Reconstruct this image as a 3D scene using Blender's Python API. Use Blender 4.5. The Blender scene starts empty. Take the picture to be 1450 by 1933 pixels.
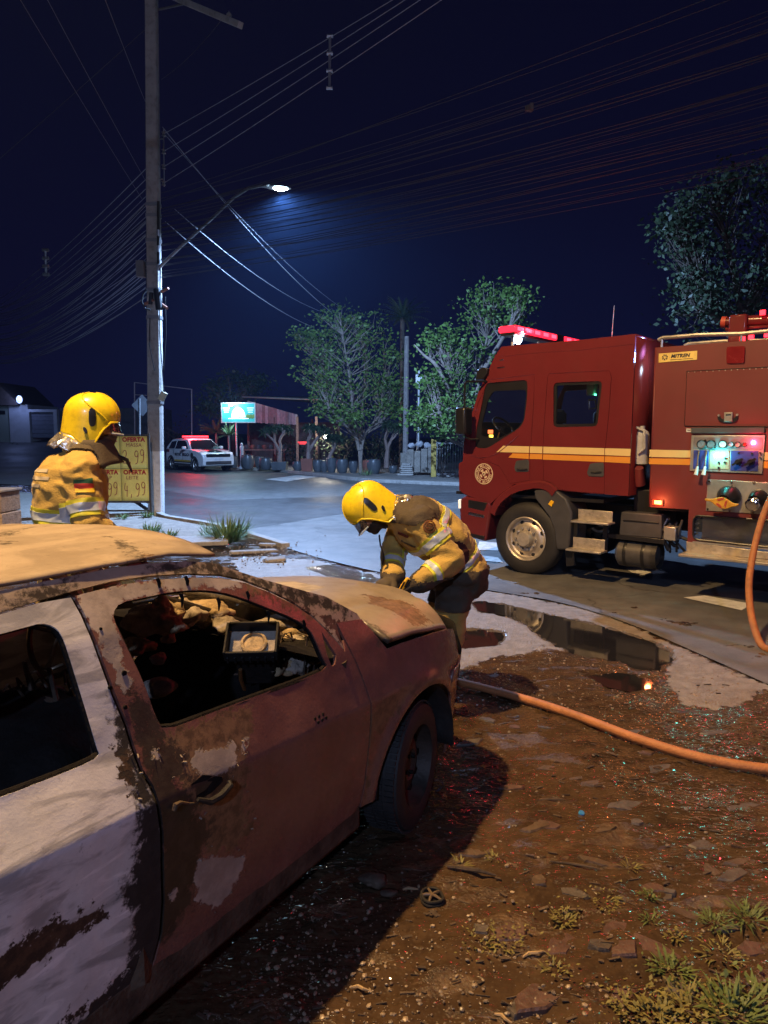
import bpy, bmesh, math, random
import numpy as np
from mathutils import Vector, Matrix, noise as mnoise
from mathutils.geometry import delaunay_2d_cdt
R = math.radians
PI = math.pi
random.seed(7)
S = bpy.context.scene
COL = S.collection

# ------------------------------------------------------------------ camera
F_PX, CAM_H = 1350.0, 1.79
PITCH = math.atan((966.5 - 820) / F_PX)
cd = bpy.data.cameras.new('camera')
cam = bpy.data.objects.new('camera', cd)
COL.objects.link(cam)
cam.location = (0, 0, CAM_H)
cam.rotation_euler = (PI / 2 - PITCH, 0, 0)
cd.sensor_fit = 'VERTICAL'
cd.sensor_height = 36
cd.lens = 36 * F_PX / 1933
cd.clip_start = 0.05
cd.clip_end = 2000
S.camera = cam

# ------------------------------------------------------------------ night sky
W = bpy.data.worlds.new('World')
S.world = W
W.use_nodes = True
wn = W.node_tree
bg = wn.nodes['Background']
tc = wn.nodes.new('ShaderNodeTexCoord')
sx = wn.nodes.new('ShaderNodeSeparateXYZ')
rp = wn.nodes.new('ShaderNodeValToRGB')
wn.links.new(tc.outputs['Generated'], sx.inputs[0])
wn.links.new(sx.outputs['Z'], rp.inputs[0])
wn.links.new(rp.outputs[0], bg.inputs['Color'])
rp.color_ramp.elements[0].position = 0.0
rp.color_ramp.elements[0].color = (0.0034, 0.0038, 0.0200, 1)
rp.color_ramp.elements[1].position = 0.75
rp.color_ramp.elements[1].color = (0.0011, 0.0011, 0.0068, 1)
bg.inputs['Strength'].default_value = 1.0

# ------------------------------------------------------------------ exposure
S.view_settings.view_transform = 'Standard'
S.view_settings.look = 'None'
S.view_settings.exposure = 0.15
S.view_settings.gamma = 1.0
S.view_settings.use_curve_mapping = False
S.render.engine = 'CYCLES'
S.cycles.max_bounces = 8
S.cycles.sample_clamp_indirect = 4.0

# lamp powers (each lamp is built with its own housing further down)
P_SODIUM, P_LED, P_FILL = 4900.0, 10500.0, 3100.0
C_SODIUM, C_LED = (1.0, 0.61, 0.25), (0.34, 0.56, 1.0)

# ------------------------------------------------------------------ pixel rays
_c, _s = math.cos(PITCH), math.sin(PITCH)
def ray(px, py):
    x = (px - 725) / F_PX
    u = -(py - 966.5) / F_PX
    return Vector((x, _c + u * _s, -_s + u * _c))
def P(px, py, d):
    """point seen at photo pixel px,py that lies d metres in front of the camera (world y)"""
    r = ray(px, py)
    return Vector((0, 0, CAM_H)) + r * (d / r.y)
def G(px, py, z=0.0):
    r = ray(px, py)
    return Vector((0, 0, CAM_H)) + r * ((z - CAM_H) / r.z)
def PX(v):
    x, y, z = v[0], v[1], v[2] - CAM_H
    d = y * _c - z * _s
    return 725 + F_PX * x / d, 966.5 - F_PX * (z * _c + y * _s) / d

# ------------------------------------------------------------------ materials
MATS = {}
def N(nt, t, **kw):
    n = nt.nodes.new(t)
    for k, v in kw.items():
        setattr(n, k, v)
    return n
def mat(name, col, rough=0.6, metal=0.0, var=0.18, vs=5.0, bump=0.0, bs=40.0, rvar=0.12, emit=None, es=0.0,
        trans=0.0, alpha=1.0, ior=1.45, spec=0.5, coat=0.0, col2=None, dirt=0.0, sheen=0.0):
    if name in MATS:
        return MATS[name]
    m = bpy.data.materials.new(name)
    m.use_nodes = True
    nt = m.node_tree
    b = nt.nodes['Principled BSDF']
    L = nt.links.new
    t = N(nt, 'ShaderNodeTexCoord')
    nz = N(nt, 'ShaderNodeTexNoise')
    nz.inputs['Scale'].default_value = vs
    nz.inputs['Detail'].default_value = 6
    nz.inputs['Roughness'].default_value = 0.65
    L(t.outputs['Object'], nz.inputs['Vector'])
    mr = N(nt, 'ShaderNodeMapRange')
    mr.inputs[1].default_value = 0.3
    mr.inputs[2].default_value = 0.7
    L(nz.outputs['Fac'], mr.inputs[0])
    mx = N(nt, 'ShaderNodeMix', data_type='RGBA')
    a = [max(0, c * (1 - var)) for c in col]
    z = list(col2) if col2 else [min(1, c * (1 + var)) for c in col]
    mx.inputs[6].default_value = (*a, 1)
    mx.inputs[7].default_value = (*z, 1)
    L(mr.outputs[0], mx.inputs[0])
    out = mx.outputs[2]
    if dirt > 0:
        n2 = N(nt, 'ShaderNodeTexNoise')
        n2.inputs['Scale'].default_value = vs * 3.3
        n2.inputs['Detail'].default_value = 8
        L(t.outputs['Object'], n2.inputs['Vector'])
        m2 = N(nt, 'ShaderNodeMapRange')
        m2.inputs[1].default_value = 0.5
        m2.inputs[2].default_value = 0.75
        m2.inputs[4].default_value = dirt
        L(n2.outputs['Fac'], m2.inputs[0])
        x2 = N(nt, 'ShaderNodeMix', data_type='RGBA')
        L(m2.outputs[0], x2.inputs[0])
        L(out, x2.inputs[6])
        x2.inputs[7].default_value = (0.05, 0.04, 0.03, 1)
        out = x2.outputs[2]
    L(out, b.inputs['Base Color'])
    r2 = N(nt, 'ShaderNodeMapRange')
    r2.inputs[3].default_value = max(0.02, rough - rvar)
    r2.inputs[4].default_value = min(1, rough + rvar)
    L(nz.outputs['Fac'], r2.inputs[0])
    L(r2.outputs[0], b.inputs['Roughness'])
    b.inputs['Metallic'].default_value = metal
    b.inputs['IOR'].default_value = ior
    b.inputs['Specular IOR Level'].default_value = spec
    b.inputs['Transmission Weight'].default_value = trans
    b.inputs['Alpha'].default_value = alpha
    b.inputs['Coat Weight'].default_value = coat
    b.inputs['Coat Roughness'].default_value = 0.12
    b.inputs['Sheen Weight'].default_value = sheen
    if bump > 0:
        n3 = N(nt, 'ShaderNodeTexNoise')
        n3.inputs['Scale'].default_value = bs
        n3.inputs['Detail'].default_value = 5
        L(t.outputs['Object'], n3.inputs['Vector'])
        bp = N(nt, 'ShaderNodeBump')
        bp.inputs['Strength'].default_value = bump
        bp.inputs['Distance'].default_value = 0.01
        L(n3.outputs['Fac'], bp.inputs['Height'])
        L(bp.outputs[0], b.inputs['Normal'])
    if emit:
        b.inputs['Emission Color'].default_value = (*emit, 1)
        b.inputs['Emission Strength'].default_value = es
    MATS[name] = m
    return m

# ------------------------------------------------------------------ object helpers
def tag(o, label=None, cat=None, group=None, kind=None):
    if label: o['label'] = label
    if cat: o['category'] = cat
    if group: o['group'] = group
    if kind: o['kind'] = kind
    return o
def empty(name, loc, rz=0.0, label=None, cat=None, group=None, scale=1.0):
    o = bpy.data.objects.new(name, None)
    COL.objects.link(o)
    o.location = loc
    o.rotation_euler = (0, 0, rz)
    o.scale = (scale,) * 3
    o.empty_display_size = 0.1
    return tag(o, label, cat, group)
def children(o):
    return [c for c in COL.objects if c.parent == o]
def copy_tree(o, parent=None):
    c = o.copy()
    COL.objects.link(c)
    if parent is not None: c.parent = parent
    for ch in children(o):
        copy_tree(ch, c)
    return c
def orth(d):
    d = Vector(d).normalized()
    a = Vector((0, 0, 1)) if abs(d.z) < 0.9 else Vector((1, 0, 0))
    u = d.cross(a).normalized()
    return u, d.cross(u).normalized()

class MB:
    def __init__(self):
        self.v, self.f, self.mi = [], [], []
        self.cur = 0
    def add(self, vs, fs):
        n = len(self.v)
        self.v += [tuple(v) for v in vs]
        for f in fs:
            self.f.append(tuple(i + n for i in f))
            self.mi.append(self.cur)
        return self
    def box(self, c, s, rz=0.0, M=None):
        hx, hy, hz = s[0] / 2, s[1] / 2, s[2] / 2
        vs = [Vector((x, y, z)) for x in (-hx, hx) for y in (-hy, hy) for z in (-hz, hz)]
        m = M if M is not None else Matrix.Rotation(rz, 3, 'Z')
        vs = [m @ v + Vector(c) for v in vs]
        return self.add(vs, [(0, 1, 3, 2), (4, 6, 7, 5), (0, 4, 5, 1), (2, 3, 7, 6), (0, 2, 6, 4), (1, 5, 7, 3)])
    def cyl(self, p0, p1, r0, r1=None, n=12, cap=True):
        r1 = r0 if r1 is None else r1
        p0, p1 = Vector(p0), Vector(p1)
        u, w = orth(p1 - p0)
        vs = []
        for p, r in ((p0, r0), (p1, r1)):
            vs += [p + u * (r * math.cos(2 * PI * k / n)) + w * (r * math.sin(2 * PI * k / n)) for k in range(n)]
        fs = [(k, (k + 1) % n, n + (k + 1) % n, n + k) for k in range(n)]
        if cap:
            fs += [tuple(reversed(range(n))), tuple(range(n, 2 * n))]
        return self.add(vs, fs)
    def tube(self, pts, r, n=8, cap=True):
        pts = [Vector(p) for p in pts]
        rs = r if isinstance(r, (list, tuple)) else [r] * len(pts)
        vs = []
        pu = None
        for i, p in enumerate(pts):
            d = (pts[min(i + 1, len(pts) - 1)] - pts[max(i - 1, 0)])
            if d.length < 1e-9: d = Vector((0, 0, 1))
            d.normalize()
            if pu is None:
                u, w = orth(d)
            else:
                u = (pu - d * pu.dot(d))
                u = u.normalized() if u.length > 1e-6 else orth(d)[0]
                w = d.cross(u)
            pu = u
            vs += [p + u * (rs[i] * math.cos(2 * PI * k / n)) + w * (rs[i] * math.sin(2 * PI * k / n)) for k in range(n)]
        fs = []
        for i in range(len(pts) - 1):
            for k in range(n):
                fs.append((i * n + k, i * n + (k + 1) % n, (i + 1) * n + (k + 1) % n, (i + 1) * n + k))
        if cap:
            fs.append(tuple(reversed(range(n))))
            fs.append(tuple(range((len(pts) - 1) * n, len(pts) * n)))
        return self.add(vs, fs)
    def lathe(self, prof, o, ax=(0, 0, 1), n=24):
        """prof: (radius, height) pairs along axis ax from point o"""
        ax = Vector(ax).normalized()
        u, w = orth(ax)
        o = Vector(o)
        vs = []
        for r, h in prof:
            vs += [o + ax * h + u * (r * math.cos(2 * PI * k / n)) + w * (r * math.sin(2 * PI * k / n)) for k in range(n)]
        fs = []
        for i in range(len(prof) - 1):
            for k in range(n):
                fs.append((i * n + k, i * n + (k + 1) % n, (i + 1) * n + (k + 1) % n, (i + 1) * n + k))
        return self.add(vs, fs)
    def grid(self, rows):
        n = len(rows[0])
        vs = [p for r in rows for p in r]
        fs = [(i * n + j, i * n + j + 1, (i + 1) * n + j + 1, (i + 1) * n + j) for i in range(len(rows) - 1) for j in range(n - 1)]
        return self.add(vs, fs)
    def prism(self, poly, fm, d0, d1):
        """poly of (u,v); fm(u,v,d) -> point; extruded from d0 to d1"""
        n = len(poly)
        vs = [fm(u, v, d0) for u, v in poly] + [fm(u, v, d1) for u, v in poly]
        fs = [tuple(range(n)), tuple(reversed(range(n, 2 * n)))]
        fs += [(k, n + k, n + (k + 1) % n, (k + 1) % n) for k in range(n)]
        return self.add(vs, fs)
    def ellipsoid(self, c, r, M=None, nu=16, nv=10):
        c = Vector(c)
        rows = []
        for i in range(nv + 1):
            th = PI * i / nv
            row = []
            for j in range(nu):
                ph = 2 * PI * j / nu
                v = Vector((r[0] * math.sin(th) * math.cos(ph), r[1] * math.sin(th) * math.sin(ph), r[2] * math.cos(th)))
                row.append((M @ v if M is not None else v) + c)
            rows.append(row)
        vs = [p for q in rows for p in q]
        fs = []
        for i in range(nv):
            for j in range(nu):
                fs.append((i * nu + j, (i + 1) * nu + j, (i + 1) * nu + (j + 1) % nu, i * nu + (j + 1) % nu))
        return self.add(vs, fs)
    def mesh(self, name, merge=False):
        me = bpy.data.meshes.new(name)
        me.from_pydata(self.v, [], self.f)
        me.update()
        return me
    def build(self, name, m, parent=None, smooth=True, bevel=0.0, merge=True, solid=0.0, seg=2, angle=35, recalc=True, soff=-1):
        me = self.mesh(name)
        bm = bmesh.new()
        bm.from_mesh(me)
        if merge:
            bmesh.ops.remove_doubles(bm, verts=bm.verts, dist=1e-5)
        if recalc:
            bmesh.ops.recalc_face_normals(bm, faces=bm.faces)
        bm.to_mesh(me)
        bm.free()
        ms = m if isinstance(m, (list, tuple)) else [m]
        for q in ms: me.materials.append(q)
        if len(ms) > 1 and len(me.polygons) == len(self.mi):
            me.polygons.foreach_set('material_index', self.mi)
        o = bpy.data.objects.new(name, me)
        COL.objects.link(o)
        if parent is not None: o.parent = parent
        if smooth:
            me.polygons.foreach_set('use_smooth', [True] * len(me.polygons))
            me.set_sharp_from_angle(angle=R(angle))
        if solid:
            md = o.modifiers.new('solid', 'SOLIDIFY')
            md.thickness = solid
            md.offset = soff
        if bevel:
            md = o.modifiers.new('bevel', 'BEVEL')
            md.width = bevel
            md.segments = seg
            md.limit_method = 'ANGLE'
            md.angle_limit = R(40)
            md.use_clamp_overlap = True
        return o

def mesh_obj(name, me, m, parent=None, smooth=True):
    for q in (m if isinstance(m, (list, tuple)) else [m]): me.materials.append(q)
    o = bpy.data.objects.new(name, me)
    COL.objects.link(o)
    if parent is not None: o.parent = parent
    if smooth: me.polygons.foreach_set('use_smooth', [True] * len(me.polygons))
    return o

def esplit(o, a=40):
    md = o.modifiers.new('split', 'EDGE_SPLIT')
    md.split_angle = R(a)
    md.use_edge_sharp = False

def inside(pts, poly):
    x, y = pts[:, 0], pts[:, 1]
    r = np.zeros(len(pts), bool)
    n = len(poly)
    for i in range(n):
        x0, y0 = poly[i]
        x1, y1 = poly[(i + 1) % n]
        if y0 == y1: continue
        c = ((y0 > y) != (y1 > y)) & (x < (x1 - x0) * (y - y0) / (y1 - y0) + x0)
        r ^= c
    return r
def pdist(pts, poly):
    d = np.full(len(pts), 1e9)
    n = len(poly)
    for i in range(n):
        a = np.array(poly[i], float)
        b = np.array(poly[(i + 1) % n], float)
        ab = b - a
        t = np.clip(((pts - a) @ ab) / max(1e-12, ab @ ab), 0, 1)
        q = a + t[:, None] * ab
        d = np.minimum(d, np.hypot(*(pts - q).T))
    return d
def sdist(pts, poly):
    """signed distance, positive inside"""
    d = pdist(pts, poly)
    return np.where(inside(pts, poly), d, -d)
def resample(poly, step):
    out = []
    n = len(poly)
    for i in range(n):
        a, b = Vector(poly[i]), Vector(poly[(i + 1) % n])
        k = max(1, int(math.ceil((b - a).length / step)))
        out += [tuple(a.lerp(b, j / k)) for j in range(k)]
    return out
def smooth_poly(poly, it=2, closed=True):
    for _ in range(it):
        q = []
        n = len(poly)
        for i in range(n if closed else n - 1):
            a, b = poly[i], poly[(i + 1) % n]
            q.append(tuple(a[k] * .75 + b[k] * .25 for k in range(len(a))))
            q.append(tuple(a[k] * .25 + b[k] * .75 for k in range(len(a))))
        if not closed:
            q = [poly[0]] + q + [poly[-1]]
        poly = q
    return poly
def round_poly(poly, r, n=4):
    out = []
    k = len(poly)
    for i in range(k):
        a, b_, c = Vector(poly[i - 1]), Vector(poly[i]), Vector(poly[(i + 1) % k])
        da, dc = (a - b_), (c - b_)
        q = min(r, da.length * .45, dc.length * .45)
        p0, p1 = b_ + da.normalized() * q, b_ + dc.normalized() * q
        for j in range(n + 1):
            t = j / n
            out.append(tuple(p0 * (1 - t) ** 2 + b_ * (2 * t * (1 - t)) + p1 * t * t))
    return out
def panel_mesh(outline, holes, step, fmap, flip=False, name='panel'):
    loops = [resample(outline, step)] + [resample(h, step) for h in holes]
    vs, es = [], []
    for lp in loops:
        n0 = len(vs)
        vs += lp
        es += [(n0 + i, n0 + (i + 1) % len(lp)) for i in range(len(lp))]
    a = np.array(outline)
    gx = np.arange(a[:, 0].min() + step * .5, a[:, 0].max(), step)
    gy = np.arange(a[:, 1].min() + step * .5, a[:, 1].max(), step)
    g = np.array([(x + (step * .5 if k % 2 else 0), y) for k, y in enumerate(gy) for x in gx]).reshape(-1, 2)
    if len(g):
        k = inside(g, outline) & (pdist(g, outline) > step * .45)
        for h in holes:
            k &= ~inside(g, h) & (pdist(g, h) > step * .45)
        g = g[k]
        vs = vs + [tuple(p) for p in g]
    res = delaunay_2d_cdt([Vector(v) for v in vs], es, [], 0, 1e-6)
    V, Fc = res[0], res[2]
    V2 = np.array([tuple(v) for v in V])
    T = np.array([f for f in Fc if len(f) == 3])
    cen = V2[T].mean(1)
    k = inside(cen, outline)
    for h in holes:
        k &= ~inside(cen, h)
    T = T[k]
    p = V2[T]
    ar = (p[:, 1, 0] - p[:, 0, 0]) * (p[:, 2, 1] - p[:, 0, 1]) - (p[:, 2, 0] - p[:, 0, 0]) * (p[:, 1, 1] - p[:, 0, 1])
    T[ar < 0] = T[ar < 0][:, ::-1]
    if flip: T = T[:, ::-1]
    me = bpy.data.meshes.new(name)
    me.from_pydata([tuple(fmap(u, v)) for u, v in V2], [], [tuple(int(i) for i in t) for t in T])
    me.update()
    return me, V2
def panel(name, outline, holes, step, fmap, m, parent=None, thick=0.0, flip=False, smooth=True, bevel=0.0, kind=None):
    me, uv = panel_mesh(outline, holes, step, fmap, flip, name)
    o = mesh_obj(name, me, m, parent, smooth)
    if thick:
        md = o.modifiers.new('solid', 'SOLIDIFY')
        md.thickness = thick
        md.offset = -1
        if smooth: esplit(o)
    if smooth: me.set_sharp_from_angle(angle=R(40))
    if bevel:
        md = o.modifiers.new('bevel', 'BEVEL')
        md.width = bevel
        md.segments = 2
        md.limit_method = 'ANGLE'
        md.angle_limit = R(50)
    return o, uv
def evaluated(o, name):
    bpy.context.view_layer.update()
    dg = bpy.context.evaluated_depsgraph_get()
    return bpy.data.meshes.new_from_object(o.evaluated_get(dg))
def text_geo(s, size, align='CENTER', extrude=0.0, spacing=1.0, bold=0.0, shear=0.0):
    cu = bpy.data.curves.new('lettering', 'FONT')
    cu.body = s
    cu.size = size
    cu.align_x = align
    cu.align_y = 'CENTER'
    cu.space_character = spacing
    cu.offset = bold
    cu.shear = shear
    cu.resolution_u = 3
    o = bpy.data.objects.new('lettering', cu)
    COL.objects.link(o)
    me = evaluated(o, 'lettering')
    vs = [tuple(v.co) for v in me.vertices]
    fs = [tuple(p.vertices) for p in me.polygons]
    bpy.data.objects.remove(o)
    bpy.data.curves.remove(cu)
    bpy.data.meshes.remove(me)
    return vs, fs
def lettering(mb, s, size, fm, **kw):
    vs, fs = text_geo(s, size, **kw)
    mb.add([fm(v[0], v[1]) for v in vs], fs)
def strokes(mb, lines, r, fm, n=5):
    for ln in lines:
        mb.tube([fm(u, v) for u, v in ln], r, n)
def lamp(name, kind, loc, color, power, parent=None, size=0.2, target=None, spot=None, blend=0.4):
    ld = bpy.data.lights.new(name, kind)
    ld.color = color
    ld.energy = power
    if kind == 'AREA':
        ld.size = size
    else:
        ld.shadow_soft_size = size
    if kind == 'SPOT' and spot:
        ld.spot_size = spot
        ld.spot_blend = blend
    o = bpy.data.objects.new(name, ld)
    COL.objects.link(o)
    o.location = loc
    if target is not None:
        d = Vector(target) - Vector(loc)
        o.rotation_euler = d.to_track_quat('-Z', 'Y').to_euler()
    if parent is not None:
        o.parent = parent
    return o
def fbm(x, y, z=0.0, sc=1.0, oc=4):
    return mnoise.fractal(Vector((x * sc, y * sc, z * sc)), 1.0, 2.0, oc)
# =================================================================== GROUND
def px_poly(pts, z=0.0):
    return [tuple(G(x, y, z)[:2]) for x, y in pts]
APRON = px_poly([(430, 1045), (600, 1058), (760, 1094), (900, 1112), (1120, 1150), (1450, 1296), (1700, 1400), (1700, 1450), (1450, 1300),
                 (1418, 1318), (1385, 1336), (1330, 1334), (1290, 1326), (1258, 1290), (1262, 1250), (1200, 1236), (1100, 1232), (1030, 1222),
                 (985, 1236), (930, 1240), (880, 1262), (860, 1290), (700, 1270), (500, 1150)])
PUDDLES = [px_poly([(890, 1133), (950, 1139), (1000, 1151), (1050, 1162), (1110, 1174), (1165, 1190), (1230, 1210), (1262, 1226), (1266, 1246),
                    (1240, 1262), (1205, 1258), (1160, 1243), (1112, 1238), (1078, 1229), (1033, 1206), (996, 1178), (960, 1162), (910, 1153)]),
           px_poly([(1108, 1273), (1150, 1267), (1205, 1272), (1236, 1284), (1236, 1296), (1190, 1301), (1150, 1293)]),
           px_poly([(860, 1190), (905, 1186), (950, 1192), (940, 1214), (880, 1222), (858, 1212)]),
           px_poly([(560, 1062), (640, 1066), (720, 1092), (700, 1100), (610, 1082)])]
WETS = [px_poly([(858, 1262), (905, 1252), (985, 1262), (1042, 1292), (1030, 1312), (960, 1345), (900, 1420), (850, 1520), (700, 1700), (500, 1600), (700, 1300)]), px_poly([(1000, 1300), (1120, 1300), (1200, 1330), (1340, 1345), (1500, 1370), (1520, 1640), (1380, 1680), (1250, 1600), (1120, 1470), (1020, 1380)])]
def ground_axis(a0, a1, st, lo, hi, gr=1.16):
    m = list(np.arange(a0, a1, st))
    d, x = st, m[-1]
    while x < hi:
        d *= gr
        x += d
        m.append(x)
    d, x, pre = st, m[0], []
    while x > lo:
        d *= gr
        x -= d
        pre.append(x)
    return np.array(pre[::-1] + m)
ROAD_EDGE_PX = [(-400, 905), (0, 912), (235, 930), (312, 984), (372, 990), (430, 1003), (520, 1028), (600, 1055), (760, 1092), (900, 1112), (1120, 1148), (1450, 1294), (1900, 1500)]
re_ = [tuple(G(x, y)[:2]) for x, y in ROAD_EDGE_PX]
re_ = smooth_poly(re_, 2, closed=False)
far = [(60, -2), (140, 60), (140, 300), (-260, 300), (-260, 18), (-60, 14)]
GX = ground_axis(-0.9, 3.6, 0.026, -320, 320)
GY = ground_axis(1.5, 6.6, 0.026, -60, 420)
gx, gy = np.meshgrid(GX, GY)
gp = np.stack([gx.ravel(), gy.ravel()], 1)
a_s = sdist(gp, APRON)
p_s = np.max([sdist(gp, q) for q in PUDDLES], axis=0)
w_s = np.maximum(sdist(gp, WETS[0]), sdist(gp, WETS[1]))
def far_rise(x, y):
    """the street climbs gently beyond the crossing on the left"""
    t = np.clip((y - 42) / 40.0, 0, 1) * np.clip((-x - 14) / 14.0, 0, 1)
    return 1.9 * t * t * (3 - 2 * t)
gz = np.zeros(len(gp))
near = (gp[:, 0] > -6) & (gp[:, 0] < 9) & (gp[:, 1] > 0.5) & (gp[:, 1] < 9)
for i in np.nonzero(near)[0]:
    x, y = gp[i]
    k = min(1.0, max(0.0, 0.5 - a_s[i] * 6))
    # paving streaks run diagonally in the worn verge
    u, v = x * 0.80 + y * 0.60, -x * 0.60 + y * 0.80
    h = 0.020 * fbm(x, y, 0, 3.1, 4) + 0.010 * fbm(u * 0.5, v * 2.2, 3, 7.0, 3) + 0.006 * fbm(x, y, 9, 26, 3)
    h2 = 0.008 * fbm(x, y, 5, 2.0, 3) + 0.0035 * fbm(x, y, 1, 40, 2)
    gz[i] = h * k + h2 * (1 - k)
nz_p = np.array([0.05 * fbm(x, y, 2, 9, 3) if near[i] else 0 for i, (x, y) in enumerate(gp)])
dip = np.clip((p_s + nz_p + 0.05) / 0.10, 0, 1)
gz = gz * (1 - 0.7 * dip) - 0.030 * dip
gz += far_rise(gp[:, 0], gp[:, 1])
roady = np.clip((sdist(gp, re_ + far) - .6) / 1.0, 0, 1)
gz -= 0.06 * roady
me = bpy.data.meshes.new('ground')
nx, ny = len(GX), len(GY)
idx = np.arange(nx * ny).reshape(ny, nx)
fa = np.stack([idx[:-1, :-1], idx[:-1, 1:], idx[1:, 1:], idx[1:, :-1]], -1).reshape(-1, 4)
me.from_pydata([tuple(q) for q in np.column_stack([gp, gz])], [], [tuple(map(int, f)) for f in fa])
at = me.attributes.new('zone', 'FLOAT_COLOR', 'POINT')
at.data.foreach_set('color', np.column_stack([np.clip(a_s, -1, 1) * .5 + .5, np.clip(p_s, -1, 1) * .5 + .5, np.clip(w_s, -1, 1) * .5 + .5, np.ones(len(gp))]).astype(np.float32).ravel())
def ground_height(x, y):
    i = int(np.clip(np.searchsorted(GX, x), 0, nx - 1))
    j = int(np.clip(np.searchsorted(GY, y), 0, ny - 1))
    return float(gz[j * nx + i])

def ramp(nt, src, a, b, v0=0.0, v1=1.0):
    m = N(nt, 'ShaderNodeMapRange', interpolation_type='SMOOTHSTEP')
    m.inputs[1].default_value, m.inputs[2].default_value = a, b
    m.inputs[3].default_value, m.inputs[4].default_value = v0, v1
    nt.links.new(src, m.inputs[0])
    return m.outputs[0]
def mixc(nt, fac, a, b):
    m = N(nt, 'ShaderNodeMix', data_type='RGBA')
    for k, s in ((6, a), (7, b)):
        if isinstance(s, tuple): m.inputs[k].default_value = (*s, 1)
        else: nt.links.new(s, m.inputs[k])
    if isinstance(fac, float): m.inputs[0].default_value = fac
    else: nt.links.new(fac, m.inputs[0])
    return m.outputs[2]
def math2(nt, op, a, b=None):
    m = N(nt, 'ShaderNodeMath', operation=op)
    for k, s in ((0, a), (1, b)):
        if s is None: continue
        if isinstance(s, (int, float)): m.inputs[k].default_value = s
        else: nt.links.new(s, m.inputs[k])
    return m.outputs[0]
def noise(nt, vec, sc, det=6, rough=0.6, dist=0.0):
    n = N(nt, 'ShaderNodeTexNoise')
    n.inputs['Scale'].default_value = sc
    n.inputs['Detail'].default_value = det
    n.inputs['Roughness'].default_value = rough
    n.inputs['Distortion'].default_value = dist
    nt.links.new(vec, n.inputs['Vector'])
    return n.outputs['Fac']

gm = bpy.data.materials.new('verge_ground')
gm.use_nodes = True
nt = gm.node_tree
b = nt.nodes['Principled BSDF']
tco = N(nt, 'ShaderNodeTexCoord').outputs['Object']
atn = N(nt, 'ShaderNodeAttribute', attribute_name='zone')
sep = N(nt, 'ShaderNodeSeparateColor')
nt.links.new(atn.outputs['Color'], sep.inputs[0])
mp = N(nt, 'ShaderNodeMapping')
mp.inputs['Rotation'].default_value = (0, 0, R(-37))
mp.inputs['Scale'].default_value = (0.45, 1.7, 1)
nt.links.new(tco, mp.inputs['Vector'])
n_big = noise(nt, tco, 1.6, 5)
n_mid = noise(nt, tco, 9, 7, 0.68)
n_fine = noise(nt, tco, 60, 6, 0.7)
n_str = noise(nt, mp.outputs[0], 5.5, 6, 0.62, 0.6)
vor = N(nt, 'ShaderNodeTexVoronoi', feature='F1')
vor.inputs['Scale'].default_value = 55
nt.links.new(tco, vor.inputs['Vector'])
dirt = mixc(nt, ramp(nt, n_str, .32, .68), (0.034, 0.019, 0.010), (0.125, 0.073, 0.036))
dirt = mixc(nt, ramp(nt, n_mid, .45, .75), dirt, (0.16, 0.098, 0.052))
dirt = mixc(nt, ramp(nt, n_big, .55, .72), dirt, (0.055, 0.038, 0.028))
dirt = mixc(nt, ramp(nt, vor.outputs['Distance'], .34, .14, 0, .35), dirt, (0.20, 0.15, 0.10))
conc = mixc(nt, ramp(nt, n_mid, .3, .7), (0.15, 0.130, 0.105), (0.26, 0.232, 0.19))
conc = mixc(nt, ramp(nt, n_fine, .56, .70, 0, .6), conc, (0.10, 0.08, 0.06))
conc = mixc(nt, ramp(nt, n_big, .52, .68, 0, .7), conc, (0.16, 0.12, 0.08))
edge = math2(nt, 'ADD', sep.outputs[0], math2(nt, 'MULTIPLY', math2(nt, 'SUBTRACT', n_mid, 0.5), 0.16))
apf = ramp(nt, edge, .492, .508)
col = mixc(nt, apf, dirt, conc)
wet_p = math2(nt, 'ADD', sep.outputs[1], math2(nt, 'MULTIPLY', math2(nt, 'SUBTRACT', n_mid, 0.5), 0.08))
wetp = ramp(nt, wet_p, .470, .492)
wet_z = ramp(nt, math2(nt, 'ADD', sep.outputs[2], math2(nt, 'MULTIPLY', math2(nt, 'SUBTRACT', n_str, 0.5), 0.2)), .47, .53)
wet_d = math2(nt, 'MULTIPLY', ramp(nt, math2(nt, 'ADD', math2(nt, 'MULTIPLY', n_str, .6), math2(nt, 'MULTIPLY', n_big, .4)), .37, .52), math2(nt, 'SUBTRACT', 1.0, apf))
wet = math2(nt, 'MAXIMUM', wetp, math2(nt, 'MAXIMUM', wet_z, wet_d))
col = mixc(nt, math2(nt, 'MULTIPLY', wet, .62), col, (0.020, 0.014, 0.010))
nt.links.new(col, b.inputs['Base Color'])
rg = math2(nt, 'ADD', math2(nt, 'MULTIPLY', math2(nt, 'SUBTRACT', 1.0, wet), .50), math2(nt, 'ADD', .02, math2(nt, 'MULTIPLY', n_fine, .07)))
nt.links.new(rg, b.inputs['Roughness'])
bp = N(nt, 'ShaderNodeBump')
bp.inputs['Strength'].default_value = 1.0
bp.inputs['Distance'].default_value = 0.02
hh = math2(nt, 'ADD', math2(nt, 'MULTIPLY', n_fine, .45), math2(nt, 'ADD', math2(nt, 'MULTIPLY', n_str, .9), math2(nt, 'MULTIPLY', vor.outputs['Distance'], -.25)))
n_film = noise(nt, tco, 34, 1.0, .4)
n_rip = noise(nt, mp.outputs[0], 26, 1.5, .4)
film = math2(nt, 'ADD', math2(nt, 'MULTIPLY', n_film, .42), math2(nt, 'MULTIPLY', n_rip, .34))
hm = N(nt, 'ShaderNodeMix', data_type='FLOAT')
wsharp = ramp(nt, math2(nt, 'ADD', wet, math2(nt, 'MULTIPLY', math2(nt, 'SUBTRACT', n_mid, .5), 1.2)), .35, .75)
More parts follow.
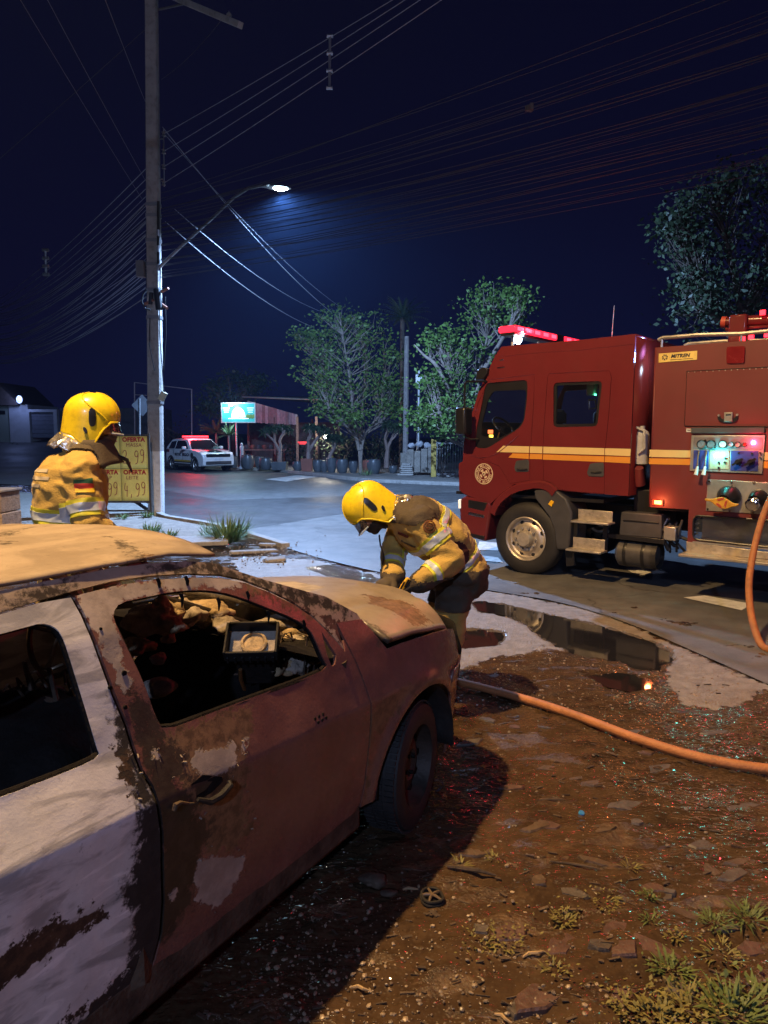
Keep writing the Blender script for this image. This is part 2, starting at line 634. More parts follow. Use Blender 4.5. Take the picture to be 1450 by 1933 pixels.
nt.links.new(wsharp, hm.inputs[0])
nt.links.new(hh, hm.inputs[2])
nt.links.new(film, hm.inputs[3])
nt.links.new(hm.outputs[0], bp.inputs['Height'])
nt.links.new(bp.outputs[0], b.inputs['Normal'])
ground = mesh_obj('ground', me, gm)
tag(ground, kind='structure')

# water standing in the hollows
wm = mat('puddle_water', (0.012, 0.011, 0.010), rough=0.045, rvar=0.03, spec=0.6, bump=0.03, bs=7)
for q in PUDDLES[:3]:
    big = [(p[0], p[1]) for p in q]
    cx, cy = np.mean([p[0] for p in big]), np.mean([p[1] for p in big])
    big = [(cx + (x - cx) * 1.10 + 0.0, cy + (y - cy) * 1.12) for x, y in big]
    me2, _ = panel_mesh(big, [], 0.12, lambda u, v: (u, v, -0.013))
    tag(mesh_obj('puddle', me2, wm), kind='structure')

# =================================================================== ROAD
def road_mat(name, c0, c1, wetness=0.5):
    m = bpy.data.materials.new(name)
    m.use_nodes = True
    nt = m.node_tree
    b = nt.nodes['Principled BSDF']
    t = N(nt, 'ShaderNodeTexCoord').outputs['Object']
    a, c, d = noise(nt, t, .35, 5), noise(nt, t, 3.0, 7, .7), noise(nt, t, 90, 3, .7)
    col = mixc(nt, ramp(nt, c, .35, .65), c0, c1)
    col = mixc(nt, ramp(nt, a, .48, .66, 0, .55), col, tuple(x * .55 for x in c0))
    col = mixc(nt, ramp(nt, d, .55, .75, 0, .5), col, tuple(min(1, x * 1.9) for x in c1))
    # long cracks
    v = N(nt, 'ShaderNodeTexVoronoi', feature='DISTANCE_TO_EDGE')
    v.inputs['Scale'].default_value = .33
    mpn = N(nt, 'ShaderNodeMapping')
    nt.links.new(t, mpn.inputs[0])
    add = N(nt, 'ShaderNodeVectorMath', operation='ADD')
    sc = N(nt, 'ShaderNodeVectorMath', operation='SCALE')
    sc.inputs['Scale'].default_value = .9
    nn = N(nt, 'ShaderNodeTexNoise')
    nn.inputs['Scale'].default_value = 1.2
    nn.inputs['Detail'].default_value = 6
    nt.links.new(t, nn.inputs['Vector'])
    nt.links.new(nn.outputs['Color'], sc.inputs[0])
    nt.links.new(mpn.outputs[0], add.inputs[0])
    nt.links.new(sc.outputs[0], add.inputs[1])
    nt.links.new(add.outputs[0], v.inputs['Vector'])
    crack = ramp(nt, v.outputs['Distance'], .006, .0, 0, .7)
    col = mixc(nt, crack, col, (0.02, 0.02, 0.02))
    nt.links.new(col, b.inputs['Base Color'])
    nt.links.new(ramp(nt, a, .40, .62, .62, wetness), b.inputs['Roughness'])
    bp = N(nt, 'ShaderNodeBump')
    bp.inputs['Strength'].default_value = .5
    bp.inputs['Distance'].default_value = .008
    nt.links.new(d, bp.inputs['Height'])
    nt.links.new(bp.outputs[0], b.inputs['Normal'])
    return m
m_road = road_mat('old_asphalt', (0.080, 0.080, 0.080), (0.130, 0.130, 0.127))
m_patch = road_mat('new_asphalt', (0.040, 0.040, 0.042), (0.064, 0.064, 0.066), .45)
def sheet(name, poly, m, z, step=1.2, kind='structure', rise=True):
    me2, _ = panel_mesh(poly, [], step, lambda u, v: (u, v, z + (float(far_rise(u, v)) if rise else 0)))
    return tag(mesh_obj(name, me2, m), kind=kind)
sheet('road', re_ + far, m_road, 0.012, 2.2)
sheet('asphalt_band', px_poly([(200, 930), (312, 926), (420, 944), (640, 937), (880, 928), (1100, 925), (1100, 940), (880, 945), (760, 958), (630, 972), (520, 990), (445, 1002), (372, 986), (312, 980), (240, 930)], .016), m_patch, 0.016, .8)
# painted crossing stripes beside and behind the fire engine
m_paint = mat('road_paint', (0.62, 0.62, 0.60), rough=.6, var=.25, vs=3, dirt=.55)
m_stripe_dark = None
for q in ([(905, 1022), (960, 1026), (968, 1040), (900, 1038)], [(905, 1048), (940, 1052), (950, 1062), (908, 1058)], [(1290, 1128), (1330, 1124), (1420, 1140), (1400, 1152)],
          [(1180, 1072), (1240, 1070), (1262, 1082), (1200, 1086)], [(500, 905), (560, 897), (600, 900), (540, 909)]):
    sheet('road_marking', px_poly(q, .020), m_paint, 0.021, .5)

# kerb curving round the corner at the pole
m_conc = mat('concrete', (0.30, 0.29, 0.27), rough=.8, var=.25, vs=4, bump=.5, bs=60, dirt=.5)
m_conc2 = mat('worn_concrete', (0.24, 0.22, 0.19), rough=.85, var=.3, vs=6, bump=.6, bs=45, dirt=.6)
def strip(name, pts, w, z0, z1, m, kind='structure', parent=None):
    mb = MB()
    n = len(pts)
    rows = []
    for i, p in enumerate(pts):
        a, b2 = Vector(pts[max(i - 1, 0)]), Vector(pts[min(i + 1, n - 1)])
        d = (b2 - a).to_2d().normalized()
        nr = Vector((-d.y, d.x))
        p2 = Vector(p).to_2d()
        l, r = p2 + nr * w / 2, p2 - nr * w / 2
        rows.append([(l.x, l.y, z0), (l.x, l.y, z1), (r.x, r.y, z1), (r.x, r.y, z0)])
    mb.grid(rows)
    mb.add(rows[0], [(0, 1, 2, 3)])
    mb.add(rows[-1], [(3, 2, 1, 0)])
    return tag(mb.build(name, m, parent, smooth=False, bevel=.012), kind=kind)
kp = smooth_poly([tuple(G(x, y)) for x, y in [(236, 928), (300, 977), (345, 984), (395, 992), (440, 1003), (490, 1018), (540, 1034)]], 2, closed=False)
strip('kerb', kp, .14, -.06, .075, m_conc)
sheet('pavement', px_poly([(-500, 930), (-10, 932), (228, 936), (292, 980), (430, 1006), (380, 1040), (230, 1060), (-600, 1080)]), m_conc2, .058, .6, rise=False)
# far pavement in front of the nursery, kerb at its edge
fk = smooth_poly([tuple(G(x, y)) for x, y in [(300, 884), (438, 886), (520, 890), (600, 899), (690, 910), (780, 914), (880, 918), (1100, 921), (1500, 915)]], 2, closed=False)
strip('kerb', fk, .18, -.05, .13, m_conc)
m_slab = mat('pavement_concrete', (0.20, 0.19, 0.175), rough=.8, var=.3, vs=1.5, bump=.4, bs=20, dirt=.5)
sheet('pavement', [(p[0], p[1] + .1) for p in fk] + [(60, 40), (40, 75), (-30, 75)], m_slab, .115, 1.6, rise=False)

# =================================================================== STREET LAMPS
m_galv = mat('galvanised_steel', (0.42, 0.43, 0.44), rough=.45, metal=.8, var=.15)
m_dark = mat('dark_plastic', (0.018, 0.018, 0.02), rough=.5)
m_lens_b = mat('led_lens', (.8, .9, 1), emit=(.55, .78, 1.0), es=60)
m_lens_o = mat('sodium_lens', (1, .8, .5), emit=(1, .6, .2), es=30)
POLE = Vector((-5.09, 15.89, 0))
def street_lamp(base, pts, head_dir, lens, label, kind, color, power, target, size, spot=165):
    """arm tube through pts, lamp head at the last point"""
    t = empty('street_lamp', base, 0, label, 'street lamp')
    o = Vector(base)
    q = [Vector(p) - o for p in pts]
    MB().tube(q, [.032] * len(q), 10).build('arm', m_galv, t)
    hd = Vector(head_dir).normalized()
    u = hd.cross(Vector((0, 0, 1))).normalized()
    e = q[-1]
    up = u.cross(hd)
    mb = MB()
    rows = []
    for k in range(9):
        a = k / 8
        w = .16 * math.sin(PI * (.12 + .80 * a)) + .02
        hgt = .075 * math.sin(PI * (.15 + .75 * a)) + .012
        c = e + hd * (a * .62 - .04)
        rows.append([c + u * (w * math.cos(PI * j / 8)) + up * (hgt * math.sin(PI * j / 8)) for j in range(9)])
    mb.grid(rows)
    mb.add([r[0] for r in rows] + [r[-1] for r in rows], [(k, k + 1, 10 + k, 9 + k) for k in range(8)])
    mb.build('lamp_head', m_galv, t)
    lb = MB().ellipsoid(e + hd * .32 - up * .004, (.2, .11, .05), Matrix((hd, u, up)).transposed(), 16, 8)
    lb.build('lens', lens, t)
    lamp('lamp_light', kind, e + hd * .32 - up * .12, color, power, t, size=size, target=None if target is None else Vector(target), spot=R(spot))
    L_ = [c for c in children(t) if c.type == 'LIGHT'][0]
    d = Vector(target) - (o + L_.location)
    L_.rotation_euler = d.to_track_quat('-Z', 'Y').to_euler()
    return t
la = [P(300, 505, 15.7), P(345, 462, 15.8), P(405, 408, 16.2), P(440, 374, 16.5), P(468, 356, 16.75), P(492, 351, 16.95), P(508, 353, 17.1)]
sl = street_lamp(POLE, la, (la[-1] - la[-2]), m_lens_b, 'lit blue-white street lamp on a curved arm clamped to the utility pole', 'SPOT', C_LED, P_LED, (la[-1] + Vector((2.5, 4.0, -10))), .10, 176)
# the sodium lamp that lights the scene from the left of the camera
SOD = Vector((-2.35, 2.8, 8.0))
sb = Vector((-5.0, 2.3, 0))
street_lamp(sb, [sb, sb + Vector((0, 0, 6.0)), sb + Vector((.1, 0, 7.5)), sb + Vector((.8, .12, 8.05)), SOD + Vector((-.32, -.07, .12))], (1, .2, 0), m_lens_o,
            'orange sodium street lamp on a tall post left of the burnt car', 'SPOT', C_SODIUM, P_SODIUM, SOD + Vector((.5, .45, -5)), .10, 130)
fb = Vector((-2.6, -13, 0))  # unseen fill lamp, added to put cool light on surfaces facing the camera
street_lamp(fb, [fb, fb + Vector((0, 0, 7)), fb + Vector((.3, .3, 8.2)), fb + Vector((1.2, 1.1, 8.5))], (1, .9, 0), m_lens_b,
            'unseen bluish fill lamp added behind the photographer', 'SPOT', (.45, .58, 1.0), P_FILL, (0, 8, 0), .15, 150)

# =================================================================== UTILITY POLE
pole = empty('utility_pole', POLE, 0, 'concrete utility pole with a whitewashed foot beside the yellow price board', 'utility pole')
PD = POLE.y
m_pole = mat('pole_concrete', (0.36, 0.33, 0.30), rough=.85, var=.22, vs=2.5, bump=.5, bs=30, dirt=.45)
m_white = mat('whitewash', (0.72, 0.72, 0.70), rough=.8, var=.1, vs=3, dirt=.3)
def pole_sec(z):
    k = z / 13.0
    return .165 - .05 * k, .125 - .035 * k
def pole_x(z): return .0250 * z
mb = MB()
def pole_ring(z, g=1.0):
    a, c = pole_sec(z)
    a *= g; c *= g
    x = pole_x(z)
    q = [(-a, -c * .55), (-a * .82, -c), (a * .82, -c), (a, -c * .55), (a, c * .55), (a * .82, c), (-a * .82, c), (-a, c * .55)]
    return [(x + u, v, z) for u, v in q]
def ring_loft(rings):
    m_ = MB()
    n = len(rings[0])
    m_.add([p for r in rings for p in r], [(i * n + k, i * n + (k + 1) % n, (i + 1) * n + (k + 1) % n, (i + 1) * n + k) for i in range(len(rings) - 1) for k in range(n)])
    m_.add(rings[0], [tuple(reversed(range(n)))])
    m_.add(rings[-1], [tuple(range(n))])
    return m_
ring_loft([pole_ring(z) for z in (1.42, 3, 5, 7, 9, 11, 13)]).build('shaft', m_pole, pole, angle=25)
ring_loft([pole_ring(z, 1.012) for z in (-.2, .5, 1.0, 1.42)]).build('painted_foot', m_white, pole, angle=25)
m_band = mat('band_steel', (0.25, 0.24, 0.24), rough=.5, metal=.7)
for py in (388, 408, 455, 500, 548, 600, 760):
    z = P(290, py, PD).z
    ring_loft([pole_ring(z - .035, 1.10), pole_ring(z + .035, 1.10)]).build('clamp_band', m_band, pole, angle=25)
m_rust = mat('rusty_bracket', (0.33, 0.13, 0.08), rough=.7, var=.3)
def lp(px, py, d=PD): return P(px, py, d) - POLE
MB().box(lp(266, 508, PD - .1), (.17, .16, .34)).build('meter_box', mat('grey_box', (0.16, .15, .15), rough=.6), pole, bevel=.01)
for a_, c_ in (((296, 545), (301, 585)), ((286, 552), (284, 575))):
    MB().cyl(lp(*a_, PD - .28), lp(*c_, PD - .28), .075 if a_[0] > 290 else .045, n=14).build('splice_closure', m_dark, pole, bevel=.01)
MB().tube([lp(277, 548, PD - .25), lp(270, 556, PD - .3), lp(268, 570, PD - .3), lp(274, 582, PD - .27), lp(284, 585, PD - .25)], .02).build('cable_coil', m_dark, pole)
for a_, c_ in (((303, 551), (318, 544)), ((303, 573), (316, 582)), ((274, 574), (290, 566))):
    MB().cyl(lp(*a_, PD - .22), lp(*c_, PD - .3), .035, .03, 8).build('bracket', m_rust, pole)
MB().box(lp(307, 748, PD - .15), (.13, .1, .2), M=Matrix.Rotation(.5, 3, 'Y')).build('junction_box', mat('cream_box', (.6, .55, .38), rough=.6), pole, bevel=.01)
for k, (a_, c_, r_) in enumerate([((299, 380), (299, 500), .03), ((303, 500), (310, 745), .011), ((312, 560), (309, 700), .011), ((283, 600), (292, 700), .009)]):
    p0, p1 = lp(*a_, PD - .17), lp(*c_, PD - .17)
    mid = (p0 + p1) / 2 + Vector((.05 * (-1) ** k, -.05, 0)) * (k > 0)
    MB().tube([p0, p0.lerp(mid, .6), mid, p1.lerp(mid, .5), p1], r_, 7).build('down_cable', m_dark, pole)
for py in (440, 470, 505):
    MB().cyl(lp(299, py - 6, PD - .17), lp(299, py + 6, PD - .17), .036, n=10).build('cable_tie', m_galv, pole)
MB().tube([lp(309, 244, PD - .1), lp(310, 352, PD - .1)], .014, 6).tube([lp(300, 262), lp(309, 262, PD - .1)], .014, 6).tube([lp(301, 338), lp(310, 338, PD - .1)], .014, 6).build('insulator_rack', m_galv, pole)
for y_ in (253, 286, 315, 346):
    MB().lathe([(.02, -.05), (.045, -.04), (.028, 0), (.045, .04), (.02, .05)], lp(309, y_, PD - .1), n=12).build('spool_insulator', m_band, pole)
ca0, ca1 = lp(288, -22, PD), lp(441, 42, PD - 1.9)
dd = (ca1 - ca0)
u_, w_ = orth(dd)
Mx = Matrix((dd.normalized(), u_, w_)).transposed()
MB().box((ca0 + ca1) / 2, (dd.length + .5, .11, .11), M=Mx).build('crossarm', m_pole, pole, bevel=.012)
MB().tube([lp(300, 18), lp(345, 8, PD - .6)], .02).build('arm_brace', m_band, pole)
MB().lathe([(.03, 0), (.055, .03), (.055, .06), (.035, .08), (.05, .1), (.05, .13), (.02, .16), (0, .2)], ca1 + Vector((-.1, .1, .06)), n=14).build('insulator', mat('porcelain', (.3, .27, .25), rough=.3), pole)

# =================================================================== WIRES
m_wire = mat('cable_black', (0.24, 0.245, 0.27), rough=.55)
m_wire_l = mat('cable_bare', (0.26, 0.27, 0.29), rough=.5)
m_wire_d = mat('cable_dark', (0.055, 0.055, 0.06), rough=.6)
m_wire_g = mat('cable_grey', (0.12, 0.12, 0.13), rough=.6)
def wire(a, b_, sag, r, m, label, group, ext=0.0, n=14):
    a, b_ = Vector(a), Vector(b_)
    pts = []
    for k in range(n + 1):
        t = k / n * (1 + ext)
        p = a.lerp(b_, t)
        p.z -= sag * 4 * (t / (1 + ext)) * (1 - t / (1 + ext))
        pts.append(p)
    return tag(MB().tube(pts, r, 4, cap=False).build('power_cable', m, None), label, 'cable', group)
rw = random.Random(3)
# four bare conductors held apart by the spacer, upper right
for k, (y0, y1) in enumerate(((249, -4), (284, 16), (315, 40), (348, 72))):
    wire(P(309, y0 + 4 - 2 * k, PD - .1), P(725, y1 - 4 * k, 11.4), .10, .0075, m_wire_l,
         ['top bare conductor', 'second bare conductor', 'third bare conductor', 'lowest bare conductor'][k] + ' held by the spacer right of the pole', 'bare conductors right of the pole', ext=1.2)
for k in range(34):
    y0 = 372 + 150 * (k / 33) + rw.uniform(-14, 14)
    y1 = -60 + 345 * (k / 33) ** .8 + rw.uniform(-26, 26)
    wire(P(304, y0, PD), P(1450, y1, 9.3), .10 + .30 * rw.random(), .0035 + .003 * rw.random(), m_wire_d,
         'thin cable in the loose bundle sweeping from the pole over the fire engine', 'cables sweeping right from the pole', ext=.5)
for k in range(30):
    y0 = 372 + 190 * (k / 29) + rw.uniform(-6, 6)
    y1 = 585 + 110 * (k / 29) + rw.uniform(-7, 7)
    wire(P(276, y0, PD), P(0, y1 - 35, 29), .55 + .45 * rw.random(), .007 + .005 * rw.random(), m_wire,
         'sagging cable in the bundle falling away left from the pole', 'cables falling left from the pole', ext=.45)
for k, (y0, y1) in enumerate(((318, 560), (338, 572), (356, 584))):
    wire(P(276, y0, PD), P(0, y1 - 10, 30), .35, .010, m_wire_l, ['upper', 'middle', 'lower'][k] + ' pale conductor falling left through the small spacer', 'pale conductors left of the pole', ext=.4)
# service drops to the houses over the road, lit by the lamp
for p0, p1, r_, lb in (((312, 418), (592, 618), .010, 'lit service cable running lowest from the pole to the street trees'),
                       ((330, 395), (606, 588), .008, 'middle lit service cable running from the pole to the street trees'),
                       ((307, 240), (626, 590), .011, 'bright twisted service cable passing just under the lamp arm'),
                       ((308, 250), (640, 578), .006, 'faint thin service cable beside the bright twisted one')):
    wire(P(*p0, 15.8), P(*p1, 27), .25, r_, m_wire_l, lb, 'service cables to the trees')
for p0, p1, lb in (((206, 0), (279, 203), 'short pale cable dropping steeply onto the upper pole'), ((100, 0), (277, 345), 'long thin cable dropping steeply to the pole from top left'),
                   ((50, 0), (268, 375), 'faintest thin cable crossing the sky at far left')):
    wire(P(*p1, PD).lerp(P(*p0, 8.5), 2.6), P(*p1, PD),   .12, .0042, m_wire_g, lb, 'cables dropping to the pole from above', ext=0)
for p0, p1, lb in (((278, 52), (0, 290), 'thin dark cable slanting down left from the pole top'), ((420, 35), (305, 150), 'thin dark cable from the crossarm end to the pole')):
    wire(P(*p0, PD), P(*p1, 17), .1, .006, m_wire_d, lb, 'thin cables at the pole top', ext=.0 if p0[0] > 400 else 1.2)
for (x0, y0, x1, y1, d, lb) in ((623, 68, 622, 166, 11.9, 'vertical spacer with four clips on the conductors right of the pole'), (86, 472, 87, 518, 25.5, 'small vertical spacer on the conductors at left of the pole')):
    a_, c_ = P(x0, y0, d), P(x1, y1, d)
    t = empty('cable_spacer', c_, 0, lb, 'cable spacer')
    k_ = d / 12.5
    MB().cyl(a_ - c_, (0, 0, 0), .022 * k_, n=8).build('rod', m_galv, t)
    for j in range(4):
        q = (a_ - c_) * (j / 3)
        MB().cyl(q + Vector((-.05, 0, 0)) * k_, q + Vector((.05, 0, 0)) * k_, .03 * k_, n=8).build('clip', m_galv, t)
nest = P(999, 205, 10.5)
tag(MB().box(nest, (.10, .06, .07), .4).box(nest + Vector((.03, 0, .02)), (.05, .08, .09)).build('cable_splice', mat('splice', (.12, .10, .08)), None, bevel=.006), 'small pale splice box hanging among the cables above the fire engine', 'splice box')
# =================================================================== BURNT CAR
CX, CY, CA = -0.53, 3.526, 1.02515
car = empty('burnt_car', (CX, CY, 0), CA, 'burnt-out white hatchback with scorched brown door and empty windows', 'car')
CM = Matrix.Translation((CX, CY, 0)) @ Matrix.Rotation(CA, 4, 'Z')
CI = CM.inverted()
def CL(px, py, d): return CI @ P(px, py, d)
def cw(x):
    if x > 0: return max(1e-3, 1 - min(.9999, x / .80) ** 3) ** (1 / 3)
    if x < -2.5: return max(1e-3, 1 - min(.9999, (-2.5 - x) / .66) ** 3) ** (1 / 3)
    return 1.0
ZT = [.97, 1.10, 1.25, 1.40, 1.46]
YT = [.768, .72, .66, .58, .54]
def chalf(x, z):
    zc = .746 - .067 * (x + .48)
    if z <= zc: y = .838 - .058 * max(0, (zc - z) / .5) ** 1.25
    elif z <= .97: y = .838 - .070 * (z - zc) / max(.02, .97 - zc)
    else: y = float(np.interp(z, ZT, YT))
    r = math.hypot(x, z - .30)
    y += .016 * math.exp(-((r - .385) / .035) ** 2) if z < .75 else 0
    return y * cw(x)
def cside(x, z, d=0.0): return Vector((x, -chalf(x, z) + d, z))
def carS(px, py):
    r = ray(px, py)
    o = Vector((0, 0, CAM_H))
    ol, rl = CI @ o, CI.to_3x3() @ r
    x, z = 0.0, .8
    for _ in range(50):
        y = -chalf(min(x, .62), z)
        t = (y - ol.y) / rl.y
        p = ol + rl * t
        x, z = .5 * x + .5 * p.x, .5 * z + .5 * p.z
    return x, z
def z1(L): return [carS(.4828 * x, 950 + .4828 * y) for x, y in L]
def z2(L): return [carS(.4828 * x, 1400 + .4828 * y) for x, y in L]
def z3(L): return [carS(500 + .3726 * x, 880 + .3726 * y) for x, y in L]
def cpx(L): return [carS(x, y) for x, y in L]

FWIN = smooth_poly(z1([(440, 430), (470, 388), (560, 370), (650, 350), (760, 338), (860, 345), (950, 370), (1050, 410), (1150, 450), (1210, 490), (1235, 540), (1260, 600), (1285, 645),
                       (1180, 690), (1000, 755), (800, 830), (640, 890), (610, 840), (560, 700), (500, 570), (455, 480)]), 1)
BSEAM = z1([(293, 365), (330, 430), (400, 600), (450, 740), (500, 860), (530, 960), (560, 1040)]) + z2([(600, 170), (625, 240), (640, 350), (642, 500), (645, 620), (635, 750), (610, 850), (590, 900)])
DRIP = z1([(293, 362), (450, 322), (600, 300), (750, 290), (870, 294), (960, 312), (1050, 347), (1150, 397), (1230, 452), (1300, 522), (1350, 582)])
FSEAM = z3([(400, 880), (460, 1000), (495, 1090), (530, 1190), (535, 1290), (520, 1450), (505, 1600), (482, 1710)])
MTRI = z1([(1256, 500), (1290, 556), (1314, 592), (1310, 630), (1297, 638), (1277, 590)])
SILL = [(-.50, .30), (-.80, .295), (-1.15, .295), (-1.5, .30)]
FD = DRIP + FSEAM + SILL + list(reversed(BSEAM[1:]))
RWIN = smooth_poly(z1([(395, 988), (380, 955), (350, 850), (310, 720), (270, 590), (240, 510), (210, 480), (160, 468), (100, 485)]) + [(-1.95, 1.31), (-2.15, 1.275), (-2.30, 1.18), (-2.34, 1.02)] + z1([(0, 1150), (300, 1035)]), 1)
RD = [(x - .012, z) for x, z in reversed(BSEAM)] + z1([(150, 390), (0, 435)]) + [(-2.0, 1.345), (-2.22, 1.30), (-2.40, 1.17), (-2.44, 1.0), (-2.42, .78)] + \
     [(-2.465 + .40 * math.cos(a), .30 + .40 * math.sin(a)) for a in [R(t) for t in (80, 60, 40, 20, 4)]] + [(-2.03, .30), (-1.6, .30)]

def burn_mat(name, base, base2, light, soot, rust, rough=.42, spec=.5, coat=0.0, smear=0.0):
    m = bpy.data.materials.new(name)
    m.use_nodes = True
    nt = m.node_tree
    b = nt.nodes['Principled BSDF']
    t = N(nt, 'ShaderNodeTexCoord').outputs['Object']
    s = N(nt, 'ShaderNodeSeparateColor')
    nt.links.new(N(nt, 'ShaderNodeAttribute', attribute_name='burn').outputs['Color'], s.inputs[0])
    n1, n2, n3 = noise(nt, t, 5, 7, .7), noise(nt, t, 28, 8, .7), noise(nt, t, 120, 4, .7)
    mp = N(nt, 'ShaderNodeMapping')
    mp.inputs['Rotation'].default_value = (0, R(28), 0)
    mp.inputs['Scale'].default_value = (.5, 1, 2.4)
    nt.links.new(t, mp.inputs[0])
    n4 = noise(nt, mp.outputs[0], 5, 6, .6, 1.2)
    c = mixc(nt, ramp(nt, n1, .35, .65), base, base2)
    if smear:
        c = mixc(nt, ramp(nt, n4, .46, .60, 0, smear), c, tuple(x * .45 for x in base))
        c = mixc(nt, ramp(nt, n4, .40, .30, 0, smear), c, tuple(min(1, x * 1.25) for x in base2))
    c = mixc(nt, ramp(nt, n2, .60, .74, 0, .75), c, tuple(x * .35 for x in base))
    def edge(ch, amp=.22, a=.492, z=.508):
        k = math2(nt, 'ADD', s.outputs[ch], math2(nt, 'MULTIPLY', math2(nt, 'SUBTRACT', n2, .5), amp))
        return ramp(nt, k, a, z)
    fr, fs, fl = edge(2, .5), edge(1, .55, .45, .55), edge(0)
    c = mixc(nt, fr, c, mixc(nt, ramp(nt, n2, .4, .62), rust, tuple(x * .45 for x in rust)))
    c = mixc(nt, fs, c, mixc(nt, ramp(nt, n2, .4, .65), soot, tuple(x * 1.9 for x in soot)))
    c = mixc(nt, fl, c, mixc(nt, ramp(nt, n1, .4, .6), light, tuple(x * .62 for x in light)))
    nt.links.new(c, b.inputs['Base Color'])
    rg = math2(nt, 'ADD', math2(nt, 'MULTIPLY', math2(nt, 'MAXIMUM', fs, math2(nt, 'MAXIMUM', fr, fl)), .35), math2(nt, 'ADD', rough - .1, math2(nt, 'MULTIPLY', n2, .2)))
    nt.links.new(rg, b.inputs['Roughness'])
    b.inputs['Specular IOR Level'].default_value = spec
    b.inputs['Coat Weight'].default_value = coat
    b.inputs['Coat Roughness'].default_value = .25
    bp = N(nt, 'ShaderNodeBump')
    bp.inputs['Strength'].default_value = .45
    bp.inputs['Distance'].default_value = .004
    hh = math2(nt, 'ADD', math2(nt, 'MULTIPLY', n3, .35), math2(nt, 'ADD', math2(nt, 'MULTIPLY', fl, 1.2), math2(nt, 'SUBTRACT', math2(nt, 'MULTIPLY', n2, .5), math2(nt, 'MULTIPLY', fs, .4))))
    nt.links.new(hh, bp.inputs['Height'])
    nt.links.new(bp.outputs[0], b.inputs['Normal'])
    return m
m_scorch = burn_mat('scorched_paint', (.155, .070, .056), (.20, .095, .076), (.47, .40, .34), (.020, .015, .011), (.20, .12, .065), rough=.27, coat=.45)
m_ash = burn_mat('ash_white_paint', (.60, .60, .60), (.76, .75, .74), (.78, .76, .74), (.016, .013, .011), (.085, .045, .022), rough=.55, smear=.75)
m_roof = burn_mat('heat_baked_roof_paint', (.25, .195, .140), (.33, .265, .195), (.42, .36, .28), (.030, .022, .015), (.24, .13, .06), rough=.55, smear=.35)
m_hoodp = burn_mat('scorched_bonnet_paint', (.19, .155, .125), (.26, .215, .175), (.36, .31, .26), (.03, .022, .016), (.18, .10, .06), rough=.42, coat=.2)
m_rail = burn_mat('scorched_roof_rail_paint', (.30, .235, .175), (.40, .325, .25), (.42, .37, .32), (.022, .016, .012), (.14, .055, .045), rough=.5)
def set_burn(me, pts, light=(), soot=(), rust=()):
    ch = []
    for polys in (light, soot, rust):
        d = np.full(len(pts), -1.0)
        for q in polys: d = np.maximum(d, sdist(pts, q))
        ch.append(np.clip(d * 5, -1, 1) * .5 + .5)
    at = me.attributes.new('burn', 'FLOAT_COLOR', 'POINT')
    at.data.foreach_set('color', np.column_stack(ch + [np.ones(len(pts))]).astype(np.float32).ravel())
def shell(name, out, holes, step, m, light=(), soot=(), rust=(), thick=.012, inset=0.0, wob=0.0):
    f = lambda u, v: cside(u, v, inset) + Vector((0, wob * fbm(u, v, 4, 4, 3), 0))
    me_, uv = panel_mesh(out, holes, step, f, False, name)
    set_burn(me_, uv, light, soot, rust)
    o = mesh_obj(name, me_, m, car)
    md = o.modifiers.new('solid', 'SOLIDIFY')
    md.thickness = thick
    md.offset = -1
    esplit(o)
    return o
fdl = [cpx([(140, 1118), (300, 1095), (462, 1078), (455, 1108), (300, 1116), (222, 1140), (214, 1170), (230, 1230), (250, 1285), (236, 1310), (205, 1250), (170, 1180)]),
       cpx([(367, 1420), (440, 1403), (449, 1440), (415, 1462), (380, 1465), (362, 1445)]),
       cpx([(372, 1617), (461, 1618), (463, 1640), (434, 1685), (410, 1717), (372, 1700), (367, 1650)]), cpx([(318, 1690), (334, 1670), (332, 1690), (322, 1700)]),
       cpx([(290, 1412), (302, 1416), (298, 1430), (290, 1426)]), cpx([(458, 1398), (470, 1392), (468, 1415), (456, 1424)])]
fds = [cpx([(250, 1330), (300, 1380), (320, 1400), (348, 1425), (342, 1480), (372, 1520), (395, 1555), (384, 1620), (362, 1690), (330, 1760), (290, 1790), (300, 1650), (292, 1560), (268, 1450)]),
       cpx([(225, 1225), (245, 1290), (280, 1330), (300, 1370), (262, 1405), (240, 1340), (225, 1280)]), cpx([(350, 1470), (420, 1455), (448, 1480), (400, 1505), (370, 1512)])]
fdr = [cpx([(305, 1388), (478, 1326), (473, 1390), (464, 1440), (458, 1500), (474, 1560), (440, 1607), (382, 1617), (388, 1565), (350, 1500), (300, 1420)]),
       cpx([(462, 1080), (520, 1105), (600, 1150), (640, 1205), (600, 1180), (520, 1130), (460, 1110)])]
fdoor = shell('front_door', FD, [FWIN, MTRI], .011, m_scorch, fdl, fds, fdr, wob=.003)
fdoor['label'] = 'scorched brown front door with paint peeling round its missing handle'
rds = [cpx([(262, 1412), (240, 1425), (252, 1500), (266, 1548), (258, 1625), (228, 1690), (250, 1745), (250, 1800), (235, 1835), (185, 1890), (110, 1940), (60, 2080), (340, 2080), (330, 1600), (290, 1480)]),
       cpx([(235, 1240), (250, 1320), (262, 1405), (225, 1420), (215, 1330)])]
rdr = [cpx([(28, 1785), (90, 1745), (190, 1712), (196, 1732), (140, 1770), (100, 1805), (0, 1862), (-60, 1880), (-60, 1830)]), cpx([(120, 1925), (200, 1870), (240, 1830), (200, 1935)]), cpx([(215, 1405), (258, 1415), (262, 1480), (240, 1500)])]
rdoor = shell('rear_door', RD, [RWIN], .012, m_ash, [], rds, rdr, wob=.004)
rdoor['label'] = 'ash-white rear door with a charred front edge'
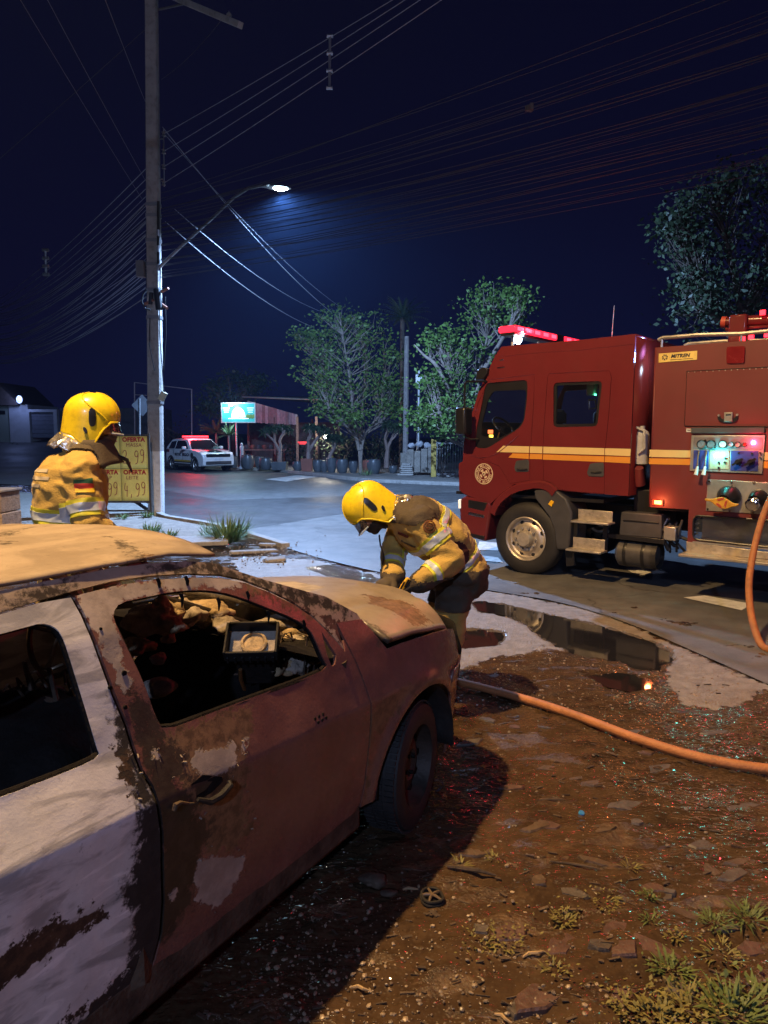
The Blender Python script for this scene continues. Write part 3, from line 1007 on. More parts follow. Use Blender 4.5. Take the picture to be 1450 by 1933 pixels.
# front wing
ARCH = [(.37 * math.cos(a), .30 + .37 * math.sin(a)) for a in [R(t) for t in range(8, 173, 8)]]
wing = cpx([(683, 1169), (731, 1225)]) + [(-.12, .895), (.02, .883), (.18, .868), (.33, .848), (.44, .82), (.50, .74), (.48, .67), (.36, .66)] + [(x, z) for x, z in ARCH if z > .36 and (x < .30)] + [(-.372, .30), (-.455, .30)] + \
    [(x + .010, z) for x, z in reversed(FSEAM)] + cpx([(636, 1176)])
shell('front_wing', wing, [], .013, m_scorch, [], [], [cpx([(700, 1400), (790, 1300), (830, 1290), (800, 1270), (700, 1340), (690, 1500)])], wob=.002)
# roof rail and windscreen pillar in one pressing
rail = z1([(0, 345), (300, 280), (450, 252), (600, 235), (750, 228), (840, 235), (930, 265), (1040, 300), (1140, 328), (1280, 366), (1400, 432)]) + cpx([(683, 1169), (636, 1176)]) + \
    [(x, z + .012) for x, z in reversed(DRIP)] + z1([(150, 382), (0, 427)])
rail = [(-2.55, 1.34), (-2.3, 1.375), (-2.0, 1.40)] + rail + [(-2.0, 1.357), (-2.22, 1.315), (-2.40, 1.20), (-2.47, 1.10)]
shell('roof_rail', rail, [], .013, m_rail, [], [z1([(580, 245), (840, 230), (1000, 290), (1140, 330), (1280, 370), (1400, 436), (1280, 420), (1080, 350), (860, 285), (700, 275), (590, 280)]), z1([(0, 400), (200, 330), (300, 310), (290, 340), (100, 390), (0, 425)])],
      [z1([(900, 300), (1080, 350), (1300, 450), (1420, 500), (1480, 600), (1380, 600), (1250, 440), (1000, 330)])], inset=.004, wob=.003)
quarter = [(-2.46, 1.0), (-2.43, .76)] + [(-2.465 + .38 * math.cos(a), .30 + .38 * math.sin(a)) for a in [R(t) for t in (84, 110, 140, 170)]] + [(-2.95, .30), (-3.08, .5), (-3.1, .9), (-2.9, 1.2), (-2.6, 1.33), (-2.48, 1.12)]
shell('rear_quarter', quarter, [], .05, m_ash)
# far side of the body
def far_shell(name, out, holes, m):
    me_, uv = panel_mesh(out, holes, .05, lambda u, v: Vector((u, chalf(u, v), v)), True, name)
    set_burn(me_, uv)
    o = mesh_obj(name, me_, m, car)
    md = o.modifiers.new('solid', 'SOLIDIFY'); md.thickness = .012; md.offset = -1
far_shell('front_door', FD, [FWIN], m_ash)
far_shell('rear_door', RD, [RWIN], m_ash)
far_shell('front_wing', wing, [], m_hoodp)
far_shell('roof_rail', rail, [], m_ash)
far_shell('rear_quarter', quarter, [], m_ash)
# roof
rows, uvs = [], []
for i in range(60):
    u = i / 59
    row = []
    for j in range(45):
        v = j / 44 * 2 - 1
        xf = -1.02 + .10 * (1 - v * v)
        x = xf + (-2.62 - xf) * u
        ye = .578 - .02 * u
        y = v * ye
        z = 1.413 + .040 * (1 - v * v) - .05 * max(0, u - .6) ** 1.5 - .03 * max(0, .12 - u) / .12 * .9 + .006 * fbm(x, y, 0, 3.2, 4)
        row.append(Vector((x, y, z)))
    rows.append(row)
mb = MB().grid(rows)
ro = mb.build('roof', m_roof, car, merge=False)
pts = np.array([(p.x, p.y) for r in rows for p in r])
def roof_px(L):
    q = []
    for x, y in L:
        rl, ol = CI.to_3x3() @ ray(x, y), CI @ Vector((0, 0, CAM_H))
        t = (1.435 - ol.z) / rl.z
        q.append(((ol + rl * t).x, (ol + rl * t).y))
    return q
rsoot = [roof_px(q) for q in ([(0, 1022), (30, 1016), (40, 1014), (20, 1026), (0, 1030)], [(38, 1010), (62, 1006), (60, 1009), (40, 1012)], [(0, 1038), (26, 1040), (2, 1044)], [(44, 1088), (54, 1090), (50, 1096)], [(-5, 1128), (60, 1105), (140, 1100), (100, 1125), (0, 1150)],
                               [(205, 1022), (250, 1035), (272, 1052), (268, 1057), (240, 1038)], [(330, 1062), (395, 1055), (400, 1066), (340, 1072)])]
set_burn(ro.data, pts, [], rsoot, [roof_px([(260, 1040), (300, 1048), (330, 1064), (290, 1066)])])
md = ro.modifiers.new('solid', 'SOLIDIFY'); md.thickness = .01; md.offset = 1
# bonnet
rows = []
for i in range(44):
    u = i / 43
    row = []
    for j in range(61):
        v = j / 60 * 2 - 1
        a = abs(v)
        xr = -.28 - .12 * (1 - a ** 2) + .07 * math.exp(-((a - .80) / .12) ** 2)
        xf = .42 + .32 * (1 - a ** 2.6)
        x = xr + (xf - xr) * u
        y = v * (.805 - .075 * u)
        z = 1.030 - .115 * u ** 1.3 - .105 * a ** 3.4 - .05 * max(0, (u - .90) / .10) ** 2 + .005 * fbm(x, y, 8, 4, 3) - .012 * math.exp(-((a - .62) / .05) ** 2) * (1 - u * .3)
        row.append(Vector((x, y, z + .006)))
    rows.append(row)
ho = MB().grid(rows).build('bonnet', m_hoodp, car, merge=False)
pts = np.array([(p.x, p.y) for r in rows for p in r])
set_burn(ho.data, pts, [[(-.05, -.2), (.2, -.15), (.25, .1), (0, .15)]], [[(-.42, -.9), (-.24, -.9), (-.25, -.4), (-.42, .4)]], [[(.05, -.75), (.25, -.72), (.35, -.5), (.2, -.38), (.06, -.5)]])
md = ho.modifiers.new('solid', 'SOLIDIFY'); md.thickness = .022; md.offset = 1
m_soot = mat('soot_black', (.012, .011, .011), rough=.85, spec=.08, var=.4, vs=9, bump=.6, bs=60)
m_char = mat('charred_metal', (.050, .040, .034), rough=.6, var=.5, vs=8, bump=.6, bs=50, col2=(.12, .085, .06), spec=.2)
m_blackp = mat('burnt_plastic', (.02, .019, .019), rough=.6, spec=.2, var=.3, vs=14, bump=.5, bs=35)
m_rubber = mat('tyre_rubber', (.018, .017, .017), rough=.65, var=.35, vs=8, bump=.3, bs=80)
m_steel = mat('scorched_steel', (.045, .036, .030), rough=.6, metal=.5, var=.4, vs=9, bump=.3, bs=50)
# scuttle between bonnet and windscreen
rows = []
for j in range(31):
    v = j / 30 * 2 - 1
    rows.append([Vector((-.62 - .10 * (1 - v * v), v * .76, 1.0 - .05 * v * v)), Vector((-.45 - .1 * (1 - v * v), v * .78, .965 - .06 * abs(v) ** 3)), Vector((-.22 - .1 * (1 - v * v), v * .78, .93 - .06 * abs(v) ** 3))])
MB().grid(rows).build('scuttle_panel', m_soot, car)
MB().box((.1, 0, .62), (.9, 1.25, .35)).build('engine', m_soot, car, bevel=.05)
# windscreen, sagging and browned by the fire
m_ws = mat('smoked_glass', (.10, .075, .05), rough=.35, var=.5, vs=6, alpha=.30, dirt=.5)
rows = []
for i in range(16):
    u = i / 15
    rows.append([Vector((-.99 + .10 * (1 - v * v) + u * (.37 - .0 * v) , v * (.565 + .165 * u), 1.385 + .03 * (1 - v * v) - u * .40 - .05 * math.sin(PI * u) * (1 - v * v) + .012 * fbm(u * 2, v * 2, 3, 2, 3))) for v in [j / 24 * 2 - 1 for j in range(25)]])
MB().grid(rows).build('windscreen', m_ws, car, merge=False)
# bumper and lamp openings wrap round the nose
def nose(name, zs, k, m, x0=None, solid=.012):
    rows = []
    for z, kk in zip(zs, k):
        xa = math.sqrt(max(0.0, .374 ** 2 - (z - .3) ** 2)) if (x0 is None) else x0
        xa = max(xa, .30)
        row = []
        t0 = (1 - (xa / .80) ** 3) ** (1 / 3)
        n = 36
        for j in range(n + 1):
            s_ = t0 * math.sin(PI / 2 * (j / n * 2 - 1)) / 1.0
            x = .80 * (1 - min(.9999, abs(s_)) ** 3) ** (1 / 3)
            row.append(Vector((x * (1 + (kk - 1) * min(1, max(0, (x - xa) / .3))), s_ * chalf(0.0, z) * 1.0, z)))
        rows.append(row)
    o = MB().grid(rows).build(name, m, car, merge=False)
    p = np.array([(q.y, q.z) for r in rows for q in r])
    set_burn(o.data, p)
    md = o.modifiers.new('solid', 'SOLIDIFY'); md.thickness = solid; md.offset = 0
    return o
nose('front_bumper', [.20, .26, .36, .48, .58, .655], [.94, .99, 1.02, 1.02, 1.0, .97], m_scorch)
nose('grille_opening', [.665, .70, .76, .82], [.94, .93, .92, .90], m_soot, x0=.52)
# tail
rows = []
for z in (.3, .5, .7, .9, 1.05, 1.2, 1.34):
    rows.append([Vector((-2.5 - .66 * (1 - min(.9999, abs(v)) ** 3) ** (1 / 3) * (1 if z < 1 else 1 - (z - 1) * 1.0), v * chalf(-2.4, z), z)) for v in [math.sin(PI / 2 * (j / 20 * 2 - 1)) for j in range(21)]])
o = MB().grid(rows).build('tailgate', m_ash, car, merge=False)
set_burn(o.data, np.array([(q.y, q.z) for r in rows for q in r]))
# underside, sill and inner posts
MB().box((-1.2, 0, .24), (2.6, 1.40, .06)).build('floor_pan', m_soot, car)
for sgn in (-1, 1):
    MB().box((-1.25, sgn * .745, .27), (1.62, .07, .14)).build('sill', m_char, car, bevel=.02)
    mb = MB()
    mb.tube([(-1.54, sgn * .735, .3), (-1.545, sgn * .73, .75), (-1.55, sgn * .70, 1.0), (-1.56, sgn * .60, 1.25), (-1.56, sgn * .53, 1.37)], [.06, .06, .05, .045, .04], 8)
    mb.build('door_post', m_char, car)
    mb = MB()
    mb.tube([(-.52, sgn * .72, .3), (-.53, sgn * .74, .7), (-.56, sgn * .74, .93)], .05, 8)
    mb.build('hinge_post', m_char, car)
# wheel-arch liner
for sgn in (-1, 1):
    mb = MB()
    rows = []
    for k in range(19):
        a = R(-8 + k * 10.5)
        rows.append([Vector((.365 * math.cos(a), sgn * y, .30 + .365 * math.sin(a))) for y in (.805, .70, .52)])
    mb.grid(rows)
    lo = mb.build('arch_liner', m_blackp, car, recalc=False)
    lo.modifiers.new('solid', 'SOLIDIFY').thickness = .006
# wheels
def car_wheel(x, y, sgn, steer):
    tr = MB()
    Mr = Matrix.Rotation(steer, 3, 'Z')
    ax = Mr @ Vector((0, sgn, 0))
    c = Vector((x, y, .285))
    prof = [(.185, -.085), (.20, -.09), (.245, -.092), (.275, -.08), (.287, -.05), (.289, 0), (.287, .05), (.275, .08), (.245, .092), (.20, .09), (.185, .085)]
    t = tr.lathe(prof, c, ax, 48).build('wheel', m_rubber, car)
    t.data.materials[0] = m_rubber
    rim = MB().lathe([(.188, .085), (.185, .07), (.178, .055), (.172, .02), (.16, .005), (.15, .012), (.12, .03), (.07, .045), (.05, .03), (.03, .03), (0, .032)], c, ax, 40)
    u, w = orth(ax)
    rim.build('rim', m_steel, t)
    for k in range(14):
        hb = MB()
        if k < 10:
            a = 2 * PI * k / 10
            q = c + (u * math.cos(a) + w * math.sin(a)) * .138
            hb.cyl(q + ax * .016, q + ax * .03, .017, n=8)
        else:
            a = 2 * PI * k / 4 + .4
            q = c + (u * math.cos(a) + w * math.sin(a)) * .05
            hb.cyl(q + ax * .03, q + ax * .05, .009, n=6)
        hb.build('rim_hole' if k < 10 else 'wheel_bolt', m_soot, t)
    tm = MB()
    for k in range(72):
        a = 2 * PI * k / 72
        d_ = u * math.cos(a) + w * math.sin(a)
        tt = u * -math.sin(a) + w * math.cos(a)
        for off in (-.052, 0, .052):
            tm.box(c + d_ * .289 + ax * off, (.018, .042, .008), M=Matrix((tt, ax, d_)).transposed())
    tm.build('tread', m_rubber, t, smooth=False)['kind'] = 'stuff'
car_wheel(.0, -.715, -1, R(9))
car_wheel(.0, .715, 1, R(9))
car_wheel(-2.465, -.70, -1, 0)
car_wheel(-2.465, .70, 1, 0)
# window channel rubbers (burnt edges) round the openings
def bead(loop, r, name, m, inset=.004, closed=True):
    pts = [cside(u, v, inset) for u, v in loop]
    if closed: pts.append(pts[0])
    return MB().tube(pts, r, 6).build(name, m, car)
bead(resample(FWIN, .03), .008, 'window_seal', m_soot, .012)
bead(resample(RWIN, .03), .008, 'window_seal', m_soot, .012)
bead(z1([(630, 893), (800, 838), (1000, 762), (1180, 696), (1288, 650)]), .008, 'window_channel', m_soot, .009, False)
bead(z1([(395, 995), (300, 1040), (150, 1096), (0, 1155)]) + [(-2.3, 1.0)], .008, 'window_channel', m_soot, .010, False)
# drips of melted trim along the door top
mb = MB()
dr = random.Random(5)
for px_, py_ in ((610, 300), (720, 292), (845, 375), (1040, 425), (1180, 462), (700, 358), (960, 350)):
    u, v = carS(.4828 * px_, 950 + .4828 * py_)
    p = cside(u, v, -.006)
    mb.tube([p + Vector((0, 0, .006)), p + Vector((.004, -.004, -.01)), p + Vector((.002, -.003, -.028 - .012 * dr.random()))], [.005, .006, .002], 6)
mb.build('melted_trim', m_soot, car)['kind'] = 'stuff'
# handle: recess, dangling grip and lock barrel
hc = [carS(x, y) for x, y in ((360, 1480), (382, 1462), (418, 1466), (420, 1474), (398, 1496), (372, 1510))]
MB().prism(hc, lambda u, v, d: cside(u, v, d), .03, -.003).build('handle_recess', m_soot, fdoor)
hp = [carS(x, y) for x, y in ((363, 1505), (382, 1508), (402, 1497), (420, 1477), (422, 1470))]
MB().tube([cside(u, v, -.022 - .01 * (k in (1, 2, 3))) for k, (u, v) in enumerate(hp)], [.006, .010, .011, .010, .006], 8).build('handle', m_blackp, fdoor)
m_brass = mat('bare_metal', (.30, .24, .16), rough=.32, metal=.85, var=.3)
MB().tube([cside(*carS(x, y), -.012) for x, y in ((323, 1528), (326, 1518), (335, 1513), (352, 1516), (368, 1514))], [.007, .009, .006, .005, .004], 8).build('lock_rod', m_char, fdoor)
for (px_, py_, r_) in ((234, 1271, .008), (207, 1298, .005), (190, 1187, .004), (236, 1335, .006)):
    u, v = carS(px_, py_)
    MB().cyl(cside(u, v, .004), cside(u, v, -.003), r_, n=10).build('bolt_hole', m_soot, fdoor)
# curling flakes of paint
fl = MB()
m_flake = mat('paint_flake', (.24, .19, .145), rough=.5, var=.3, vs=30)
fr_ = random.Random(11)
flakes = []
edges_ = [(458, 1398), (466, 1408), (460, 1420), (452, 1440), (255, 1420), (262, 1435), (268, 1462), (290, 1425), (296, 1418), (372, 1617), (400, 1600), (455, 1618), (470, 1560), (476, 1545), (345, 1425), (352, 1440), (330, 1470), (436, 1470), (300, 1412), (325, 1690), (445, 1600), (380, 1545),
          (350, 1418), (340, 1440), (260, 1480), (264, 1508), (246, 1420), (462, 1490), (385, 1530), (400, 1720), (440, 1680), (462, 1640), (232, 1690), (250, 1745), (236, 1832), (258, 1620)]
for (px_, py_) in edges_:
    for _ in range(1):
        u, v = carS(px_ + fr_.uniform(-5, 5), py_ + fr_.uniform(-6, 6))
        a = fr_.uniform(0, 2 * PI)
        s_ = fr_.uniform(.004, .010)
        rows = []
        for i in range(4):
            rows.append([cside(u + s_ * ((i / 3 - .5) * math.cos(a) - (j / 2 - .5) * math.sin(a) * .7), v + s_ * ((i / 3 - .5) * math.sin(a) + (j / 2 - .5) * math.cos(a) * .7), -.0015 - .006 * (i / 3) ** 2) for j in range(3)])
        fl.grid(rows)
fo = fl.build('paint_flakes', m_flake, car)
fo['kind'] = 'stuff'
fo.modifiers.new('solid', 'SOLIDIFY').thickness = .001
# badge scar on the door
u, v = carS(605, 1356)
mb = MB()
for k in range(6):
    mb.cyl(cside(u - .03 + k * .012, v + .008 * (-1) ** k, .002), cside(u - .03 + k * .012, v + .008 * (-1) ** k, -.003), .006, n=7)
mb.build('badge_scar', m_soot, fdoor)
# ---- interior
def car_part(name, mb, m, **kw): return mb.build(name, m, car, **kw)
def seat(y, x):
    s_ = MB()
    s_.tube([(x + .25, y - .22, .34), (x + .22, y - .22, .46), (x - .20, y - .22, .42), (x - .36, y - .20, .95), (x - .36, y - .10, 1.0), (x - .36, y + .10, 1.0), (x - .36, y + .20, .95), (x - .20, y + .22, .42), (x + .22, y + .22, .46), (x + .25, y + .22, .34)], .018, 7)
    for k in range(5):
        s_.tube([(x - .18 + .09 * k, y - .22, .44), (x - .18 + .09 * k, y, .40), (x - .18 + .09 * k, y + .22, .44)], .006, 5)
        z = .52 + .09 * k
        s_.tube([(x - .225 - .03 * k, y - .21, z), (x - .20 - .03 * k, y, z), (x - .225 - .03 * k, y + .21, z)], .006, 5)
    for d_ in (-.06, .06):
        s_.tube([(x - .36, y + d_, 1.0), (x - .38, y + d_, 1.12)], .007, 6)
    car_part('seat_frame', s_, m_char)
seat(-.36, -1.15)
seat(.36, -1.15)
car_part('rear_seat', MB().box((-2.15, 0, .42), (.45, 1.2, .18)).box((-2.38, 0, .70), (.14, 1.2, .55)), m_soot, bevel=.05)
def lump(name, c, r, m, seed, amp=.35, parent=None, sc=7):
    b_ = MB().ellipsoid(c, r, None, 28, 18)
    o = b_.build(name, m, parent or car)
    for v_ in o.data.vertices:
        n_ = (v_.co - Vector(c))
        k = 1 + amp * (mnoise.fractal(v_.co * sc + Vector((seed, 0, 0)), 1, 2, 3)) + amp * .5 * abs(mnoise.noise(v_.co * sc * 2.5))
        v_.co = Vector(c) + n_ * k
    return o
m_foam = mat('scorched_foam', (.42, .31, .17), rough=.9, var=.45, vs=10, bump=1.0, bs=45, dirt=.6)
m_ashm = mat('grey_ash', (.34, .29, .23), rough=.9, var=.5, vs=12, bump=.9, bs=50)
lump('headliner_remnant', CL(292, 1168, 2.62), (.075, .11, .055), m_foam, 1, .75, sc=13)
lump('dash_debris', CL(262, 1220, 2.60), (.05, .05, .03), m_foam, 4, .9, sc=18)
for k_, (x_, y_, d_, s_) in enumerate(((330, 1160, 2.75, .05), (365, 1168, 2.8, .06), (400, 1160, 2.9, .07), (425, 1178, 2.85, .05), (545, 1215, 2.95, .06), (585, 1228, 3.0, .05), (600, 1240, 2.95, .04), (560, 1255, 2.85, .05), (530, 1262, 2.8, .05), (345, 1150, 2.9, .06), (318, 1205, 2.65, .035), (300, 1245, 2.6, .03))):
    lump('dash_debris', CL(x_, y_, d_), (s_, s_ * .8, s_ * .6), m_ashm if k_ % 2 else m_foam, 40 + k_, .8, sc=16)
lump('dash_debris', CL(300, 1300, 2.52), (.06, .06, .03), m_ashm, 6, .5)
car_part('cross_beam', MB().tube([CL(300, 1130, 2.75), CL(345, 1143, 2.8), (CL(395, 1158, 2.85)), CL(440, 1172, 2.9), CL(600, 1225, 3.1)], .022, 9), m_steel)
# heater box with its square mouth and fan
hbx = empty('heater_box', (0, 0, 0)); hbx.parent = car
bc = CL(476, 1210, 2.64)
RI = CI.to_3x3()
ez = (RI @ Vector((.02, -.62, .78))).normalized()
ex = RI @ Vector((.93, .22, -.22))
ex = (ex - ez * ex.dot(ez)).normalized()
ey = ez.cross(ex)
Mh = Matrix((ex, ey, ez)).transposed()
def hb(x, y, z): return bc + ex * x + ey * y + ez * z
for (cx_, cy_, sx_, sy_) in ((.095, 0, .010, .14), (-.095, 0, .010, .14), (0, .068, .18, .010), (0, -.068, .18, .010)):
    MB().box(hb(cx_, cy_, 0), (sx_, sy_, .055), M=Mh).build('box_wall', m_blackp, hbx, bevel=.003)
for k in range(7):
    MB().box(hb(-.085 + k * .028, -.076, -.012), (.007, .008, .03), M=Mh).build('clip_rib', m_blackp, hbx)
MB().box(hb(0, 0, -.028), (.178, .125, .006), M=Mh).build('box_floor', m_ashm, hbx)
MB().lathe([(.050, 0), (.050, .016), (.040, .020), (.036, .010), (.0, .012)], hb(.005, 0, -.024), ez, 24).build('fan', m_foam, hbx)
MB().box(hb(0, .02, -.15), (.15, .12, .20), M=Mh).build('duct', m_blackp, hbx, bevel=.02)
MB().tube([hb(-.06, .07, -.04), hb(-.085, .1, -.1), hb(-.10, .13, -.14)], .012, 8).build('pipe', m_foam, hbx)
MB().tube([hb(-.05, -.06, -.1), hb(-.055, -.065, -.16), hb(-.05, -.06, -.24)], .008, 8).build('pipe', mat('copper_pipe', (.45, .24, .10), rough=.35, metal=.8), hbx)
# tangle at the passenger end of the dash
lump('dash_debris', CL(560, 1232, 2.95), (.10, .07, .06), m_ashm, 9, .6, sc=9)
lump('dash_debris', CL(575, 1205, 3.05), (.10, .05, .04), m_foam, 12, .6, sc=9)
lump('dash_debris', CL(520, 1180, 3.1), (.13, .09, .04), m_ashm, 15, .4, sc=9)
lump('dash_debris', CL(380, 1150, 3.0), (.14, .10, .035), m_foam, 17, .35, sc=9)
wr = random.Random(21)
mb = MB()
for k in range(26):
    a = CL(wr.uniform(500, 610), wr.uniform(1190, 1260), wr.uniform(2.75, 3.0))
    c_ = CL(wr.uniform(440, 610), wr.uniform(1215, 1300), wr.uniform(2.7, 3.0))
    mb.tube([a, a.lerp(c_, .3) + Vector((0, wr.uniform(-.04, .04), .05)), a.lerp(c_, .7) + Vector((wr.uniform(-.04, .04), 0, -.04)), c_], .004, 5)
wo = mb.build('loose_wiring', m_char, car); wo['kind'] = 'stuff'
car_part('steering_wheel', MB().tube([Vector((-.98, .36, .98)) + Vector((.05 * math.sin(a), .18 * math.cos(a), .17 * math.sin(a))) for a in [2 * PI * k / 28 for k in range(29)]], .012, 7).tube([(-.98, .36, .98), (-.7, .36, .85)], .025, 8).tube([(-.98, .19, .98), (-.98, .53, .98)], .01, 6), m_char)
car_part('seat_belt_bracket', MB().tube([CL(86, 1262, 2.1), CL(95, 1250, 2.1), CL(104, 1220, 2.12), CL(108, 1206, 2.12)], [.008, .007, .006, .006], 7).tube([CL(78, 1258, 2.1), CL(100, 1262, 2.1), CL(118, 1254, 2.12)], .008, 7), m_brass)
lump('rear_debris', CL(108, 1350, 2.1), (.10, .06, .03), m_foam, 31, .7, sc=14)
lump('rear_debris', CL(60, 1330, 2.15), (.14, .1, .04), m_char, 33, .6, sc=9)
lump('rear_debris', CL(70, 1420, 2.0), (.25, .3, .16), m_soot, 35, .35, sc=4)
mb = MB()
for k in range(18):
    a = CL(wr.uniform(0, 130), wr.uniform(1260, 1360), wr.uniform(2.0, 2.3))
    c_ = CL(wr.uniform(0, 140), wr.uniform(1290, 1390), wr.uniform(2.0, 2.3))
    mb.tube([a, a.lerp(c_, .35) + Vector((0, 0, .05)), a.lerp(c_, .7) + Vector((.03, 0, -.03)), c_], .004, 5)
mb.build('loose_wiring', m_char, car)['kind'] = 'stuff'
# =================================================================== FIRE ENGINE
def tpanel(*a, **k):
    k['flip'] = not k.get('flip', False)
    k['smooth'] = False
    return panel(*a, **k)
TX, TY, TA = 1.80, 9.03, R(140)
truck = empty('fire_engine', (TX, TY, 0), TA, 'red crew-cab fire engine with yellow side stripes and lit pump panel', 'fire engine')
TM_ = Matrix.Translation((TX, TY, 0)) @ Matrix.Rotation(TA, 4, 'Z')
TI = TM_.inverted()
def TS(px, py, y=0.0):
    """local x,z of the point seen at px,py on the plane local y"""
    ol, rl = TI @ Vector((0, 0, CAM_H)), TI.to_3x3() @ ray(px, py)
    p = ol + rl * ((y - ol.y) / rl.y)
    return p.x, p.z
def t4(L, y=0.0): return [TS(840 + .4207 * x, 560 + .4207 * y_, y) for x, y_ in L]
def t5(L, y=0.0): return [TS(1200 + .2379 * x, 640 + .2379 * y_, y) for x, y_ in L]
def tf(y0=0.0): return lambda u, v, d=0.0: Vector((u, y0 + d, v))
WID = 2.30
m_red = mat('fire_red_paint', (.125, .018, .020), rough=.24, var=.10, vs=1.2, coat=.25, dirt=.10, rvar=.08)
m_redd = mat('fire_red_panel', (.128, .021, .022), rough=.48, var=.12, vs=1.5, dirt=.15)
m_cream = mat('cream_tape', (.62, .47, .20), rough=.4, var=.06)
m_orange = mat('orange_tape', (.60, .25, .035), rough=.4, var=.06)
m_blk = mat('black_trim', (.012, .012, .014), rough=.35)
m_grey = mat('grey_plastic', (.045, .045, .05), rough=.55, var=.25, dirt=.3)
m_alu = mat('aluminium', (.45, .44, .42), rough=.38, metal=.75, var=.2, vs=4, dirt=.2)
m_tread = mat('tread_plate', (.50, .45, .38), rough=.42, metal=.65, var=.2, vs=7, dirt=.35)
m_glass = mat('window_glass', (.02, .025, .03), rough=.03, rvar=.01, alpha=.16, spec=.6)
m_chr = mat('chrome', (.62, .62, .62), rough=.15, metal=1.0, var=.06)

CABO = t4([(255, 224), (430, 208), (600, 195), (855, 167), (838, 560), (822, 895), (715, 887), (560, 874), (508, 866), (480, 840), (440, 827), (400, 827), (310, 842), (245, 888), (205, 930),
           (90, 888), (64, 868), (62, 750), (80, 738), (86, 650), (110, 560), (150, 430), (190, 340), (226, 262)])
D1 = t4([(197, 374), (402, 350), (397, 480), (383, 690), (380, 822), (330, 832), (292, 838), (245, 760), (150, 722), (118, 705), (114, 600), (152, 470)])
W1 = round_poly(t4([(182, 388), (370, 373), (370, 445), (356, 558), (334, 590), (255, 640), (188, 682), (134, 678), (140, 600), (162, 500)]), .06)
W1G = round_poly(t4([(214, 424), (364, 418), (360, 470), (350, 556), (325, 590), (240, 636), (160, 626), (166, 560), (192, 460)]), .05)
D2 = t4([(468, 347), (738, 333), (746, 362), (735, 520), (717, 700), (714, 884), (560, 872), (510, 862), (482, 836), (442, 825), (442, 620), (456, 440), (461, 362)])
W2 = round_poly(t4([(488, 386), (706, 378), (684, 582), (486, 586)]), .06)
def inflate(poly, d):
    c = (sum(p[0] for p in poly) / len(poly), sum(p[1] for p in poly) / len(poly))
    out = []
    n = len(poly)
    for i in range(n):
        a, b_, c_ = Vector(poly[i - 1]), Vector(poly[i]), Vector(poly[(i + 1) % n])
        t = (c_ - a).normalized()
        nr = Vector((t.y, -t.x))
        if nr.dot(b_ - Vector(c)) < 0: nr = -nr
        out.append(tuple(b_ + nr * d))
    return out
# cab shell: two sides with door openings, skin wrapped round
cab, _ = tpanel('cab_side', CABO, [inflate(D1, .004), inflate(D2, .004)], .16, tf(0), m_red, truck, thick=.03)
cab2, _ = tpanel('cab_side', CABO, [W1, W2], .16, tf(-WID), m_red, truck, thick=.03, flip=True)
def skin(name, loop, y0, y1, m, closed=False, inset=0.0, ny=5, rnd=.05):
    rows = []
    for (u, v) in loop:
        rows.append([Vector((u, y0 + (y1 - y0) * k / (ny - 1), v)) for k in range(ny)])
    if closed: rows.append(rows[0])
    o = MB().grid(rows).build(name, m, truck, angle=40)
    o.modifiers.new('solid', 'SOLIDIFY').thickness = .02
    return o
skin('cab_roof', CABO[:4], -.001, -WID + .001, m_red)
skin('cab_rear_wall', CABO[3:6], -.002, -WID + .002, m_red)
skin('cab_front', CABO[14:20], -.002, -WID + .002, m_red)
skin('windscreen_header', [CABO[22], CABO[23], CABO[0]], -.002, -WID + .002, m_red)
skin('windscreen', [CABO[20], CABO[21], CABO[22]], -.06, -WID + .06, m_glass)
skin('windscreen_post', [CABO[20], CABO[21], CABO[22]], -.002, -.06, m_red, ny=2)
skin('windscreen_base', [CABO[19], CABO[20]], -.002, -WID + .002, m_blk)
MB().box((.05, -WID / 2, 1.00), (2.1, WID - .1, .04)).build('cab_floor', m_blk, truck)
# doors
def door(out, win, glass, lab):
    d, _ = tpanel('door', out, [win], .12, tf(0), m_red, truck, thick=.035)
    d.modifiers['solid'].offset = -1
    fr, _ = tpanel('window_frame', inflate(win, -.002), [glass], .2, tf(-.012), m_blk, d, thick=.02)
    tpanel('pane', inflate(glass, .008), [], .3, tf(-.024), m_glass, d)
    return d
d1 = door(D1, W1, W1G, '')
d2 = door(D2, W2, inflate(W2, -.035), '')
tpanel('window_pane', inflate(W1, .01), [], .3, tf(-WID + .02), m_glass, truck)
tpanel('window_pane', inflate(W2, .01), [], .3, tf(-WID + .02), m_glass, truck)
def plate(name, poly, m, y0, th, parent=truck, bevel=.004):
    """solid plate whose visible face lies th in front of plane y0"""
    return MB().prism(poly, tf(y0), 0, th).build(name, m, parent, smooth=True, bevel=bevel)
for k, q in enumerate([[(320, 736), (372, 730), (378, 740), (377, 786), (318, 786), (312, 770)], [(652, 748), (710, 744), (714, 752), (713, 809), (645, 806), (637, 790)]]):
    o = plate('door_handle', round_poly(t4(q), .025), m_grey, -.004, .012, d1 if k == 0 else d2)
    MB().tube([Vector((u, .012, v)) for u, v in t4([(q[0][0] + 6, q[0][1] + 38), (q[0][0] + 26, q[0][1] + 41), (q[0][0] + 52, q[0][1] + 38)])], .012, 6).build('grip', m_blk, o)
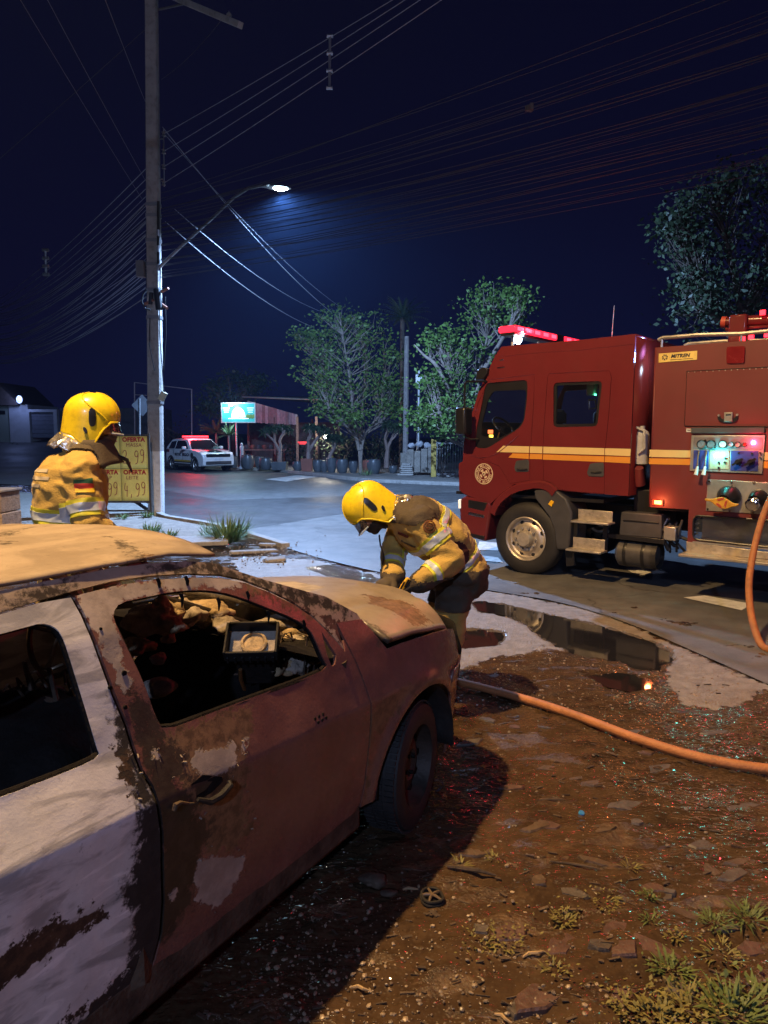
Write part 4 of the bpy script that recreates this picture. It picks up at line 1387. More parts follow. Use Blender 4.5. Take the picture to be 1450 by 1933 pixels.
# stripes follow the doors and the cab
def clipstripe(poly, doors):
    pass
for nm, q, m in (('cream_stripe', [(262, 669), (378, 672), (377, 701), (232, 697)], m_cream), ('cream_stripe', [(382, 672), (438, 673), (437, 703), (381, 701)], m_cream), ('cream_stripe', [(442, 673), (716, 680), (715, 711), (441, 703)], m_cream),
                 ('cream_stripe', [(719, 680), (834, 683), (832, 716), (718, 711)], m_cream), ('cream_stripe', [(922, 686), (1106, 690), (1104, 722), (920, 719)], m_cream),
                 ('orange_stripe', [(304, 703), (377, 705), (376, 728), (285, 722)], m_orange), ('orange_stripe', [(381, 705), (437, 707), (436, 730), (380, 728)], m_orange), ('orange_stripe', [(441, 708), (715, 716), (714, 742), (440, 731)], m_orange),
                 ('orange_stripe', [(718, 716), (832, 720), (831, 748), (717, 742)], m_orange), ('orange_stripe', [(920, 725), (1104, 728), (1103, 755), (919, 751)], m_orange),
                 ('cream_stripe', [(1436, 698), (1800, 708), (1800, 745), (1434, 733)], m_cream), ('orange_stripe', [(1434, 739), (1800, 750), (1800, 786), (1432, 769)], m_orange)):
    plate(nm, t4(q), m, .0005 if q[0][0] < 900 else .0205, .002, truck, 0)
# emblem with its ring of lettering
ec = Vector(t4([(175, 795)])[0])
e1 = Vector(t4([(175, 748)])[0])
er = (e1 - ec).length
m_emb = mat('emblem_cream', (.62, .50, .34), rough=.5)
m_embr = mat('emblem_red', (.34, .05, .03), rough=.5)
def disc(name, c, r0, r1, y, th, m, parent=truck, n=36, sx=1.0):
    mb = MB()
    prof = [(r0, 0), (r0, th), (r1, th), (r1, 0)] if r0 > 0 else [(0, th), (r1, th), (r1, 0)]
    mb.lathe(prof, (c[0], y, c[1]), (0, 1, 0), n)
    if sx != 1.0: mb.v = [(c[0] + (v[0] - c[0]) * sx, v[1], v[2]) for v in mb.v]
    return mb.build(name, m, parent)
disc('emblem', ec, er * .93, er, .0005, .003, m_emb)
disc('emblem', ec, er * .56, er * .62, .0005, .003, m_emb)
mb = MB()
s_ = 'CORPO DE BOMBEIROS MILITAR * '
for k, ch in enumerate(s_):
    if ch == ' ': continue
    a = PI / 2 - 2 * PI * (k + 8) / len(s_)
    vs, fs = text_geo(ch, er * .30, bold=er * .008)
    rr = er * .775
    cs, sn = math.cos(a - PI / 2), math.sin(a - PI / 2)
    mb.add([(ec[0] - (rr * math.cos(a) + v[0] * cs - v[1] * sn), .0035, ec[1] + rr * math.sin(a) + v[0] * sn + v[1] * cs) for v in vs], fs)
for k in range(8):
    a = PI / 8 + k * PI / 4
    if k % 2 == 0:
        a = k * PI / 4 + PI / 4
    c_ = (ec[0] + math.cos(a) * er * .36, ec[1] + math.sin(a) * er * .36)
    mb.prism([(c_[0] + er * .12 * math.cos(a + t), c_[1] + er * .12 * math.sin(a + t)) for t in (0, 1.3, PI, -1.3)], tf(.001), 0, .0025)
mb.prism([(ec[0] + er * .24 * sx_, ec[1] + er * .24 * sz_) for sx_, sz_ in ((-.7, .9), (.7, .9), (.8, 0), (0, -1), (-.8, 0))], tf(.001), 0, .0025)
mb.build('emblem_print', m_emb, truck, smooth=False)
mb = MB()
mb.prism([(ec[0] + er * .13 * math.cos(a) * (1 if k % 2 else .45), ec[1] + er * .13 * math.sin(a) * (1 if k % 2 else .45)) for k, a in enumerate([2 * PI * j / 10 for j in range(10)])], tf(.0036), 0, .001)
mb.build('emblem_star', m_blk, truck, smooth=False)
# crease line and roof seam
MB().tube([Vector((u, .002, v)) for u, v in t4([(118, 712), (150, 722), (200, 718), (240, 700), (290, 660), (330, 622)])], .006, 6).build('door_crease', m_red, truck)
MB().tube([Vector((u, .001, v)) for u, v in t4([(245, 268), (430, 250), (600, 240), (848, 212)])], .004, 5).build('roof_gutter', m_red, truck)
for q in ([(236, 320), (268, 316)], [(246, 285), (262, 282)]):
    MB().tube([Vector((u, .002, v)) for u, v in t4(q)], .006, 5).build('cab_vent', m_chr, truck)
# wing over the wheel, bumper corner
ac = Vector(TS(992, 1012))
arch_o = t4([(205, 962), (216, 930), (245, 888), (310, 842), (400, 825), (442, 825), (482, 838), (508, 866)])
rows = []
for (u, v) in smooth_poly(arch_o, 1, closed=False):
    d = (Vector((u, v)) - ac).normalized()
    rows.append([Vector((u, -.25, v)), Vector((u, .02, v)), Vector((u - d.x * .02, .045, v - d.y * .02)), Vector((u - d.x * .10, .045, v - d.y * .10)), Vector((u - d.x * .11, -.25, v - d.y * .11))])
MB().grid(rows).build('front_wing', m_red, truck)
bump_o = t4([(92, 893), (198, 908), (205, 945), (184, 1100), (92, 1076), (66, 1046), (62, 912)])
MB().prism(bump_o, tf(0), -WID, .0).build('bumper', m_red, truck, bevel=.03)
plate('bumper_step', t4([(106, 912), (190, 925), (176, 962), (104, 946)]), m_blk, -.004, .008)
plate('bumper_step', t4([(108, 965), (178, 980), (176, 992), (106, 978)]), m_chr, 0, .01)
plate('bumper_tread', t4([(88, 1056), (178, 1074), (176, 1090), (92, 1072)]), m_blk, 0, .012)
plate('corner_lamp', t4([(60, 912), (72, 908), (72, 950), (62, 950)]), mat('clear_lens', (.8, .8, .8), rough=.1, emit=(1, .95, .85), es=.5), -.02, .03)
# black rear mudguard with reflector
mud = t4([(405, 868), (490, 858), (548, 905), (574, 968), (560, 1136), (505, 1134), (492, 1040), (470, 985), (440, 945), (406, 900)])
MB().prism(mud, tf(0), -.45, .03).build('mudguard', m_grey, truck, bevel=.02)
plate('reflector', t4([(470, 930), (482, 912), (496, 918), (486, 942)]), mat('amber_lens', (.8, .45, .02), rough=.3), .03, .015)
MB().prism(t4([(525, 1140), (560, 1142), (572, 1210), (530, 1215)]), tf(-.1), 0, .01).build('mud_flap', m_blk, truck)
# sun visor, mirrors
MB().prism(t4([(152, 330), (172, 318), (200, 322), (198, 345), (180, 372), (146, 376)]), tf(.02), -.5, .03).build('sun_visor', m_blk, truck, bevel=.01)
def mirror(y0, sgn):
    def q(x, y_, dy=.22): u, v = TS(840 + .4207 * x, 560 + .4207 * y_, dy); return Vector((u, dy if sgn > 0 else -WID - dy, v))
    MB().tube([q(188, 380, .0), q(150, 381, .1), q(98, 381), q(90, 390), q(88, 440), q(88, 500)], .014, 7).build('mirror_arm', m_blk, truck)
    MB().tube([q(88, 610), q(92, 632), q(110, 640, .15), q(150, 640, .0)], .014, 7).build('mirror_arm', m_blk, truck)
    a, b_ = q(58, 497), q(112, 620)
    MB().box(((a.x + b_.x) / 2, a.y, (a.z + b_.z) / 2), (.16, abs(a.x - b_.x) * 1.0, abs(a.z - b_.z))).build('mirror', m_blk, truck, bevel=.035, seg=3)
mirror(0, 1)
mirror(-WID, -1)
# inside the cab
def tb(name, px, py, y, s, m, **kw):
    u, v = TS(px, py, y)
    return MB().box((u, y, v), s).build(name, m, truck, **kw)
m_seat = mat('seat_cloth', (.03, .035, .05), rough=.9)
for yy in (-.45, -1.75):
    MB().box((.05, yy, 1.28), (.5, .5, .15)).box((-.16, yy, 1.62), (.14, .48, .62)).box((-.18, yy, 2.02), (.1, .28, .18)).build('seat', m_seat, truck, bevel=.04)
MB().box((-.85, -1.1, 1.28), (.45, 1.8, .15)).build('bench', m_seat, truck, bevel=.04)
sw = Vector((.60, -.42, TS(960, 805, -.42)[1]))
MB().tube([sw + Vector((.10 * math.sin(a), .20 * math.cos(a), .12 * math.sin(a))) for a in [2 * PI * k / 24 for k in range(25)]], .016, 7).tube([sw, sw + Vector((.15, 0, -.4))], .03, 8).tube([sw + Vector((0, -.2, 0)), sw + Vector((0, .2, 0))], .014, 6).build('steering_wheel', m_blk, truck)
MB().box((.92, -1.1, 1.36), (.25, 1.9, .3)).build('dashboard', m_blk, truck, bevel=.05)
a_ = TS(926, 815, -.35)
MB().box((a_[0], -.35, a_[1]), (.02, .10, .05)).build('dash_light', mat('dash_red', (.3, .05, .02), emit=(1, .18, .05), es=2.5), truck)
a_ = TS(928, 819, -.34)
MB().box((a_[0], -.33, a_[1] - .03), (.02, .07, .035)).build('dash_light', mat('dash_amber', (.5, .4, .05), emit=(1, .75, .08), es=4), truck)
MB().cyl((1.0 - .12, -.12, 1.42), (.9, -.12, 1.78), .018, n=8).build('grab_rail', mat('yellow_rail', (.6, .45, .03)), truck)
a_ = TS(1118, 735, -.6)
MB().box((a_[0], -.6, a_[1]), (.12, .1, .16)).build('cab_equipment', mat('equipment_white', (.5, .55, .5), rough=.4), truck, bevel=.02)
a_ = TS(1124, 745, -.54)
MB().box((a_[0], -.54, a_[1]), (.02, .02, .02)).build('cab_led', mat('led_green', (.1, .6, .3), emit=(.1, 1, .45), es=6), truck)
MB().tube([Vector((TS(x, y_, -.55)[0], -.55, TS(x, y_, -.55)[1])) for x, y_ in ((1112, 755), (1124, 755), (1126, 770), (1113, 772), (1112, 755))], .012, 6).build('seat_handle', m_alu, truck)
# antenna, light bar
a_ = TS(1155, 632, -.9)
MB().tube([(a_[0], -.9, a_[1] - .1), (a_[0] - .02, -.9, a_[1] + .36)], .006, 6).build('antenna', m_alu, truck)
bx, bz = TS(957, 624, -.15)
bz += .02
m_rl = mat('red_lens', (.5, .02, .03), rough=.2, emit=(1.0, .015, .04), es=2.4)
m_rh = mat('red_led', (.8, .1, .1), emit=(1.0, .03, .06), es=6)
lb = empty('light_bar', (0, 0, 0)); lb.parent = truck
LBL = 2.12
for k in range(9):
    y0, y1 = -.15 - LBL * k / 9, -.15 - LBL * (k + 1) / 9 + .012
    if k == 5:
        MB().box((bx, (y0 + y1) / 2, bz), (.24, abs(y1 - y0), .11)).build('centre_block', m_blk, lb, bevel=.02)
        continue
    o = MB().box((bx, (y0 + y1) / 2, bz), (.26, abs(y1 - y0), .085)).build('lens', m_rl, lb, bevel=.02)
    MB().box((bx - .131, (y0 + y1) / 2, bz), (.004, abs(y1 - y0) * .6, .045)).build('led', m_rh, lb, bevel=.0)
MB().box((bx, -.15 - LBL / 2, bz - .06), (.2, LBL * .98, .035)).build('bar_base', m_blk, lb)
for yy in (-.3, -1.0, -1.9):
    MB().cyl((bx, yy, bz - .30), (bx, yy, bz - .06), .02, n=8).build('bar_foot', m_alu, lb)
lamp('beacon_light', 'POINT', (bx - .2, -.5, bz + .06), (1, .03, .05), 26, truck, size=.06)
a_ = TS(978, 641, -.45)
MB().ellipsoid((a_[0], -.45, a_[1]), (.05, .05, .06), None, 12, 8).build('roof_strobe', mat('white_strobe', (.8, .9, 1), emit=(.65, .85, 1), es=45), truck)
lamp('strobe_light', 'POINT', (a_[0] - .1, -.42, a_[1] + .05), (.6, .8, 1), 5, truck, size=.05)
# ------------ gap between cab and body
gy = -.25
m_bag = mat('grey_canvas', (.32, .33, .33), rough=.8, var=.25, vs=9)
g0, g1 = TS(1212, 830, gy), TS(1208, 905, gy)
MB().cyl((g0[0], gy, g0[1] - .28), (g0[0], gy, g0[1] + .05), .085, n=16).lathe([(.085, .05), (.07, .09), (.03, .12), (.03, .16), (0, .16)], (g0[0], gy, g0[1]), n=16).build('air_cylinder', m_bag, truck)
MB().tube([(g0[0] + .11, gy, g0[1] + .1), (g0[0] + .03, gy + .1, g0[1] + .14), (g0[0] - .06, gy + .1, g0[1] + .10), (g0[0] - .07, gy + .1, g0[1] - .1), (g0[0], gy + .1, g0[1] - .16)], .016, 7).build('strap', m_bag, truck)
MB().tube([(g0[0] + .10, gy, g0[1] + .12), (g0[0] + .13, gy + .05, g0[1] - .05), (g0[0] + .10, gy + .05, g0[1] - .2)], .022, 7).build('strap', m_bag, truck)
MB().cyl((g1[0], gy, g1[1] - .05), (g1[0] - .02, gy + .1, g1[1] + .14), .07, .05, 14).build('hose_fitting', m_redd, truck)
bodyx = TS(1240, 655, .02)[0]
topz = TS(1240, 656, .02)[1]
botz = TS(1226, 957, .02)[1]
cabx = CABO[3][0]
MB().box(((bodyx + cabx) / 2, -.55, .98), (abs(bodyx - cabx) + .1, .6, .35)).build('chassis_box', m_blk, truck, bevel=.02)
# ------------ body
BX1 = -5.3
step0 = TS(1300, 970, .02)[0]
lowz = TS(1298, 1024, .02)[1]
body_o = [(bodyx, topz), (bodyx, botz), (step0, botz), (step0, lowz), (BX1, lowz), (BX1, topz)]
recess = round_poly(t5([(462, 1398), (1100, 1440), (1500, 1470), (1500, 1700), (1060, 1650), (458, 1588)], .02), .06)
recess = [(max(BX1 + .6, u), v) for u, v in recess]
tpanel('body_side', body_o, [recess], .3, tf(.02), m_redd, truck, thick=.03)
tpanel('body_side', body_o, [], .5, tf(-WID - .02), m_redd, truck, thick=.03, flip=True)
for nm, a, b_ in (('body_roof', (bodyx, topz), (BX1, topz)), ('body_rear', (BX1, topz), (BX1, lowz)), ('body_front', (bodyx, topz), (bodyx, botz))):
    rows = [[Vector((p[0], .018 - (WID + .036) * k / 3, p[1])) for k in range(4)] for p in (a, b_)]
    MB().grid(rows).build(nm, m_redd, truck).modifiers.new('solid', 'SOLIDIFY').thickness = .02
MB().box(((bodyx + BX1) / 2, -WID / 2, botz - .02), (abs(BX1 - bodyx) - .1, WID - .1, .03)).build('body_floor', m_blk, truck)
# locker behind the low window
rc = [(min(p[0] for p in recess), min(p[1] for p in recess)), (max(p[0] for p in recess), max(p[1] for p in recess))]
MB().box(((rc[0][0] + rc[1][0]) / 2, -.42, (rc[0][1] + rc[1][1]) / 2), (rc[1][0] - rc[0][0] + .06, .03, rc[1][1] - rc[0][1] + .1)).box(((rc[0][0] + rc[1][0]) / 2, -.2, rc[0][1] - .01), (rc[1][0] - rc[0][0], .45, .02)).build('locker', m_alu, truck)
tpanel('window_pane', inflate(recess, .004), [], .4, tf(.004), mat('locker_glass', (.05, .06, .08), rough=.12, alpha=.45), truck)
for k in range(4):
    u, v = t5([(500 - 8 * k, 1420 + 42 * k)], -.05)[0]
    MB().box((u, -.05, v), (.05, .03, .02), M=Matrix.Rotation(.5, 3, 'Y')).build('tread_bar', m_alu, truck)
MB().tube([Vector((u, .03, v)) for u, v in recess + [recess[0]]], .010, 6).build('window_gasket', m_blk, truck)
# roller locker above the pump panel
dl = t5([(408, 256), (1051, 222), (1500, 198), (1500, 706), (1051, 696), (388, 690)], .02)
tpanel('locker_door', dl, [], .3, tf(.026), m_redd, truck, thick=.006)
seam = MB().tube([Vector((u, .027, v)) for u, v in [dl[2], dl[1], dl[0], dl[5], dl[4], dl[3]]], .0045, 5)
seam.build('door_seam', m_blk, truck)
latch = plate('latch', smooth_poly(t5([(652, 602), (700, 640), (770, 640), (812, 600), (816, 640), (780, 666), (690, 666), (650, 640)], .03), 1), m_blk, .024, .02)
plate('latch_plate', t5([(704, 582), (770, 580), (768, 654), (702, 656)], .05), m_alu, .04, .02, latch)
plate('latch_grip', t5([(716, 596), (758, 594), (756, 606), (714, 608)], .06), m_blk, .06, .006, latch)
for (x, y_) in ((660, 606), (806, 602)):
    u, v = t5([(x, y_)], .04)[0]
    MB().cyl((u, .03, v), (u, .048, v), .012, n=8).build('rivet', m_alu, latch)
ro = MB()
for k in range(14):
    for (xa, ya, xb, yb) in ((420, 264, 1051, 230),):
        u, v = t5([(xa + (xb - xa) * k / 13, ya + (yb - ya) * k / 13)], .03)[0]
        ro.cyl((u, .026, v), (u, .031, v), .006, n=6)
ro.build('rivets', m_alu, truck)['kind'] = 'stuff'
plate('red_marker', round_poly(t5([(724, 62), (872, 56), (866, 194), (722, 196)], .02), .025), mat('marker_dark_red', (.14, .006, .01), rough=.25), .022, .014)
sgn_ = t5([(184, 116), (490, 93), (488, 164), (183, 188)], .02)
o = plate('maker_plate', sgn_, mat('plate_yellow', (.62, .47, .13), rough=.45), .021, .006)
sc_ = Vector(((sgn_[0][0] + sgn_[1][0] + sgn_[2][0] + sgn_[3][0]) / 4, (sgn_[0][1] + sgn_[1][1] + sgn_[2][1] + sgn_[3][1]) / 4))
sw_ = abs(sgn_[0][0] - sgn_[1][0]); sh_ = abs(sgn_[0][1] - sgn_[3][1])
mb = MB()
lettering(mb, 'MITREN', sh_ * .52, lambda u, v: (sc_[0] - u * 1.05 - sw_ * .07, .0285, sc_[1] + v + sh_ * .06), bold=sh_ * .025, shear=.2, spacing=1.05)
m_ink = mat('ink_black', (.012, .014, .03), rough=.5)
mb.tube([(sc_[0] + sw_ * .18, .0285, sc_[1] - sh_ * .30), (sc_[0] - sw_ * .40, .0285, sc_[1] - sh_ * .30)], .003, 4)
for k in range(7):
    a0, a1 = 2 * PI * k / 7, 2 * PI * (k + .62) / 7
    c_ = (sc_[0] + sw_ * .33, sc_[1] + sh_ * .02)
    mb.prism([(c_[0] + sh_ * rr * math.cos(a), c_[1] + sh_ * rr * math.sin(a)) for rr, a in ((.12, a0), (.34, a0), (.34, a1), (.12, a1))], tf(.0275), 0, .001)
mb.build('lettering', m_ink, o, smooth=False)
o = plate('small_notice', t5([(402, 710), (480, 712), (478, 741), (402, 738)], .02), mat('notice_white', (.5, .48, .45)), .021, .004)
nn_ = t5([(412, 722), (468, 724)], .02)
mb = MB()
mb.tube([(nn_[0][0], .0255, nn_[0][1]), (nn_[0][0] * .7 + nn_[1][0] * .3, .0255, nn_[0][1] - .004), (nn_[0][0] * .4 + nn_[1][0] * .6, .0255, nn_[0][1] + .004)], .004, 4)
mb.build('print', m_ink, o)
MB().box(((t5([(445, 745)], .02)[0][0] + BX1 + 2.6) / 2, .03, t5([(700, 725)], .02)[0][1]), (abs(t5([(445, 745)], .02)[0][0] - BX1 - 2.6), .05, .06)).build('panel_hood', m_grey, truck, bevel=.006)
# pump control panel
pp = t5([(445, 764), (1030, 762), (1006, 1070), (430, 1045)], .03)
cp = empty('pump_panel', (0, 0, 0)); cp.parent = truck
plate('panel_frame', pp, m_alu, .02, .020, cp)
def pf(x0, y0, x1, y1, nm, m, th=.024):
    return plate(nm, t5([(x0, y0), (x1, y0 + 2), (x1 - 4, y1 + 6), (x0 - 6, y1)], .04), m, .022, th, cp, .002)
m_pblue = mat('panel_blue', (.030, .045, .22), rough=.4)
m_pgrey = mat('panel_grey', (.16, .16, .18), rough=.45)
pf(462, 780, 1010, 870, 'gauge_plate', m_pgrey, .021)
pf(462, 882, 580, 1030, 'lever_plate', m_pblue)
pf(592, 884, 745, 1030, 'switch_plate', mat('panel_tan', (.36, .30, .20), rough=.5))
pf(758, 886, 975, 1044, 'valve_plate', m_pblue)
m_wdial = mat('dial_white', (.66, .68, .68), rough=.3)
for (x, y_, r_, m) in ((525, 835, .048, m_pgrey), (600, 835, .046, m_pgrey), (692, 835, .042, m_wdial), (758, 836, .028, mat('dial_blue', (.45, .55, .75))), (812, 838, .030, mat('dial_pink', (.42, .30, .30))), (868, 838, .020, m_embr)):
    u, v = t5([(x, y_)], .05)[0]
    MB().lathe([(r_, 0), (r_, .022), (r_ * .86, .026), (r_ * .84, .014)], (u, .042, v), (0, 1, 0), 24).build('gauge', m_blk, cp)
    MB().lathe([(0, .015), (r_ * .85, .015)], (u, .042, v), (0, 1, 0), 24).tube([(u, .060, v), (u + r_ * .4, .060, v + r_ * .5)], .003, 4).build('dial', m, cp, recalc=False)
m_rled = mat('indicator_red', (.8, .05, .08), emit=(1, .03, .08), es=260)
m_cled = mat('indicator_cyan', (.1, .8, .8), emit=(.06, .9, .85), es=220)
for (x, y_, r_, m) in ((935, 822, .020, m_rled), (640, 922, .020, m_cled), (690, 922, .013, m_cled)):
    u, v = t5([(x, y_)], .05)[0]
    MB().ellipsoid((u, .052, v), (r_, .018, r_), None, 12, 8).build('indicator_lamp', m, cp)
u, v = t5([(935, 822)], .05)[0]
lamp('indicator_light', 'POINT', (u, .16, v), (1, .04, .10), 3.2, truck, size=.02)
u, v = t5([(650, 922)], .05)[0]
lamp('indicator_light', 'POINT', (u, .16, v), (.08, .95, .92), 3.2, truck, size=.02)
for x in (500, 560):
    a, b_ = t5([(x + 2, 888)], .06)[0], t5([(x - 4, 1010)], .10)[0]
    o = MB().tube([(a[0], .05, a[1]), (a[0], .08, (a[1] + b_[1]) / 2), (b_[0], .12, b_[1])], .009, 7).build('lever', m_blk, cp)
    MB().cyl((b_[0], .12, b_[1]), (b_[0] + .01, .135, b_[1] - .09), .011, .022, 10).build('grip', mat('grip_pale', (.55, .6, .6), rough=.35), o)
for (x, y_) in ((815, 975), (915, 975)):
    u, v = t5([(x, y_)], .06)[0]
    MB().cyl((u, .045, v), (u, .09, v), .035, .028, 14).box((u, .095, v), (.12, .02, .022), M=Matrix.Rotation(.6, 3, 'Y')).build('valve_knob', m_blk, cp)
for (x, y_) in ((660, 980), (710, 980), (660, 1020), (712, 945), (925, 908), (990, 905), (990, 940), (820, 905), (555, 805), (630, 860)):
    u, v = t5([(x, y_)], .05)[0]
    MB().cyl((u, .045, v), (u, .062, v), .011, n=8).build('switch', m_chr if x > 900 or x < 640 else m_blk, cp)
# suction plate with two capped inlets
ip = t5([(572, 1112), (1051, 1138), (1500, 1160), (1500, 1420), (1051, 1392), (556, 1362)], .03)
ipp = plate('inlet_plate', ip, m_alu, .02, .012)
for (x, y_) in ((585, 1130), (760, 1135), (940, 1142), (572, 1348), (745, 1366), (930, 1380)):
    u, v = t5([(x, y_)], .035)[0]
    MB().cyl((u, .032, v), (u, .044, v), .012, n=8).build('bolt', m_chr, ipp)
u, v = t5([(735, 1245)], .1)[0]
MB().lathe([(.115, 0), (.118, .04), (.105, .09), (.075, .14), (.06, .16)], (u, .03, v), (.12, .95, -.25), 24).build('inlet', m_blk, truck)
wing_ = t5([(548, 1262), (600, 1270), (650, 1258), (690, 1252), (740, 1280), (775, 1305), (818, 1308), (812, 1326), (770, 1330), (735, 1345), (690, 1348), (640, 1325), (605, 1290), (556, 1285)], .22)
cap = MB().prism(smooth_poly(wing_, 1), tf(.19), 0, .05).build('inlet_cap', mat('cap_yellow', (.50, .27, .03), rough=.45, var=.25, dirt=.3), truck, bevel=.012)
cc_ = t5([(684, 1300)], .24)[0]
mb = MB()
for k in range(3):
    a0, a1 = R(30 + 120 * k), R(110 + 120 * k)
    mb.prism([(cc_[0] + rr * math.cos(a), cc_[1] + rr * math.sin(a)) for rr, a in ((.035, a0), (.062, a0), (.062, a1), (.035, a1))], tf(.24), 0, .004)
mb.build('cap_cross', m_embr, cap)
u, v = t5([(970, 1260)], .1)[0]
MB().lathe([(.09, 0), (.092, .04), (.075, .10), (.06, .12)], (u, .03, v), (.15, .95, -.25), 20).build('inlet', m_blk, truck)
u, v = t5([(935, 1300)], .16)[0]
MB().lathe([(.0, .10), (.05, .10), (.068, .085), (.07, .02), (.06, 0)], (u, .09, v), (.15, .95, -.25), 20).build('inlet_cap', m_chr, truck)
m_ml = mat('marker_amber', (.9, .25, .06), emit=(1, .22, .06), es=9)
mk = plate('side_marker', t5([(134, 1272), (224, 1278), (222, 1322), (134, 1314)], .02), m_embr, .021, .02)
plate('lamp_lens', t5([(150, 1280), (206, 1283), (205, 1313), (150, 1308)], .04), m_ml, .041, .006, mk)
a_ = t5([(178, 1296)], .05)[0]
lamp('marker_light', 'POINT', (a_[0], .14, a_[1]), (1, .25, .08), 3.0, truck, size=.03)
# folding step along the body
so = t5([(402, 1606), (1036, 1690), (1500, 1750), (1500, 1860), (1030, 1775), (345, 1705)], .03)
plate('side_step', t5([(402, 1606), (1036, 1688), (1500, 1745), (1500, 1790), (1036, 1745), (402, 1690)], .02), m_tread, 0, .022)
sz = t5([(345, 1712)], .20)[0]
MB().box(((sz[0] + BX1) / 2, .10, sz[1]), (abs(sz[0] - BX1), .26, .03)).build('side_step', m_tread, truck, bevel=.006)
def tread(mb, c, s, n, y):
    for i in range(n):
        for j in range(2):
            mb.box((c[0] - s[0] / 2 + s[0] * (i + .5) / n, y, c[1] - s[1] / 4 + s[1] / 2 * j), (.045, .006, .014), M=Matrix.Rotation(.6 * (-1) ** (i + j), 3, 'Y'))
tm = MB()
ts_ = t5([(402, 1650)], .02)[0]
tread(tm, (ts_[0] - .55, ts_[1] - .015), (1.05, .07), 16, .024)
# cab steps
for q, qt in (([(598, 952), (752, 965), (750, 1018), (598, 1004)], (566, 1010)), ([(575, 1078), (718, 1092), (716, 1144), (574, 1130)], (540, 1140))):
    pl = t4(q)
    st_ = plate('cab_step', pl, m_tread, -.015, .015)
    a, b_ = TS(840 + .4207 * qt[0], 560 + .4207 * qt[1], .12), pl[2]
    MB().box(((pl[0][0] + pl[1][0]) / 2, .06, min(p[1] for p in pl) + .005), (abs(pl[0][0] - pl[1][0]) + .04, .20, .025)).build('tread', m_tread, st_, bevel=.005)
    tread(tm, ((pl[0][0] + pl[1][0]) / 2, (pl[0][1] + pl[2][1]) / 2 + .02), (abs(pl[0][0] - pl[1][0]) * .95, .10), 9, .003)
tm.build('tread_pattern', m_tread, truck, smooth=False)['kind'] = 'stuff'
for x in (590, 722):
    a, b_ = t4([(x, 1000), (x - 6, 1150)], -.05)
    MB().box(((a[0] + b_[0]) / 2, -.06, (a[1] + b_[1]) / 2), (.05, .04, abs(a[1] - b_[1]))).build('step_bracket', m_blk, truck)
# tanks and boxes under the chassis
bb = t4([(790, 965), (972, 978), (972, 1088), (780, 1072)], -.08)
MB().prism(bb, tf(-.08), -.5, 0).build('battery_box', m_grey, truck, bevel=.015)
plate('battery_lid_rib', t4([(800, 1000), (960, 1012), (960, 1018), (800, 1006)], -.08), m_blk, -.08, .012)
plate('tank_bracket', t4([(724, 1062), (985, 1090), (985, 1112), (722, 1082)], -.06), m_blk, -.10, .04)
a, b_ = TS(1166, 1041, -.2), TS(1243, 1046, -.2)
tk = MB()
rr = .16
tk.lathe([(0, 0), (rr * .7, .01), (rr, .05), (rr, .5), (rr, abs(a[0] - b_[0]) - .05), (rr * .7, abs(a[0] - b_[0]) - .01), (0, abs(a[0] - b_[0]))], (a[0], -.2, a[1]), (-1, 0, 0), 28)
tk.build('air_tank', mat('tank_grey', (.06, .058, .058), rough=.45, var=.3, dirt=.3), truck)
for k in (.28, .72):
    x = a[0] + (b_[0] - a[0]) * k
    MB().lathe([(rr + .004, -.02), (rr + .006, 0), (rr + .004, .02)], (x, -.2, a[1]), (1, 0, 0), 28).build('tank_strap', m_blk, truck)
q = t4([(982, 1030), (1036, 1036), (1034, 1098), (980, 1090)], -.05)
MB().prism(q, tf(-.05), -.2, 0).build('valve_box', m_alu, truck, bevel=.008)
ur = random.Random(8)
for k in range(9):
    p0 = t4([(ur.uniform(985, 1080), ur.uniform(985, 1040))], -.15)[0]
    p1 = t4([(ur.uniform(985, 1080), ur.uniform(1090, 1160))], -.15)[0]
    MB().tube([(p0[0], -.1 - .2 * ur.random(), p0[1]), (p0[0] + .05, -.12, (p0[1] + p1[1]) / 2), (p1[0], -.15 - .2 * ur.random(), p1[1])], .012 + .012 * ur.random(), 6).build('air_line', m_blk if k % 3 else m_grey, truck)
MB().box((-2.2, -.75, .78), (6.2, .12, .26)).box((-2.2, -1.55, .78), (6.2, .12, .26)).build('chassis_rail', m_blk, truck)
MB().cyl((0, -.2, .47), (0, -2.1, .47), .06, n=10).build('axle', m_blk, truck)
for k in range(3):
    MB().tube([(-.9 + .2 * k, -.5, .72 + .03 * k), (-.2, -.62, .62 + .03 * k), (.6, -.5, .74 + .03 * k)], .025, 5).build('leaf_spring', m_blk, truck)
